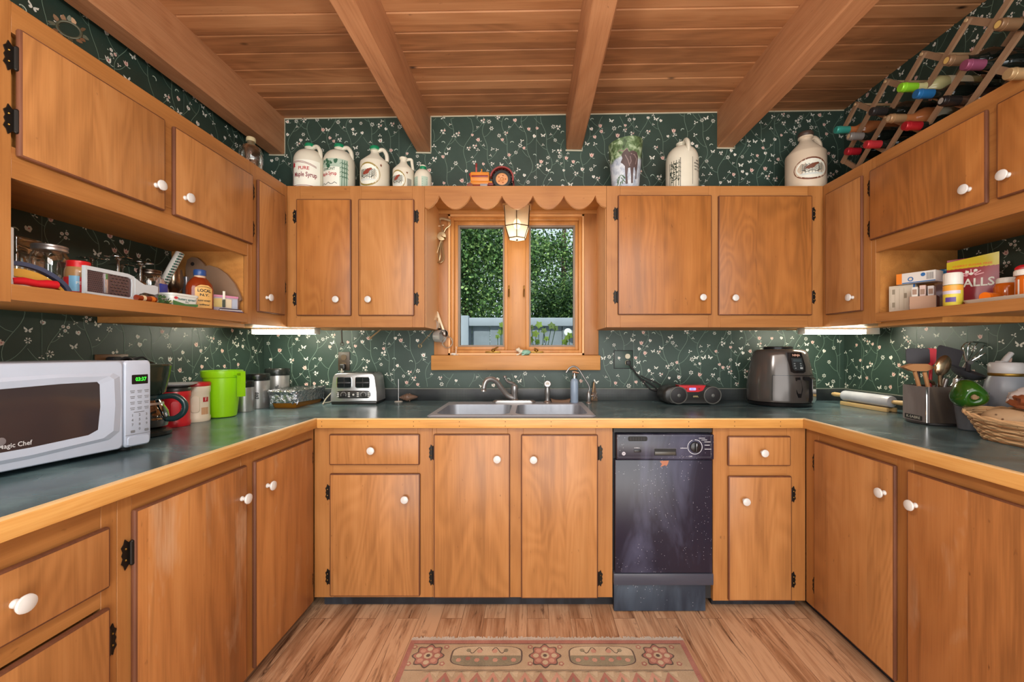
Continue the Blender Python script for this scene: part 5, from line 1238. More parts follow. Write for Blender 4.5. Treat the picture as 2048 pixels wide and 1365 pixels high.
# ------------------------------------------------------------------ sink and what stands round it
t = thing('kitchen_sink', 'double-bowl satin steel sink set into the worktop under the window', 'sink', (0, 0, 0))
b = B(); sk = M['sink']; X0, X1, Y0_, Y1_ = -.497, .307, 1.948, 2.475; RZ = CT+.007
BX = [(-.462, -.108), (-.078, .272)]; BY = (1.985, 2.345)
def ringface(outer, inner, m):                     # joins two loops of the same count
    n = len(outer)
    for k in range(n): b.face([outer[k], outer[(k+1) % n], inner[(k+1) % n], inner[k]], m)
lip = [(v[0], v[1], CT+.0008) for v in rrect(X0, X1, Y0_, Y1_, .03, 5)]; top = [(v[0], v[1], RZ) for v in rrect(X0+.008, X1-.008, Y0_+.008, Y1_-.008, .025, 5)]
ringface(lip, top, C('highlit_rim_steel', (178, 182, 190), .3, .3))  # rim steel lightened so that its colour carries the highlight
mid = (BX[0][1]+BX[1][0])/2
for (x0, x1), (ox0, ox1) in zip(BX, ((X0+.008, mid), (mid, X1-.008))):
    rm_ = C('highlit_rim_steel', (178, 182, 190), .3, .3)
    o_ = [(v[0], v[1], RZ) for v in rrect(ox0, ox1, Y0_+.008, Y1_-.008, .0251 if 0 else .012, 5)]; i_ = [(v[0], v[1], RZ) for v in rrect(x0, x1, BY[0], BY[1], .05, 5)]; ringface(o_, i_, rm_)
b.build('rim', t, normals=False)
for (x0, x1) in BX:
    b = B(); b.loft(rrect(x0, x1, BY[0], BY[1], .05, 5), [(RZ, 1), (RZ-.008, .985), (RZ-.13, .94), (RZ-.15, .90), (RZ-.157, .80)], sk, 'xy', caps=False)
    b.pattern(lambda u, v: Vector((u, v, RZ-.157)), rrect((x0+x1)/2-(x1-x0)*.4, (x0+x1)/2+(x1-x0)*.4, (BY[0]+BY[1])/2-(BY[1]-BY[0])*.4, (BY[0]+BY[1])/2+(BY[1]-BY[0])*.4, .04, 5), sk)
    b.lathe([(.04, 0), (.03, .002), (0, .001)], M['chrome'], c=((x0+x1)/2, (BY[0]+BY[1])/2, RZ-.1565), seg=20); b.build('bowl', t, normals=False)
FY, FZ = 2.424, RZ+.0006
brn = C('brushed_nickel', (150, 148, 146), .32, .75)
t = thing('kitchen_faucet', 'brushed steel curved faucet with a lever on top, behind the left sink bowl', 'faucet', (-.0994, FY, FZ))
b = B(); b.loft(rrect(-.128, .122, -.026, .026, .025, 6), [(0, 1), (.008, 1), (.014, .92)], brn, 'xy'); b.build('deck_plate', t)
b = B(); b.lathe([(.024, .010), (.024, .016), (.0185, .022), (.0185, .055), (.021, .060), (.022, .085), (.020, .097), (.012, .104), (0, .106)], brn, seg=28); b.build('body', t)
b = B(); b.tube(bez([(-.008, -.004, .028), (-.042, -.012, .046), (-.078, -.03, .092), (-.098, -.04, .122), (-.125, -.052, .140), (-.152, -.062, .136), (-.166, -.07, .115), (-.171, -.074, .088)], 6), [.0155]*7+[.0145]*30+[.0135]*6, brn, 14); b.lathe([(.0135, .086), (.017, .080), (.018, .072), (0, .072)], brn, c=(-.1715, -.0745, 0), seg=20); b.build('spout', t)
b = B(); b.tube(bez([(0, 0, .103), (-.012, -.008, .114), (-.030, -.014, .118), (-.045, -.020, .130), (-.054, -.024, .148)], 5), [.010, .010, .009]+[.0075]*18, brn, 10); b.ball((-.055, -.0245, .150), .010, brn, 12); b.build('lever', t)
t = thing('sink_sprayer', 'brushed steel side sprayer standing behind the right sink bowl', 'sprayer', (.0930, FY, FZ))
b = B(); b.lathe([(.024, 0), (.022, .006), (.014, .012), (.0125, .030), (.0155, .05), (.0165, .065), (.0145, .085), (.0135, .095)], brn, seg=24); b.build('handle', t)
b = B(); b.lathe([(.018, -.012), (.021, -.006), (.021, .006), (.017, .010), (0, .010)], brn, seg=24, xf=Matrix.Translation((0, -.006, .108)) @ Matrix.Rotation(PI/2-.2, 4, 'X')); b.pattern(flat((0, -.0168, .110)), circle(0, 0, .012, 12), M['dark_steel']); b.build('spray_head', t)
t = thing('soap_bottle', 'slender blue-grey pump soap bottle between the sprayer and the thin gooseneck tap', 'soap bottle', (.2505, FY, FZ))
b = B(); b.lathe([(.022, 0), (.0235, .004), (.0235, .120), (.019, .134), (.0125, .139), (.0125, .146)], C('bottle_blue_grey', (138, 156, 176), .3), seg=28); b.build('bottle', t)
b = B(); b.lathe([(.0155, .142), (.0155, .158), (.006, .160), (.006, .172)], M['chrome'], seg=20); b.tube([(-.012, 0, .175), (.0, 0, .176), (.026, -.008, .172)], [.008, .008, .005], M['chrome'], 8); b.build('pump', t)
t = thing('filtered_water_tap', 'slim steel gooseneck water tap at the right end of the sink', 'tap', (.336, 2.437, GT))
b = B(); b.lathe([(.020, 0), (.018, .006), (.010, .012), (.013, .028), (.0145, .042), (.010, .062), (.006, .070)], brn, seg=22); b.build('base', t)
b = B(); b.tube(bez([(0, 0, .066), (.002, 0, .10), (-.03, -.004, .155), (-.062, -.008, .203), (-.088, -.012, .218), (-.115, -.016, .208), (-.134, -.019, .182)], 7), .0052, brn, 10); b.build('spout', t)
b = B(); b.tube([(.010, 0, .044), (.03, -.006, .046)], .006, brn, 8); b.tube([(.024, -.02, .030), (.048, .008, .062)], .0045, brn, 8); b.tube([(.024, .01, .062), (.05, -.016, .034)], .0045, brn, 8); b.build('valve_handle', t)
t_ = B(); t_.loft([(-.052, 0), (.052, 0), (.058, .022), (.03, .015), (0, .013), (-.03, .015), (-.058, .022)], [(-.018, .96), (-.015, 1), (.015, 1), (.018, .96)], C('scrubber_brown', (112, 84, 62), .7, vary=.4), 'xz'); o = t_.build('scrub_brush'); o.location = (.170, FY+.008, FZ); tag(o, 'worn brown scrubbing brush behind the right sink bowl beside the soap bottle', 'brush')
t_ = B(); t_.prism([(-.022, 0), (.022, 0), (.004, .118), (-.004, .118)], -.008, 0, C('dark_wedge', (92, 70, 46), .6), 'xz'); t_.stroke(flat((0, -.0085, 0)), [(-.012, .008), (-.001, .11)], .006, C('wedge_light', (176, 140, 96), .6)); o = t_.build('wooden_wedge'); o.location = (.387, 2.573, GT); o.rotation_euler = (-.02, 0, 0); tag(o, 'thin triangular wooden piece leaning on the backsplash behind the gooseneck tap', 'wooden piece')
# outlet on the right with the radio cord
t = thing('wall_outlet', 'square wallpapered outlet plate with black plugs right of the window', 'outlet', (.575, YB, 1.157))
b = B(); b.box(-.060, .060, -.006, -.001, -.058, .058, M['soft_black'], .002); b.box(-.056, .056, -.0068, -.005, -.054, .054, M['paper'], .001)
motif(b, lambda u, v, l: Vector((u, -.0072-.0003*l, v)), 'tulip', -.028, .01, .009, random.Random(1)); b.loft(rrect(.010, .042, -.036, -.004, .014), [(-.0066, 1), (-.009, .95)], C('outlet_ivory', (196, 186, 160), .4), 'xz'); b.loft(rrect(.010, .042, .004, .036, .014), [(-.0066, 1), (-.009, .95)], M['outlet_ivory'], 'xz'); b.build('cover_plate', t)
b = B(); b.box(.012, .042, -.034, -.009, -.034, -.006, M['soft_black'], .008); b.build('plug', t)
b = B(); b.tube(bez([(.03, -.028, -.024), (.06, -.030, -.07), (.10, -.028, -.115), (.15, -.026, -.142), (.185, -.03, -.165), (.20, -.03, -.19), (.165, -.028, -.185), (.13, -.026, -.15), (.085, -.028, -.10), (.05, -.03, -.05)], 7), .0042, M['soft_black'], 8); b.tube(bez([(.10, -.035, -.10), (.15, -.04, -.125), (.21, -.04, -.150), (.23, -.05, -.185), (.26, -.06, -.21)], 6), .0036, M['soft_black'], 8); b.build('bundled_cord', t)
# boombox
t = thing('boombox', 'small black and red portable radio with two round speakers on the worktop', 'radio', (.917, 2.376, GT), 0)
bb, bg_ = C('boombox_black', (42, 42, 40), .38), C('boombox_grey', (96, 98, 94), .45)
O_ = [(-.165, .045), (-.155, .020), (-.125, .004), (.125, .004), (.155, .020), (.165, .045), (.162, .075), (.140, .100), (.105, .108), (.06, .098), (-.06, .098), (-.105, .108), (-.140, .100), (-.162, .075)]
b = B(); b.loft(O_, [(-.008, .90), (0, .975), (.012, 1), (.115, 1), (.135, .93)], bb, 'xz'); b.build('case', t, angle=40)
b = B(); b.loft([(-.078, .112), (.078, .112), (.060, .082), (.034, .074), (-.034, .074), (-.060, .082)], [(-.011, .98), (.05, 1)], C('boombox_red', (186, 26, 36), .3), 'xz'); 
b.pattern(flat((0, -.0116, 0)), rrect(-.018, .020, .084, .098, .003, 2), M['led_blue']); b.text(flat((0, -.0121, 0)), '88.5', .009, C('lcd_ink', (60, 60, 90), .5), 0, .091)
for x in (-.036, .036): b.prism([(x-.006, .092), (x+.006, .096), (x+.006, .088)], -.0125, -.011, M['soft_black'], 'xz')
b.build('red_top_panel', t)
for x in (-.078, .116):
    xf = Matrix.Translation((x, -.008, .055)) @ Matrix.Rotation(PI/2+.05, 4, 'X')
    b = B(); b.lathe([(.050, -.004), (.051, .003), (.047, .006), (.044, .002)], bg_, seg=36, xf=xf, bot=False, top=False); b.lathe([(.0445, .003), (.03, .007), (0, .009)], M['soft_black'], seg=30, xf=xf, bot=False); b.lathe([(.010, .0085), (.006, .011), (0, .0115)], bg_, seg=12, xf=xf); b.build('speaker', t)
b = B(); b.text(flat((0, -.0102, 0)), 'onn.', .018, C('radio_logo', (190, 176, 120), .4), .020, .050, weight=.02); b.build('badge', t)
# air fryer
t = thing('air_fryer', 'tall glossy dark grey air fryer with drawer handle, in the right corner', 'air fryer', (1.425, 2.385, GT), -.27)
af, afk = C('fryer_grey_brown', (82, 76, 72), .16, .35), C('fryer_black', (22, 21, 22), .15)
rad = lambda z: .172-.006*(z/.3)**1-.032*max(0, (z-.10)/.22)**1.6
SYf = .80
b = B(); b.lathe([(.150, .022), (.170, .026)]+[(rad(z), z) for z in [.03+.018*k for k in range(16)]]+[(.128, .312), (.105, .318), (0, .319)], af, seg=56, sy=SYf); 
b.build('housing', t)
def af_fn(l): return lambda a, z: Vector(((rad(z)+.0008*l)*math.sin(a), -(rad(z)+.0008*l)*SYf*math.cos(a), z))
b = B(); b.lathe([(.145, 0), (.160, .004), (.166, .022), (.150, .026)], afk, seg=48, sy=SYf); b.build('base', t)
b = B(); g = af_fn(1); b.sheet(af_fn(2), -.42, 1.25, .035, .174, af, 20, 6)
for pts in ([(-.42+.0835*k, .175) for k in range(21)], [(-.42, .035+.0175*k) for k in range(9)]):
    for p, q in zip(pts, pts[1:]):
        w = .0014 if p[1] == q[1] else 0; wu = .008 if p[1] != q[1] else 0
        b.face([af_fn(3)(p[0]-wu, p[1]-w), af_fn(3)(q[0]-wu, q[1]-w), af_fn(3)(q[0]+wu, q[1]+w), af_fn(3)(p[0]+wu, p[1]+w)], afk)
dr = b.build('drawer', t)
b = B(); f = af_fn(3); b.pattern(f, [(.25, .165), (.42, .165), (.48, .10), (.42, .055), (.32, .055), (.27, .08)], afk)
A = .58; n_ = Vector((math.sin(A), -math.cos(A)*SYf, 0)).normalized(); tn = Vector((-n_.y, n_.x, 0)); O0 = af_fn(0)(A, .10); O0.z = 0
P = [(-.002, .170), (.034, .168), (.046, .160), (.048, .05), (.040, .034), (.026, .036), (.030, .06), (.028, .148), (-.002, .154)]
Mx = Matrix(((n_.x, tn.x, 0, O0.x), (n_.y, tn.y, 0, O0.y), (0, 0, 1, 0), (0, 0, 0, 1)))
b.prism(P, -.015, .015, afk, 'xz', xf=Mx); b.prism([(.0465, .160), (.0485, .155), (.0505, .05), (.043, .034), (.040, .033), (.0475, .05), (.0455, .155)], -.013, .013, M['chrome'], 'xz', xf=Mx); b.build('handle', dr)
b = B(); f = af_fn(2); b.pattern(f, [(-.02, .30), (.62, .30), (.70, .225), (.66, .196), (.56, .188), (.22, .188), (.12, .196), (.10, .225)], afk)
f = af_fn(4); b.pattern(f, [(.16, .272), (.58, .272), (.60, .215), (.55, .203), (.24, .203), (.19, .215)], C('fryer_panel', (46, 50, 52), .2)); f = af_fn(6); b.pattern(f, [(.22, .264), (.52, .264), (.53, .25), (.22, .25)], C('fryer_screen', (64, 74, 78), .15)); bt = C('fryer_button', (108, 116, 118), .4)
for (u, z) in ((.26, .24), (.48, .24), (.26, .228), (.48, .228), (.28, .215)): b.pattern(f, [(u-.03, z-.003), (u+.03, z-.003), (u+.03, z+.003), (u-.03, z+.003)], bt)
b.pattern(f, [(.44, .211), (.54, .211), (.54, .220), (.44, .220)], C('fryer_start', (168, 174, 174), .4)); b.text(lambda u, v: af_fn(5)(u/.15+.36, v), 'NINJA', .016, C('fryer_logo', (206, 160, 140), .4), 0, .285, weight=.03); b.build('control_panel', t)
b = B(); b.lathe([(.075, .312), (.078, .330), (.072, .334), (0, .334)], afk, seg=36, sy=.7, c=(0, .03, 0)); b.build('top_vent', t)
# rolling pin
mar = C('grey_marble', (190, 192, 198), .25, vary=.18); pw = C('pale_handle_wood', (206, 174, 120), .45)
t = thing('rolling_pin', 'grey marble rolling pin with wooden handles lying on its stand by the right wall', 'rolling pin', (1.806, 2.235, GT+.0005), math.radians(94))
xf = Matrix.Translation((0, 0, .052)) @ Matrix.Rotation(PI/2, 4, 'Y')
b = B(); b.lathe([(.022, -.15), (.028, -.146), (.030, -.138), (.030, .138), (.028, .146), (.022, .15)], mar, seg=30, xf=xf); b.build('roller', t)
for q in (-1, 1):
    b = B(); b.lathe([(.009, q*.15), (.010, q*.156), (.0125, q*.19), (.013, q*.215), (.009, q*.232), (0, q*.236)], pw, seg=20, xf=xf); b.build('handle', t)
stand = B(); 
for y in (-.022, .022): stand.box(-.145, .145, y-.007, y+.007, 0, .022, pw, .002)
for x in (-.12, .12): stand.box(x-.01, x+.01, -.015, .015, .002, .018, pw, .002)
o = stand.build('rolling_pin_stand'); o.location = (1.806, 2.235, GT); o.rotation_euler = (0, 0, math.radians(94)); tag(o, 'pale wooden cradle carrying the marble rolling pin', 'stand')
# things hanging by the window
gld = C('worn_gilt_steel', (190, 170, 132), .3, .9)
t = thing('egg_beater', 'old metal rotary egg beater hanging on the left window casing', 'egg beater', (-.545, 2.545, 1.90))
b = B(); b.tube(bez([(-.016, 0, .118), (0, -.004, .122), (.05, -.006, .108)], 6), .0085, C('beater_grip', (170, 146, 110), .35, .4), 10); b.build('grip', t)
b = B(); b.tube(bez([(.05, -.004, .106), (.046, -.004, .082), (.022, -.002, .062), (.008, 0, .04)], 6), .0035, gld, 8); b.tube(bez([(-.016, 0, .116), (-.012, 0, .09), (-.004, 0, .06), (-.006, 0, -.01)], 6), .0042, gld, 8); b.box(-.012, .006, -.005, .003, .0, .055, gld, .003); b.build('frame', t)
b = B(); b.lathe([(.004, -.004), (.026, -.003), (.027, 0), (.026, .003), (.004, .004)], gld, seg=24, xf=Matrix.Translation((-.004, -.010, .012)) @ Matrix.Rotation(PI/2, 4, 'X')); b.tube([(-.004, -.016, .012), (.016, -.02, .0)], .003, gld, 6); b.ball((.018, -.024, -.002), (.006, .010, .006), M['brass'], 8); b.build('crank_wheel', t)
b = B()
for k in range(4):
    a = k*PI/4+.3; d = Vector((math.cos(a), math.sin(a)*.55, 0)); ax = lambda z: Vector((-.006-.020*(.0-z)/.145, 0, z))
    b.tube(bez([ax(-.01)+d*.006, ax(-.06)+d*.018, ax(-.115)+d*.032, ax(-.142)+d*.022, ax(-.148), ax(-.142)-d*.022, ax(-.115)-d*.032, ax(-.06)-d*.018, ax(-.01)-d*.004], 4), .0028, gld, 6)
b.build('whisk_loops', t)
t = thing('hanging_peg', 'short pale peg on the window casing that carries the egg beater', 'peg', (-.575, 2.574, 1.985)); b = B(); b.tube([(0, -.0005, 0), (.035, -.028, -.002)], .0042, C('peg_cream', (226, 196, 156), .5), 8); b.ball((0, -.003, 0), .005, M['peg_cream'], 8); b.build('pin', t)
def cup(b, c, r, h, m, ax='y'):
    R_ = Matrix.Translation(c) @ Matrix.Rotation({'y': PI/2, 'x': 0}.get(ax, 0), 4, 'X')
    b.lathe([(r*.86, 0), (r*.9, .003), (r, h), (r*.97, h), (r*.86, .006), (0, .004)], m, seg=24, xf=R_)
for nm, lb, loc, rr, hh, rzv in (('measuring_cup', 'largest steel measuring cup hanging bottom out at the lower left of the window', (-.585, 2.535, 1.300), .036, .042, 1.2),
                            ('measuring_cup', 'small steel measuring cup hanging at the edge of the left wall cabinet', (-.607, 2.50, 1.368), .026, .030, 1.0)):
    t = thing(nm, lb, 'measuring cup', loc, rzv, 'steel measuring cups and spoons by the window'); b = B(); cup(b, (0, 0, 0), rr*1.12, hh*1.2, C('satin_cup_steel', (190, 186, 180), .3, .45)); b.build('bowl', t)
    b = B(); b.box(-.006, .006, -.005, -.002, rr*.8, rr+.075, M['steel'], .001); b.build('handle', t)
for nm, lb, loc, tilt, L, rr in (('measuring_spoon', 'long-handled steel measuring spoon hanging diagonally on the window casing', (-.530, 2.538, 1.318), -.36, .125, .020),
                                ('measuring_spoon', 'shorter steel measuring spoon hanging upright behind the measuring cups', (-.566, 2.557, 1.335), -.12, .085, .015)):
    t = thing(nm, lb, 'measuring spoon', loc, 0, 'steel measuring cups and spoons by the window'); t.rotation_euler = (0, tilt, 0)
    b = B(); b.lathe([(0, -.010), (rr*.6, -.008), (rr*.95, -.002), (rr, .0), (rr*.9, 0), (rr*.55, -.006), (0, -.008)], M['dark_steel'], seg=20, sy=1.25, xf=Matrix.Rotation(PI/2, 4, 'X')); b.build('bowl', t)
    b = B(); b.prism([(-.005, rr*1.1), (.005, rr*1.1), (.008, rr+L-.008), (.004, rr+L), (-.004, rr+L), (-.008, rr+L-.008)], -.0015, .001, C('spoon_pale', (206, 190, 160), .3, .7), 'xz'); b.pattern(flat((0, -.0019, 0)), circle(0, rr+L-.012, .003, 8), M['soft_black']); b.build('handle', t)
t_ = B(); t_.tube([(.030*math.cos(k*PI/14), 0, .034*math.sin(k*PI/14)) for k in range(28)], .0035, C('ring_steel', (196, 188, 172), .25, .9), 8, closed=True); o = t_.build('steel_ring'); o.location = (-.517, 2.552, 1.265); o.rotation_euler = (0, 0, .3); tag(o, 'open steel ring hanging at the lower left corner of the window', 'ring')
for lb, a, c_, r_, mm in (('long wire skewer sticking out left of the measuring cups', (840, 691), (866, 662), .0022, gld),
                     ('wooden-handled utensil hanging at an angle under the left back wall cabinet', (741, 676), (766, 656), .0045, C('utensil_handle', (150, 122, 86), .5)),
                     ('dark ring-handled spoon hanging under the left back wall cabinet above the outlet', (684, 687), (683, 656), .0045, C('spoon_black', (62, 56, 48), .5))):
    A = Vector(px(*a, 2.50)); D = Vector(px(*c_, 2.47)); b = B(); b.tube([A, D], r_, mm, 8)
    if 'ring' in lb: b.tube([A+Vector((.010*math.cos(k*PI/6), 0, .010*math.sin(k*PI/6)-.004)) for k in range(12)], .0028, mm, 6, closed=True)
    else: b.ball(A, r_*2.1, mm, 8)
    o = b.build('hanging_utensil'); tag(o, lb, 'utensil')
# frog and glass dish on the window ledge
t = thing('frog_figurine', 'small green and cream frog figurine on the window ledge', 'figurine', (-.048, 2.568, WZ0+.0005), 0)
fr1, fr2 = C('frog_teal', (132, 176, 156), .35, vary=.3), C('frog_cream', (214, 200, 176), .4)
b = B(); b.ball((.012, 0, .018), (.032, .018, .016), fr1, 18); b.ball((-.018, 0, .024), (.018, .015, .013), fr2, 14); b.build('body', t)
b = B(); b.ball((-.034, -.002, .033), (.016, .013, .011), fr2, 14); b.ball((-.030, -.010, .043), .0045, fr2, 8); b.ball((-.030, .008, .043), .0045, fr2, 8); b.build('head', t)
for (P) in ([(-.02, -.012, .016), (-.03, -.018, .006), (-.044, -.018, .002)], [(.02, -.014, .016), (.008, -.02, .01), (.0, -.02, .004), (-.012, -.02, .002)], [(.02, .014, .012), (.03, .018, .004), (.016, .018, .002)]):
    b = B(); b.tube(bez(P, 4), .0045, fr2 if P[0][0] < 0 else fr1, 8); b.build('leg', t)
t_ = B(); t_.box(-.024, .024, -.016, .016, 0, .004, M['jar_glass'], .001); t_.box(.008, .012, -.014, .012, .004, .05, M['jar_glass'], .001); t_.box(-.020, .008, -.010, .008, .0042, .014, C('soap_pale', (206, 196, 182), .4), .003); o = t_.build('glass_holder'); o.location = (-.475, 2.566, WZ0+.0005); tag(o, 'small clear glass holder in the left corner of the window ledge', 'holder')
# ------------------------------------------------------------------ right worktop, near side
crk = smudged('lit_crock_steel', (120, 112, 110), (176, 168, 166), .22, False); M['crock'] = crk
crk2 = smudged('shaded_crock_steel', (74, 66, 60), (128, 112, 92), .22, False)  # lit and shaded copies of one steel, picked by face below
UX, UY, UZ = 1.732, 1.790, GT
t = thing('utensil_crock', 'square steel utensil crock with a dark turntable base on the right worktop', 'utensil holder', (UX, UY, UZ), math.radians(-10))
b = B(); w = .074; o_ = rrect(-w, w, -w, w, .012, 3); i_ = rrect(-w+.003, w-.003, -w+.003, w-.003, .010, 3)
n = len(o_)
for (z0, z1, P, Q) in ((.010, .160, o_, o_), (.020, .160, i_, i_)):
    for k in range(n):
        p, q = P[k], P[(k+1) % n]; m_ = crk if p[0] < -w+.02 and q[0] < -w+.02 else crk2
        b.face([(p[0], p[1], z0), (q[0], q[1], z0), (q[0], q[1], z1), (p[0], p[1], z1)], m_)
for k in range(n): b.face([(*o_[k], .160), (*o_[(k+1) % n], .160), (*i_[(k+1) % n], .160), (*i_[k], .160)], M['steel'])
b.pattern(lambda u, v: Vector((u, v, .020)), i_, M['soft_black']); b.tube([(-w+.002, -w+.002, .010), (-w+.002, -w+.002, .160)], .004, M['chrome'], 8)
f = flat((-w-.0008, 0, 0), (0, -1, 0)); b.pattern(f, rrect(-.052, .052, .014, .034, .003, 2), M['soft_black']); b.text(flat((-w-.0014, 0, 0), (0, -1, 0)), 'K-SABRE', .016, paper_w, 0, .024, width=.08)
b.build('crock_wall', t)
b = B(); b.lathe([(.088, 0), (.090, .003), (.088, .0095), (0, .0095)], M['soft_black'], seg=36); b.build('turntable_base', t)
ww, bk, spn = C('spatula_wood', (172, 122, 78), .55, vary=.2), C('nylon_black', (46, 42, 46), .45), C('old_spoon_steel', (176, 152, 122), .22, .95, vary=.3)
def utensil(name, lb, cat, foot, head_px, d, build):
    """handle runs from a foot inside the crock to the neck seen at head_px; build(b, A, N, D, side) adds the head"""
    t = thing(name, lb, cat, (0, 0, 0), 0, 'cooking utensils in the crock')
    N = Vector(px(*head_px, d)); A = Vector((UX+foot[0], UY+foot[1], UZ+.024)); D = (N-A).normalized()
    build(t, A, N, D); return t
def hb(t, A, N, r, m, name='handle'): b = B(); b.tube([A, A+(N-A)*.5, N], r, m, 10); b.build(name, t)
def turner(wd, ht, m, th=.003, cut=.006):
    def f(t, A, N, D, r=.006, hm=None):
        hb(t, A, N, r, hm or m); s = Vector((0.94, -.34, 0)); s = (s-D*s.dot(D)).normalized(); q = D.cross(s)
        xf = Matrix(((s.x, q.x, D.x, N.x), (s.y, q.y, D.y, N.y), (s.z, q.z, D.z, N.z), (0, 0, 0, 1)))
        b = B(); b.loft([(-wd*.3, -.004), (wd*.3, -.004), (wd*.5, .014), (wd*.5, ht-cut), (wd*.42, ht), (-wd*.42, ht), (-wd*.5, ht-cut), (-wd*.5, .014)], [(-th/2, .98), (0, 1), (th/2, .98)], m, 'xz', xf=xf); b.build('blade', t)
    return f
utensil('spatula', 'black nylon spatula with a wide head at the left of the crock', 'spatula', (-.03, .03), (1836, 731), 1.83, turner(.085, .075, bk))
utensil('spatula', 'black nylon spatula with a wide head behind the big spoon', 'spatula', (.02, .04), (1890, 733), 1.84, turner(.090, .088, bk))
utensil('spatula', 'red silicone spatula between the two black ones', 'spatula', (0, .02), (1862, 728), 1.82, turner(.034, .068, C('silicone_red', (196, 22, 42), .4)))
def wood_turner(t, A, N, D):
    hb(t, A, N, .0075, ww); b = B(); s = Vector((.90, -.10, -.02)).normalized(); xf = Matrix.Translation(N+Vector((.012, 0, .012)))
    b.loft([(-.072, .006), (-.03, .020), (.035, .020), (.072, .004), (.03, -.012), (-.03, -.012)], [(-.012, .96), (-.008, 1), (.008, 1), (.012, .96)], ww, 'xz', xf=xf); b.build('blade', t)
utensil('wooden_spatula', 'wooden spatula lying edge-on across the left of the crock', 'spatula', (-.02, .0), (1829, 743), 1.775, wood_turner)
utensil('wooden_spoon', 'plain wooden spoon handle standing upright beside the wooden spatula', 'spoon', (-.010, -.02), (1849, 745), 1.765, lambda t, A, N, D: (hb(t, A, N, .0075, ww)))
def big_spoon(t, A, N, D):
    hb(t, A, N, .007, spn); b = B(); xf = Matrix.Translation(N+Vector((.012, 0, .038))) @ Matrix.Rotation(.42, 4, 'Y')
    b.ball((0, 0, 0), (.031, .014, .046), spn, 24, xf=None); 
    for v in b.bm.verts: v.co = xf @ v.co
    b.build('bowl', t)
utensil('serving_spoon', 'large tarnished steel serving spoon in front of the black spatula', 'spoon', (.004, -.03), (1880, 750), 1.735, big_spoon)
def slotted(t, A, N, D):
    hb(t, A, N, .006, C('grey_handle', (128, 122, 116), .35, .6)); b = B(); b.tube(bez([N, N+Vector((-.008, 0, .012)), N+Vector((-.026, 0, .016))], 5), .007, spn, 8); b.build('hook_end', t)
utensil('tongs', 'curved steel tongs end beside the big spoon in the crock', 'tongs', (-.010, -.005), (1868, 770), 1.775, slotted)
def whisk(t, A, N, D):
    hb(t, A, N, .007, M['steel']); b = B(); s = D.orthogonal().normalized(); q = D.cross(s)
    for k in range(6):
        a = k*PI/6; e = s*math.cos(a)+q*math.sin(a)
        b.tube(bez([N, N+D*.03+e*.022, N+D*.066+e*.044, N+D*.092+e*.034, N+D*.104, N+D*.092-e*.034, N+D*.066-e*.044, N+D*.03-e*.022, N], 4), .0018, M['chrome'], 6)
    b.build('wire_loops', t)
utensil('balloon_whisk', 'steel balloon whisk standing above the black ladle', 'whisk', (.030, .03), (1934, 727), 1.83, whisk)
lbk = C('ladle_grey_black', (62, 62, 66), .35)
def ladle(t, A, N, D):
    hb(t, A, N, .007, bk); b = B(); xf = Matrix.Translation(N+Vector((0, 0, .006))) @ Matrix.Rotation(.25, 4, 'Y') @ Matrix.Rotation(.35, 4, 'X')
    b.lathe([(0, -.030), (.03, -.026), (.052, -.012), (.060, .002), (.062, .005), (.058, .005), (.048, -.008), (0, -.022)], lbk, seg=32, xf=xf); b.build('bowl', t)
    b = B(); b.tube(bez([N+Vector((.03, .03, .005)), N+Vector((.036, .034, .03)), N+Vector((.038, .034, .048))], 5), .008, bk, 8); b.lathe([(.010, -.003), (.010, .003), (0, .003)], M['steel'], xf=Matrix.Translation(N+Vector((.038, .026, .046))) @ Matrix.Rotation(PI/2, 4, 'X'), seg=16); b.build('hanging_tab', t)
utensil('ladle', 'black ladle lying bowl up at the right of the crock', 'ladle', (.035, -.005), (1936, 747), 1.765, ladle)
def knife(m):
    def f(t, A, N, D): b = B(); b.tube([A, A+(N-A)*.6], .005, M['steel'], 8); b.build('blade', t); b = B(); b.tube([A+(N-A)*.6, N-D*.006, N], [.009, .010, .007], m, 10); b.build('handle', t)
    return f
for lb, ft_, hp, m_ in (('leftmost of the leaning steel utensil handles under the black ladle', (.03, -.045), (1913, 757), M['steel']), ('black leaning utensil handle under the ladle', (.038, -.05), (1925, 758), bk), ('rightmost leaning steel utensil handle under the ladle', (.046, -.052), (1938, 762), M['steel']), ('short grey utensil head standing between the spoon and the leaning handles', (.012, .0), (1893, 757), C('grey_head', (132, 128, 126), .3, .7))):
    utensil('table_utensil', lb, 'utensil', ft_, hp, 1.70 if 'leaning' in lb and 'grey' not in lb else 1.77, knife(m_))
# grey cup between crock and basket
cg = C('smoke_grey_plastic', (100, 106, 114), .35)
t = thing('grey_tumbler', 'smoke grey tapered tumbler between the crock and the wicker basket', 'cup', (1.725, 1.632, GT), 0)
b = B(); b.lathe([(.032, 0), (.036, .004), (.052, .150), (.049, .150), (.034, .01), (0, .008)], cg, seg=36); b.build('cup_wall', t)
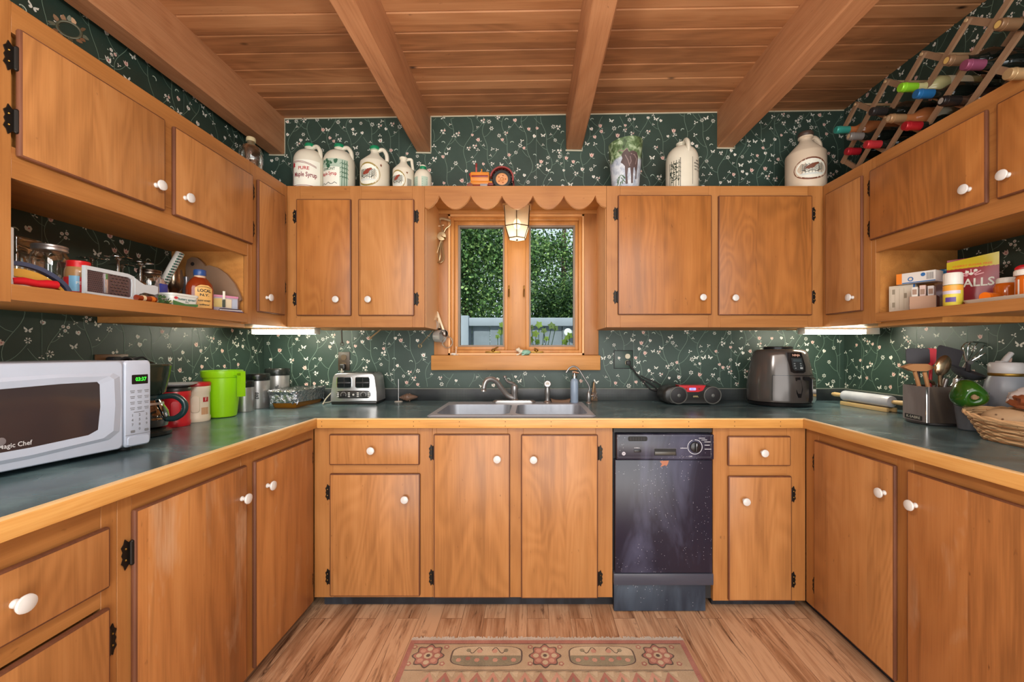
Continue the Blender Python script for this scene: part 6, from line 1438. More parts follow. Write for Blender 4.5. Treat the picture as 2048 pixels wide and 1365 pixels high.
# water bottle
wb, wb2 = C('bottle_grey', (128, 133, 140), .35), C('bottle_lid_grey', (176, 172, 170), .4)
t = thing('water_bottle', 'pale grey steel water bottle with a raised straw spout and carry loop', 'water bottle', (1.862, 1.628, GT), 0)
xf = Matrix.Rotation(math.radians(8), 4, 'Y') if 0 else Matrix.Identity(4)
b = B(); b.lathe([(.058, 0), (.064, .004), (.066, .012), (.064, .15), (.058, .19), (.048, .214)], wb, seg=40); b.build('bottle', t)
b = B(); b.lathe([(.049, .212), (.0505, .214), (.0505, .222), (.048, .224)], M['brass'], seg=36); b.build('neck_band', t)
b = B(); b.lathe([(.047, .223), (.050, .228), (.050, .258), (.044, .266), (0, .268)], wb2, seg=36); b.tube([(-.012, 0, .262), (.004, 0, .285), (.020, 0, .302)], [.011, .010, .009], wb2, 10); b.box(-.034, -.014, -.012, .012, .262, .272, wb2, .004); b.build('straw_lid', t)
b = B(); b.tube(bez([(.044, -.02, .246), (.07, -.035, .240), (.082, -.045, .205), (.072, -.04, .178), (.060, -.026, .190)], 6), .0085, wb2, 10); b.build('carry_loop', t)
t_ = B(); rnd = random.Random(6)
for k in range(9): t_.ball((rnd.uniform(-.02, .02), rnd.uniform(-.02, .02), .10+rnd.uniform(-.04, .07)), (.018, .018, .016), M['soft_black'], 8)
t_.tube([(0, 0, 0), (0, 0, .12)], .02, M['soft_black'], 10)
o = t_.build('hair_tie_holder'); o.location = (1.898, 1.515, GT); tag(o, 'bunch of black loops standing right of the grey water bottle', 'holder')
# wicker basket
wk, wk2 = C('wicker', (212, 172, 126), .55, vary=.25), C('wicker_dark', (150, 108, 70), .6, vary=.25)
BXc, BYc = 1.690, 1.325
t = thing('wicker_basket', 'wicker basket of potatoes at the right edge of the worktop', 'basket', (BXc, BYc, GT), 0)
def bk_path(k, n=96):
    P = []
    for q in range(n):
        a = 2*PI*q/n; c, s = math.cos(a), math.sin(a); e = .55
        P.append((.125*k*math.copysign(abs(c)**e, c), .195*k*math.copysign(abs(s)**e, s)))
    return P
b = B(); NR = 12; ns = 96
def hz(q): return .80+.20*abs(math.sin(2*PI*q/96))**1.5
def bk_k(z): return .86+.26*z/.098
for r in range(NR):
    z = .004+r*.0077; P = bk_path(bk_k(z)); pts = []
    for q in range(ns):
        x, y = P[q]; d = math.hypot(x, y); off = .0032*math.sin(q*PI/2+ (PI if r % 2 else 0)); pts.append((x*(1+off/d), y*(1+off/d), .003+(z-.003)*hz(q)))
    b.tube(pts, .0040, wk if r % 3 else wk2, 6, closed=True)
b.build('woven_wall', t)
b = B()
for q in range(0, ns, 4):
    p0, p1 = bk_path(bk_k(0))[q], bk_path(bk_k(.1))[q]; b.tube([(p0[0], p0[1], .002), (p1[0], p1[1], .096*hz(q))], .0024, wk2, 5)
b.build('stakes', t)
b = B()
for s_ in (0, PI):
    P = bk_path(1.13); b.tube([(P[q][0]*(1+.006*math.sin(q*.9+s_)), P[q][1]*(1+.006*math.sin(q*.9+s_)), .098*hz(q)+.004*math.cos(q*.9+s_)) for q in range(ns)], .0048, wk, 6, closed=True)
b.build('braided_rim', t)
b = B(); b.prism(bk_path(.86), .001, .005, wk2, 'xy'); b.build('base', t)
pt = C('potato_skin', (178, 146, 110), .7, vary=.22)
def potato(lb, loc, r, rz, seed):
    rnd = random.Random(seed); b = B(); ph = [rnd.uniform(0, 6) for _ in range(4)]
    b.ball((0, 0, 0), r, pt, 28, fn=lambda p: p*(1+.06*math.sin(p.x*3+ph[0])+.05*math.sin(p.y*4+ph[1])*math.cos(p.z*3+ph[2])))
    for k in range(6):
        a, c = rnd.uniform(0, 6.28), rnd.uniform(-.6, .8); d = Vector((math.cos(a)*math.sqrt(1-c*c)*r[0], math.sin(a)*math.sqrt(1-c*c)*r[1], c*r[2])); b.ball(d*.985, .003, C('potato_eye', (120, 92, 66), .8), 6)
    o = b.build('potato'); o.location = loc; o.rotation_euler = (0, .1, rz); tag(o, lb, 'potato', 'potatoes in the basket'); return o
potato('long potato lying nearest the left end of the basket below the pepper', (1.640, 1.430, GT+.074), (.042, .062, .036), .5, 1)
potato('potato at the front right of the basket at the edge of the picture', (1.655, 1.290, GT+.074), (.044, .060, .036), -.2, 2)
potato('potato deep in the basket behind the two front ones', (1.742, 1.385, GT+.058), (.042, .055, .036), .9, 3)
t_ = B(); t_.loft([(-.05, -.06), (.045, -.065), (.055, .05), (-.045, .06)], [(0, 1), (.002, 1.01)], C('paper_slip', (206, 212, 222), .5), 'xy'); o = t_.build('paper_slip'); o.location = (1.665, 1.365, GT+.0065); tag(o, 'white paper slip lying on the bottom of the basket under the potatoes', 'paper')
bagm, bagb = C('bag_plastic', (206, 198, 194), .25), C('bag_print_brown', (132, 72, 44), .35)
b = B(); rnd = random.Random(3)
def crumple(p):
    n_ = noise.noise(p*2.6)*.16+noise.noise(p*6)*.07
    return p*(1+n_)
b.ball((0, 0, 0), (.082, .090, .042), bagm, 44, fn=crumple)
for f in b.bm.faces:
    c_ = f.calc_center_median()
    if c_.x < -.055 and c_.z > -.01: f.material_index = b.mi(bagb)
b.text(flat((-.028, -.012, .056), (.5, -.86, 0), (.6, .35, .2)), 'C5', .03, paper_w)
o = b.build('produce_bag', angle=25); o.location = (1.765, 1.425, GT+.143); o.rotation_euler = (0, -.25, .3); tag(o, 'crumpled white plastic produce bag with brown print lying on the potatoes', 'bag')
# bell pepper: four lobes round a dented stem end that looks at the room
gp, gs = C('pepper_green', (34, 74, 16), .16, vary=.3), C('pepper_stem', (136, 110, 78), .7)
b = B()
def lobes(p):
    a = math.atan2(p.y, p.x); rr = math.hypot(p.x, p.y); k = 1+.085*math.cos(3*a+.9)*min(1, rr*1.3)
    z = p.z-(.40*math.exp(-(rr/.30)**2) if p.z > 0 else -.12*math.exp(-(rr/.4)**2)); return Vector((p.x*k, p.y*k, z))
b.ball((0, 0, 0), (.050, .050, .055), gp, 44, fn=lobes)
t = thing('bell_pepper', 'glossy green bell pepper lying on its side on the left end of the basket', 'bell pepper', (1.602, 1.522, GT+.152), 0); t.rotation_euler = (math.radians(100), 0, math.radians(-24))
b.build('flesh', t, angle=80)
b = B(); b.lathe([(.015, .033), (.013, .038), (.007, .040)], gs, seg=12); b.tube([(0, 0, .036), (.004, .002, .048), (-.006, .004, .058)], [.007, .006, .008], gs, 8); b.build('stem', t)
# ------------------------------------------------------------------ open shelf on the left
SZ = 1.3855
def on_left(pxx, X): return X*F/(pxx-CX)
def zl(y, d): return ZC-(y-CY)*d/F
t_ = B(); t_.box(-.27, 0, -.007, .007, 0, .150, C('board_white', (206, 208, 206), .4), .003); o = t_.build('cutting_board'); o.location = (-1.343, 1.071, SZ); tag(o, 'white plastic cutting board on edge at the left end of the open shelf', 'cutting board')
def jar(name, lb, loc, r, H, lid_m, body=None, fill=None, sq=False, lidh=.018, band=True):
    t = thing(name, lb, 'jar', loc, .1)
    b = B(); P = [(r*.92, 0), (r, .005), (r, H*.68), (r*.93, H*.78), (r*.78, H*.86), (r*.78, H-.004)]
    if sq: b.loft(rrect(-r, r, -r, r, r*.3, 4), [(z, q/r if 0 else q/r) for q, z in P], body or M['jar_glass'], 'xy')
    else: b.lathe(P, body or M['jar_glass'], seg=32)
    b.build('glass', t)
    if fill:
        b = B(); k = .93; Q = [(r*.88*k, .004), (r*k, .01), (r*k, H*fill[1]), (0, H*fill[1])]
        if sq: b.loft(rrect(-r*k, r*k, -r*k, r*k, r*.25, 4), [(.005, .95), (.01, 1), (H*fill[1], 1)], fill[0], 'xy')
        else: b.lathe(Q, fill[0], seg=28)
        b.build('contents', t)
    b = B(); lr = r*(.86 if not sq else .9)
    if sq: b.loft(rrect(-lr, lr, -lr, lr, r*.25, 4), [(H-lidh, 1), (H-.003, 1), (H, .95)], lid_m, 'xy')
    else: b.lathe([(lr, H-lidh), (lr*1.02, H-lidh+.003), (lr*.98, H-lidh*.5), (lr*1.02, H-lidh*.4), (lr*1.0, H-.002), (lr*.9, H), (0, H)], lid_m, seg=32)
    b.build('lid', t); return t
grain = C('pale_grain', (196, 176, 146), .8, vary=.3)
jar('storage_jar', 'square clear glass jar with a glass lid behind the white cutting board', (-1.614, 1.300, SZ), .046, .182, M['jar_glass'], fill=(grain, .55), sq=True, lidh=.05)
jar('mason_jar', 'large mason jar with a silver lid near the left end of the open shelf', (-1.512, 1.303, SZ), .046, .160, M['steel'], fill=(C('twine', (150, 128, 100), .8, vary=.3), .3))
blu, yel = C('navy_plastic', (62, 72, 98), .45), C('mustard_plastic', (200, 152, 62), .5)
def band(P, w0, w1):
    P = [Vector((p[0], p[1])) for p in P]; L_, R_ = [], []
    for k, p in enumerate(P):
        d = (P[min(k+1, len(P)-1)]-P[max(k-1, 0)]).normalized(); n = Vector((-d.y, d.x)); L_.append(p+n*w0); R_.append(p-n*w1)
    return [(p.x, p.y) for p in L_+R_[::-1]]
t = thing('curved_scraper', 'curved navy and mustard plastic tool arching over the red handle on the open shelf', 'kitchen tool', (-1.366, 0, 0)); cv = [(p.x, p.y) for p in bez([(1.086, 1.4455), (1.115, 1.447), (1.150, 1.441), (1.182, 1.427), (1.208, 1.408), (1.222, 1.3885)], 5)]
b = B(); b.prism(band(cv, .006, .005), -.008, .008, blu, 'yz'); b.build('outer_edge', t)
b = B(); inner = [(p.x, p.y) for p in bez([(1.086, 1.432), (1.115, 1.434), (1.148, 1.428), (1.178, 1.415), (1.200, 1.400), (1.211, 1.3875)], 5)]; b.prism(inner+[(1.203, 1.3865), (1.192, 1.396), (1.17, 1.404), (1.14, 1.410), (1.086, 1.412)], -.006, .006, yel, 'yz'); b.build('inner_web', t)
t = thing('knife', 'red-handled knife lying at the front of the open shelf', 'knife', (-1.348, 0, 0)); b = B(); b.tube([(0, 1.075, 1.397), (0, 1.10, 1.4005), (0, 1.13, 1.398), (0, 1.155, 1.401), (0, 1.176, 1.4015), (0, 1.182, 1.4015)], [.009, .0105, .010, .0115, .012, .006], C('handle_red', (196, 28, 40), .25), 12); b.build('handle', t); b = B(); b.box(-.004, .0, 1.06, 1.12, 1.3865, 1.390, M['steel']); b.box(-.001, .001, 1.0655, 1.115, 1.3865, 1.408, C('blade_white', (214, 206, 200), .3)); b.build('blade', t)
t = jar('peanut_butter_jar', 'small jar with a bright red lid and red label left of the grater', (-1.432, 1.312, SZ), .032, .112, C('lid_red', (206, 30, 34), .35), body=C('jar_tan_glass', (168, 128, 84), .2), lidh=.022)
b = B(); b.sheet(cyl(.0346, 0, 1.0), -.05, .05, .012, .058, C('label_scarlet', (198, 44, 48), .4), 12, 1); b.sheet(cyl(.0350, 0, .62), -.018, .006, .014, .062, C('label_sky', (120, 176, 210), .4), 6, 1); b.text(cyl(.0352, 0, 1.2), 'PEANUT', .012, paper_w, 0, .04); b.build('label', t)
# grater
grw = C('grater_grey_white', (188, 196, 200), .4); grm = C('grater_plate', (112, 96, 98), .3, .8, vary=.3); hol = C('grater_hole', (36, 28, 36), .5)
t = thing('hand_grater', 'flat hand grater with a grey-white plastic frame and handle leaning on the open shelf', 'grater', (-1.362, 0, 0))
fx = lambda l: (lambda u, v: Vector((.0062+.0004*l, u, v)))
b = B(); y0, y1, z0, z1 = 1.262, 1.425, SZ+.001, 1.4735
out = [(y0, z0+.004), (y1-.012, z0), (y1-.004, z0+.004), (y1, z0+.03), (y1+.002, z1-.03), (y1-.008, z1-.006), (y1-.03, z1), (y0, z1+.002)]
inn = [(y0+.005, z0+.010), (y1-.024, z0+.008), (y1-.017, z0+.012), (y1-.016, z0+.03), (y1-.015, z1-.03), (y1-.017, z1-.017), (y1-.028, z1-.012), (y0+.005, z1-.010)]
for k in range(8):
    a, c, d, e = out[k], out[(k+1) % 8], inn[(k+1) % 8], inn[k]; b.prism([a, c, d, e], -.006, .006, grw, 'yz')
b.build('frame', t)
b = B(); b.prism([(y1-.006, 1.398), (y1+.012, 1.412), (y1+.028, 1.418), (1.492, 1.4155), (1.505, 1.421), (1.506, 1.446), (1.492, 1.449), (y1+.03, 1.446), (y1+.014, 1.452), (y1-.006, z1-.01)], -.007, .007, grw, 'yz'); b.build('handle', t)
b = B(); b.prism(inn, -.002, .002, grm, 'yz')
g = lambda l: (lambda u, v: Vector((.0022+.0004*l, u, v)))
for r in range(11):
    for c in range(8):
        u, v = y0+.010+.0056*c+(.0028 if r % 2 else 0), z0+.013+.0063*r
        b.pattern(g(1), [(u-.002, v-.001), (u, v+.002), (u+.002, v-.001)], hol)
for r in range(7):
    for c in range(5):
        u, v = y0+.081+.0118*c+(.005 if r % 2 else 0), z0+.014+.0098*r
        b.pattern(g(1), rrect(u-.0035, u+.0035, v-.0018, v+.0018, .0016, 2), hol); b.ball((.003, u, v+.002), (.003, .0038, .0014), M['chrome'], 6)
b.box(.002, .0055, y0+.058, y0+.068, z0+.012, z1-.012, C('slicer_bar', (206, 206, 208), .2, .8), .001); b.box(.0055, .0065, y0+.060, y0+.066, z1-.03, z1-.014, C('slicer_green', (70, 110, 60), .3)); b.build('grating_plate', t)
# upside-down stemmed glasses
for k, (X, y, lb) in enumerate(((-1.585, 1.495, 'stemmed glass upside down against the wall, leftmost behind the grater'), (-1.59, 1.612, 'stemmed glass upside down against the wall behind the grater handle'), (-1.47, 1.475, 'stemmed glass upside down in front, its pale foot above the grater'), (-1.475, 1.565, 'stemmed glass upside down just left of the second mason jar'))):
    t = thing('stemmed_glass', lb, 'glass', (X, y, SZ), 0, 'stemmed glasses upside down on the open shelf')
    b = B(); b.lathe([(.030, 0), (.036, .03), (.034, .06), (.020, .084), (.006, .092)], M['jar_glass'], seg=26, bot=False); b.build('bowl', t)
    b = B(); b.lathe([(.006, .090), (.0042, .10), (.0042, .148), (.010, .156), (.038, .1585), (.0385, .1605), (0, .1615)], glass_mat('foot_glass', (.70, .70, .66), .45) if k == 0 else bpy.data.materials['foot_glass'], seg=26); b.build('stem_and_foot', t)
jar('mason_jar', 'second mason jar with a worn silver lid behind the grater handle', (-1.52, 1.652, SZ), .043, .150, M['dark_steel'], fill=(C('brown_mix', (140, 110, 80), .8, vary=.3), .35))
t_ = B(); A_, D_ = Vector((-1.515, 1.700, SZ+.092)), Vector((-1.495, 1.765, 1.628))
pat = C('sleeve_white', (206, 204, 196), .35); pg = C('sleeve_green', (60, 110, 90), .35); pv = C('sleeve_dots', (64, 56, 70), .4)
t = thing('bag_of_beads', 'slender clear sleeve of green and white beads leaning up behind the second mason jar', 'sleeve', (0, 0, 0))
b = B(); b.tube([A_+Vector((0, 0, -.09)), A_, D_], .016, pat, 12); b.build('sleeve', t)
for q in (-1, 0, 1):
    b = B()
    for k in range(13):
        p = A_+(D_-A_)*((k+.5)/13)+Vector((.0145, q*.007-.006, 0)); b.ball(p, (.004, .0035, .004), (pg, pv, pg)[q+1], 6)
    b.build('bead_row', t)
t_ = B(); rnd = random.Random(5)
def crum(s): return lambda p: p*(1+s*noise.noise(p*3+Vector((3, 1, 2))))
t_.ball((0, 0, .052), (.010, .030, .055), C('snack_foil', (186, 182, 184), .2, .7), 24, fn=crum(.25)); t_.box(.008, .0115, -.018, .016, .045, .085, C('snack_blue', (48, 60, 140), .35), .004); t_.box(.008, .011, -.006, .010, .014, .040, C('snack_red', (190, 60, 44), .35), .003); o = t_.build('snack_packet'); o.location = (-1.42, 1.592, SZ); tag(o, 'silver foil snack packet with a blue panel standing behind the margarine tub', 'packet')
t = thing('steel_goblet', 'rounded stemless-looking steel goblet standing behind the honey bottle', 'goblet', (-1.575, 1.822, SZ), 0); b = B(); b.lathe([(.024, 0), (.024, .004), (.006, .012), (.006, .070), (.018, .082), (.034, .105), (.038, .135), (.034, .170), (.032, .185), (.030, .185), (.035, .135), (0, .09)], C('goblet_steel', (150, 130, 110), .22, .95), seg=32); b.build('cup', t)
b = B(); b = B(); b.lathe([(.012, 0), (.014, .003), (.014, .11), (.010, .118), (.010, .165), (0, .165)], C('mill_silver', (150, 150, 158), .3, .7, vary=.3), seg=20); o = b.build('pepper_mill'); o.location = (-1.575, 1.893, SZ); tag(o, 'thin dark silver shaker between the goblet and the leaning board', 'shaker')
# margarine tub
t = thing('margarine_tub', 'white and green rectangular spread tub at the front of the open shelf', 'tub', (-1.372, 1.615, SZ), PI/2-.12)
tub_w = C('tub_white', (214, 218, 212), .35)
b = B(); b.loft(rrect(-.056, .056, -.030, .030, .016, 5), [(0, .92), (.003, .95), (.040, 1.02)], tub_w, 'xy'); f = lambda l: (lambda u, v: Vector((u, -.0306-.0006*l+.0022*(1-v/.04)*.6, v)))
b.pattern(f(1), [(-.050, .003), (.050, .003), (.052, .014), (.0, .010), (-.052, .020)], C('tub_green', (74, 122, 70), .4)); b.text(f(2), 'buttery spread', .0125, C('tub_teal', (60, 110, 110), .4), .004, .027, width=.07, weight=.02); b.text(f(2), '39%', .009, C('tub_teal', (60, 110, 110)), .004, .016); b.pattern(f(2), circle(-.040, .030, .008, 10, .005), C('tub_red', (196, 60, 70), .4)); b.build('tub', t)
b = B(); b.loft(rrect(-.060, .060, -.034, .034, .018, 5), [(.0395, 1), (.046, 1), (.048, .96)], tub_w, 'xy'); b.build('lid', t)
# honey bottle
t = thing('honey_bottle', 'amber honey bottle with a blue cap and cream label on the open shelf', 'bottle', (-1.392, 1.742, SZ), PI/2-.42)
hc = C('honey_label', (222, 176, 104), .5)
b = B(); b.lathe([(.046, 0), (.050, .004), (.050, .088), (.045, .108), (.030, .128), (.019, .138), (.019, .148)], M['amber'], seg=36, sy=.66); b.build('bottle', t)
f = lambda l: (lambda u, v: Vector((u, -.0336*math.sqrt(max(.05, 1-(u/.0515)**2))-.0004*l, v)))
b = B(); lab_ = [(-.030, .006), (.030, .006), (.032, .03), (.032, .082), (.026, .096), (.012, .102), (-.012, .102), (-.026, .096), (-.032, .082), (-.032, .03)]
for k in range(12):
    u0, u1 = -.032+.064*k/12, -.032+.064*(k+1)/12; top = lambda u: .102-.014*max(0, (abs(u)-.012)/.02)**1.5
    b.face([f(1)(u0, .006), f(1)(u1, .006), f(1)(u1, top(u1)), f(1)(u0, top(u0))], hc)
for (s_, z, sz, w) in (('LOCAL', .078, .017, .050), ('N.Y.', .060, .014, .034), ('RAW HONEY', .036, .010, .046), ('unfiltered', .020, .009, .036)): b.text(f(3), s_, sz, inkk, 0, z, width=w, weight=.03)
b.stroke(f(3), [(-.026+.0043*k, .0905+.004*math.sin(k*PI/12)) for k in range(13)], .0016, inkk); b.build('label', t)
b = B(); b.lathe([(.021, .142), (.022, .144), (.022, .164), (.020, .167), (0, .167)], C('cap_blue', (40, 72, 128), .35), seg=30); b.lathe([(.0195, .134), (.0205, .142)], C('neck_tag', (200, 170, 140), .5), seg=24, bot=False, top=False, sy=.9); b.build('cap', t)
t_ = B(); t_.tube([(0, -.040, .0105), (0, .030, .0105)], .010, M['amber'], 14); t_.tube([(0, -.022, .0108), (0, -.012, .0108)], .0108, C('vial_band', (214, 190, 150), .4), 14); t_.tube([(0, .010, .0108), (0, .022, .0108)], .0108, C('vial_orange', (206, 110, 30), .3), 14); o = t_.build('amber_vial'); o.location = (-1.345, 1.452, SZ); tag(o, 'small amber bottle lying on its side below the grater handle', 'vial')
t_ = B(); rnd = random.Random(14); gm = C('herb_green', (54, 84, 40), .7)
for k in range(34): leaf(t_, Vector((rnd.uniform(-.012, .012), rnd.uniform(-.022, .022), rnd.uniform(.0, .022))), .016, rnd, (gm, C('herb_pale', (180, 176, 130), .7)), (3, 1))
t_.box(-.012, .012, -.022, .022, 0, .006, gm, .002); o = t_.build('herb_sprig', normals=False); o.location = (-1.36, 1.532, SZ); tag(o, 'small green herb sprig lying between the amber vial and the spread tub', 'herbs')
# leaning round board
brd = C('worn_board', (136, 108, 86), .55, vary=.22)
t_ = B(); P = [(-1.585, SZ), (-1.588, 1.60), (-1.580, 1.632), (-1.560, 1.644), (-1.534, 1.640), (-1.512, 1.620), (-1.500, 1.602), (-1.478, 1.606), (-1.44, 1.594), (-1.40, 1.565), (-1.365, 1.522), (-1.343, 1.478), (-1.333, 1.448), (-1.345, 1.440), (-1.352, 1.40), (-1.36, SZ)]
t_.prism(P, 1.905, 1.916, brd, 'xz'); t_.pattern(flat((0, 1.9045, 0)), circle(-1.556, 1.612, .009, 12), C('board_hole', (40, 30, 26), .8)); o = t_.build('round_cutting_board'); tag(o, 'worn round cutting board leaning at the right end of the open shelf', 'cutting board')
t = thing('zip_pouch', 'clear pouch of coloured cards with pink edge on the open shelf', 'pouch', (-1.365, 1.845, SZ), PI/2-.45)
b = B(); b.box(-.055, .055, -.004, .004, .002, .070, C('pouch_clear', (176, 166, 176), .25), .003); b.build('pouch', t); f = flat((0, -.0048, 0))
b = B(); b.box(-.056, .056, -.0055, .0055, .064, .074, C('pouch_pink', (206, 140, 170), .4), .002); b.build('pink_seal', t)
b = B(); b.pattern(f, [(-.05, .02), (-.012, .02), (-.012, .060), (-.05, .056)], C('card_yellow', (206, 184, 120), .5)); b.pattern(flat((0, -.0051, 0)), [(-.008, .022), (.026, .018), (.026, .058), (-.006, .060)], C('card_cream', (214, 200, 170), .5)); b.pattern(f, [(.028, .012), (.05, .012), (.05, .06), (.03, .058)], C('card_blue', (170, 180, 196), .5)); b.build('cards', t)
b = B(); b.box(-.012, -.002, -.011, -.008, .05, .092, paper_w, .002); b.box(-.0115, -.0025, -.012, -.0056, .022, .055, C('spoon_dark', (70, 80, 70), .5)); b.build('plastic_spoon', t)
t_ = B()
for k in range(3): t_.box(-.05+.004*k, .05-.005*k, -.02, .02, .001+.005*k, .0052+.005*k, (C('stack_violet', (100, 84, 104), .5), C('stack_white', (200, 194, 194), .5), C('stack_dark', (70, 62, 70), .5))[k], .001)
o = t_.build('packet_stack'); o.location = (-1.352, 1.780, SZ); o.rotation_euler = (0, 0, PI/2-.45); o.location = (-1.347, 1.852, SZ); o.location.x = -1.338-.004; o.hide_render = False; o.scale = (1, .35, 1); tag(o, 'thin stack of flat packets lying in front of the clear pouch', 'packets')
# ------------------------------------------------------------------ open medicine shelf on the right
bw = C('carton_white', (206, 198, 180), .5); bbl = C('carton_blue', (40, 104, 168), .45); bor = C('carton_orange', (226, 128, 36), .45)
t = thing('pill_carton', 'upright cream carton with a blue edge at the left end of the medicine shelf', 'box', (1.637, 1.835, SZ), math.radians(-62))
b = B(); b.box(-.046, .046, -.0, .034, 0, .118, bw, .001); b.build('carton', t); f = flat((0, -.0006, 0)); b = B(); b.pattern(f, [(.032, 0), (.046, 0), (.046, .118), (.040, .118)], bbl)
for k in range(4): b.stroke(f, [(-.040+.016*k, .012), (-.040+.016*k, .104)], .0012, C('carton_tan', (176, 166, 140), .6))
for (u, z) in ((-.034, .022), (-.034, .08), (.008, .06)): b.pattern(f, rrect(u, u+.010, z, z+.022, .001, 1), C('carton_print', (150, 140, 120), .6))
b.build('print', t)
t = thing('pill_carton', 'white carton with a blue emblem and orange end lying on the cream carton', 'box', (1.660, 1.790, SZ+.1195), math.radians(-64))
b = B(); b.box(-.062, .070, -.02, .05, 0, .046, C('carton_bright', (216, 212, 206), .45), .001); b.build('carton', t); f = flat((0, -.0206, 0)); b = B(); b.pattern(f, [(-.062, 0), (-.042, 0), (-.042, .046), (-.062, .046)], bor); b.pattern(f, circle(-.012, .018, .010, 14), bbl); b.pattern(flat((0, -.021, 0)), circle(-.012, .018, .006, 12), bw); b.stroke(f, [(-.04, .003), (.069, .003)], .004, bbl); b.pattern(f, circle(.030, .032, .008, 12), bbl)
for k in range(8): b.stroke(f, [(.042+.003*k, .010), (.042+.003*k, .038)], .0012, inkk)
b.build('print', t)
t = thing('open_tray_box', 'low open brown cardboard box holding small packets on the medicine shelf', 'box', (1.655, 1.722, SZ), math.radians(-50))
cb, cb2 = C('lit_card_brown', (168, 134, 110), .7), C('shaded_card_brown', (112, 92, 80), .7)  # one cardboard in two tones: shading put into the colour, front panel lit
b = B(); b.box(-.062, .02, -.034, -.032, 0, .055, cb); b.box(-.062, -.060, -.034, .06, 0, .055, cb2); b.box(.02, .022, -.034, .06, 0, .055, cb2); b.box(-.062, .022, .058, .06, 0, .055, cb2); b.box(-.062, .022, -.034, .06, 0, .003, cb2); b.build('carton', t)
for k, (lb, u, v, h, col, txt) in enumerate((('white packet with a picture panel standing in the brown cardboard box', -.045, .0, .092, (206, 200, 190), ''), ('pinkish packet standing in the middle of the brown cardboard box', -.022, .012, .098, (206, 180, 170), ''), ('white blue-lettered packet standing at the right of the brown cardboard box', .002, .02, .094, (210, 206, 204), 'PREVAIL'))):
    R_ = Matrix.Rotation(math.radians(-50), 4, 'Z') @ Vector((u, v, 0)); t2 = thing('medicine_packet', lb, 'packet', (1.655+R_.x, 1.722+R_.y, SZ+.0035), math.radians(-50), 'packets in the brown cardboard box')
    b = B(); b.box(-.0095, .0095, -.028, .03, 0, h, C('packet_%d' % k if 0 else 'packet_'+'abc'[k], col, .5), .001); b.build('carton', t2); f = flat((0, -.0286, 0)); b = B(); b.pattern(f, rrect(-.007, .007, .06, .082, .001, 1), C('packet_print', (150, 120, 100), .6)); 
    if txt: b.text(flat((-.0101, -.0, 0), (0, -1, 0)), txt, .012, bbl, 0, .075, weight=.02)
    b.build('print', t2)
t = thing('pill_carton', 'plain white carton standing against the wall behind the brown cardboard box', 'box', (1.84, 1.80, SZ), -PI/2); b = B(); b.box(-.05, .05, -.045, .035, 0, .128, bw, .001); b.build('carton', t); b = B(); b.pattern(flat((0, -.0456, 0)), rrect(-.04, .04, .06, .12, .002, 2), C('carton_lilac', (190, 180, 196), .5)); b.build('print', t)
t = thing('ointment_jar', 'small white jar with a bright blue lid on the carton beside the cough drop bag', 'jar', (1.825, 1.825, SZ+.1285), 0); b = B(); b.lathe([(.027, 0), (.028, .003), (.028, .038)], C('jar_white', (206, 200, 200), .35), seg=28); b.sheet(cyl(.0285, 0, -.9), -.03, .03, .008, .030, C('jar_label_blue', (60, 104, 168), .4), 8, 1); b.sheet(cyl(.0289, 0, -.9), -.026, .026, .014, .027, C('jar_label_pink', (220, 180, 176), .4), 8, 1); b.build('jar', t); b = B(); b.lathe([(.029, .037), (.030, .039), (.030, .054), (.028, .056), (0, .056)], C('lid_bright_blue', (22, 116, 176), .3), seg=28); b.build('lid', t)
# cough drop bag
t = thing('cough_drop_bag', 'dark red cough drop bag with yellow top band on the medicine shelf', 'bag', (1.775, 1.672, SZ), math.radians(-58))
hr, hy = C('bag_dark_red', (150, 38, 50), .3, vary=.2), C('bag_yellow', (206, 186, 32), .3)
bagf = lambda l: (lambda u, v: Vector((u, -.022*max(0, 1-(u/.077)**2)*max(0, 1-(v/.2)**2)-.0005*l, v)))
b = B(); b.sheet(bagf(0), -.074, .074, 0, .165, hr, 12, 8); b.sheet(lambda u, v: Vector((u, .004+.018*max(0, 1-(u/.077)**2)*max(0, 1-(v/.2)**2), v)), -.074, .074, 0, .205, hr, 12, 8)
for u in (-.074, .074): b.face([(u, 0, 0), (u, .004, 0), (u, .004, .165), (u, 0, .165)], hr)
b.build('pouch', t, normals=False)
b = B(); b.sheet(lambda u, v: bagf(0)(u, v+.06*(u/.148)*(v-.163)*8 if v > .17 else v), -.074, .074, .163, .205, hy, 12, 3); b.build('yellow_band', t, normals=False)
b = B(); b.text(bagf(2), 'HALLS', .046, paper_w, .006, .100, weight=.02, width=.112); b.text(bagf(2), 'CHERRY SUGAR FREE', .011, bor, 0, .174, weight=.03, width=.112)
pk2 = C('bag_burst_pink', (226, 170, 176), .4)
for k in range(7):
    a = .35+k*.42; b.stroke(bagf(1), [(.012*math.cos(a), .128+.010*math.sin(a)), (.036*math.cos(a), .128+.028*math.sin(a))], .004, pk2)
for (u, v) in ((-.012, .146), (.012, .15), (0, .138)): b.pattern(bagf(2), circle(u, v, .006, 8), paper_w)
b.build('print', t, normals=False)
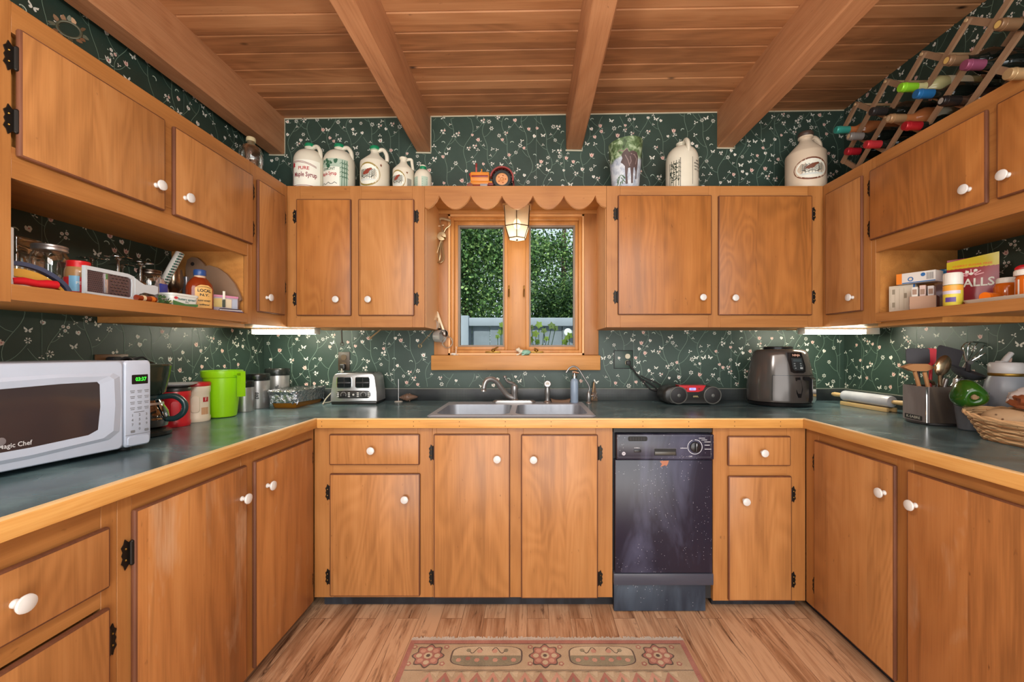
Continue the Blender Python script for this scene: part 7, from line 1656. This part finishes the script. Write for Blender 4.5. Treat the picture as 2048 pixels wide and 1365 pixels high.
# bottles
def bottle(name, lb, loc, r, H, body, cap, capk=(1.0, .28), label=None, rz=-1.0, band=None):
    t = thing(name, lb, 'bottle', loc, rz); ch = H*capk[1]
    b = B(); b.lathe([(r*.94, 0), (r, .004), (r, H-ch-.012), (r*.86, H-ch-.002), (r*.72, H-ch+.002)], body, seg=32)
    b.build('bottle', t)
    if label:
        b = B()
        for (a, c, z0, z1, m) in label: b.sheet(cyl(r+.0005, 0, 0), a*r, c*r, z0*H, z1*H, m, 10, 1)
        if band: b.text(cyl(r+.001, 0, band[4]), band[0], band[1], band[2], 0, band[3]*H, weight=.03, width=band[5] if len(band) > 5 else None)
        b.build('label', t)
    b = B(); cr = r*capk[0]; b.lathe([(cr, H-ch), (cr*1.02, H-ch+.002), (cr, H-.004), (cr*.9, H), (0, H)], cap, seg=32)
    for k in range(20): b.box(-.0007, .0007, -cr*1.015, -cr*.98, H-ch+.003, H-.006, cap, xf=Matrix.Rotation(k*PI/10, 4, 'Z'))
    b.build('cap', t); return t
capw = C('cap_white', (220, 216, 206), .35)
bottle('vitamin_bottle', 'yellow vitamin bottle with tall white cap in front of the cough drop bag', (1.625, 1.600, SZ), .0285, .128, C('vitamin_yellow', (216, 200, 70), .4), capw, (.98, .36), [(-1.6, 1.6, .46, .62, C('vitamin_orange', (226, 160, 60), .4)), (-1.2, 1.0, .36, .46, C('vitamin_lilac', (206, 200, 214), .4)), (-.6, .5, .12, .26, C('vitamin_purple', (92, 66, 140), .4))])
# tray with the pill bottles on it
t = thing('serving_tray', 'off-white plastic tray carrying pill bottles on the medicine shelf', 'tray', (1.735, 1.330, SZ), 0)
b = B(); b.loft(rrect(-.125, .125, -.235, .235, .03, 5), [(0, .95), (.002, .97), (.014, 1.0), (.016, 1.01), (.016, .985), (.004, .94)], C('tray_white', (212, 206, 190), .4), 'xy'); b.build('tray', t)
TZ = SZ+.0048
amb = C('pill_amber', (196, 96, 24), .15); whl = C('pill_label', (220, 214, 206), .5)
b = None
t = thing('pill_bottle', 'orange pill bottle lying on its side at the left end of the tray', 'pill bottle', (1.658, 1.490, TZ+.0165), .25); b = B(); xf = Matrix.Rotation(PI/2, 4, 'Y') @ Matrix.Identity(4)
b.lathe([(0, -.03), (.015, -.03), (.016, -.028), (.016, .02)], amb, seg=24, xf=xf); b.build('bottle', t); b = B(); b.lathe([(.0165, -.044), (.0165, -.031), (0, -.031)], C('cap_orange', (226, 112, 22), .25), seg=24, xf=xf); b.lathe([(0, -.0445), (.0165, -.044)], M['cap_orange'], seg=24, xf=xf); b.build('cap', t)
t_ = B(); t_.lathe([(.014, 0), (.015, .002), (.015, .012), (.0, .0125)], M['cap_orange'], seg=24); o = t_.build('bottle_cap'); o.location = (1.655, 1.440, TZ); tag(o, 'loose orange bottle cap on the tray beside the lying pill bottle', 'cap')
bottle('pill_bottle', 'squat amber bottle with a white lid and pale label behind the loose orange cap', (1.735, 1.515, TZ), .034, .090, amb, capw, (.80, .22), [(-3, 3, .04, .26, whl)])
bottle('pill_bottle', 'amber prescription bottle with a white label and wide white cap on the tray', (1.668, 1.398, TZ), .027, .098, amb, capw, (1.10, .2), [(-3, 3, .04, .66, whl)])
bottle('supplement_bottle', 'big white supplement bottle with a red lid and red label at the right edge', (1.690, 1.290, TZ), .052, .158, C('bottle_bright_white', (218, 214, 210), .35), C('lid_crimson', (184, 24, 54), .35), (.86, .18), [(-1.0, .8, .10, .62, C('supp_red', (196, 30, 52), .35)), (-1.0, .8, .50, .62, C('supp_orange', (230, 120, 50), .35))], -1.15, ('MODEX', .020, paper_w, .42, -.1, .07))
t_ = B(); t_.box(-.012, .012, -.03, .03, 0, .010, C('case_grey', (120, 110, 104), .4), .003); o = t_.build('pill_case'); o.location = (1.690, 1.452, TZ); tag(o, 'small grey case lying on the tray behind the prescription bottle', 'case')
fo = foil_m
t_ = B(); t_.ball((0, 0, .075), (.05, .045, .020), fo, 24, fn=crum(.4)); t_.ball((.01, -.03, .08), (.022, .022, .016), M['soft_black'], 12); t_.box(-.02, .03, -.03, .03, 0, .07, C('carton_tan2', (140, 126, 104), .6), .002); o = t_.build('foil_parcel', angle=20); o.location = (1.800, 1.420, TZ+.105-.0); o.location.z = TZ; o.scale = (1, 1, 1.55); tag(o, 'crumpled foil parcel on a small carton behind the supplement bottle', 'parcel')
t = thing('scissors', 'small scissors with a red grip standing open behind the prescription bottle', 'scissors', (1.752, 1.462, TZ), math.radians(-55))
b = B(); b.prism([(-.045, .075), (.016, .108), (.02, .102), (-.042, .070)], -.002, .002, C('scissor_pale', (214, 180, 160), .4), 'xz'); b.prism([(-.004, 0), (.004, 0), (.012, .100), (.004, .100)], .0022, .005, M['steel'], 'xz'); b.build('blades', t)
b = B(); b.ball((-.012, 0, .116), (.022, .008, .014), C('grip_red', (200, 30, 40), .35), 14); b.tube([(.006, 0, .10), (-.006, 0, .112)], .004, M['grip_red'], 8); b.build('grip', t)
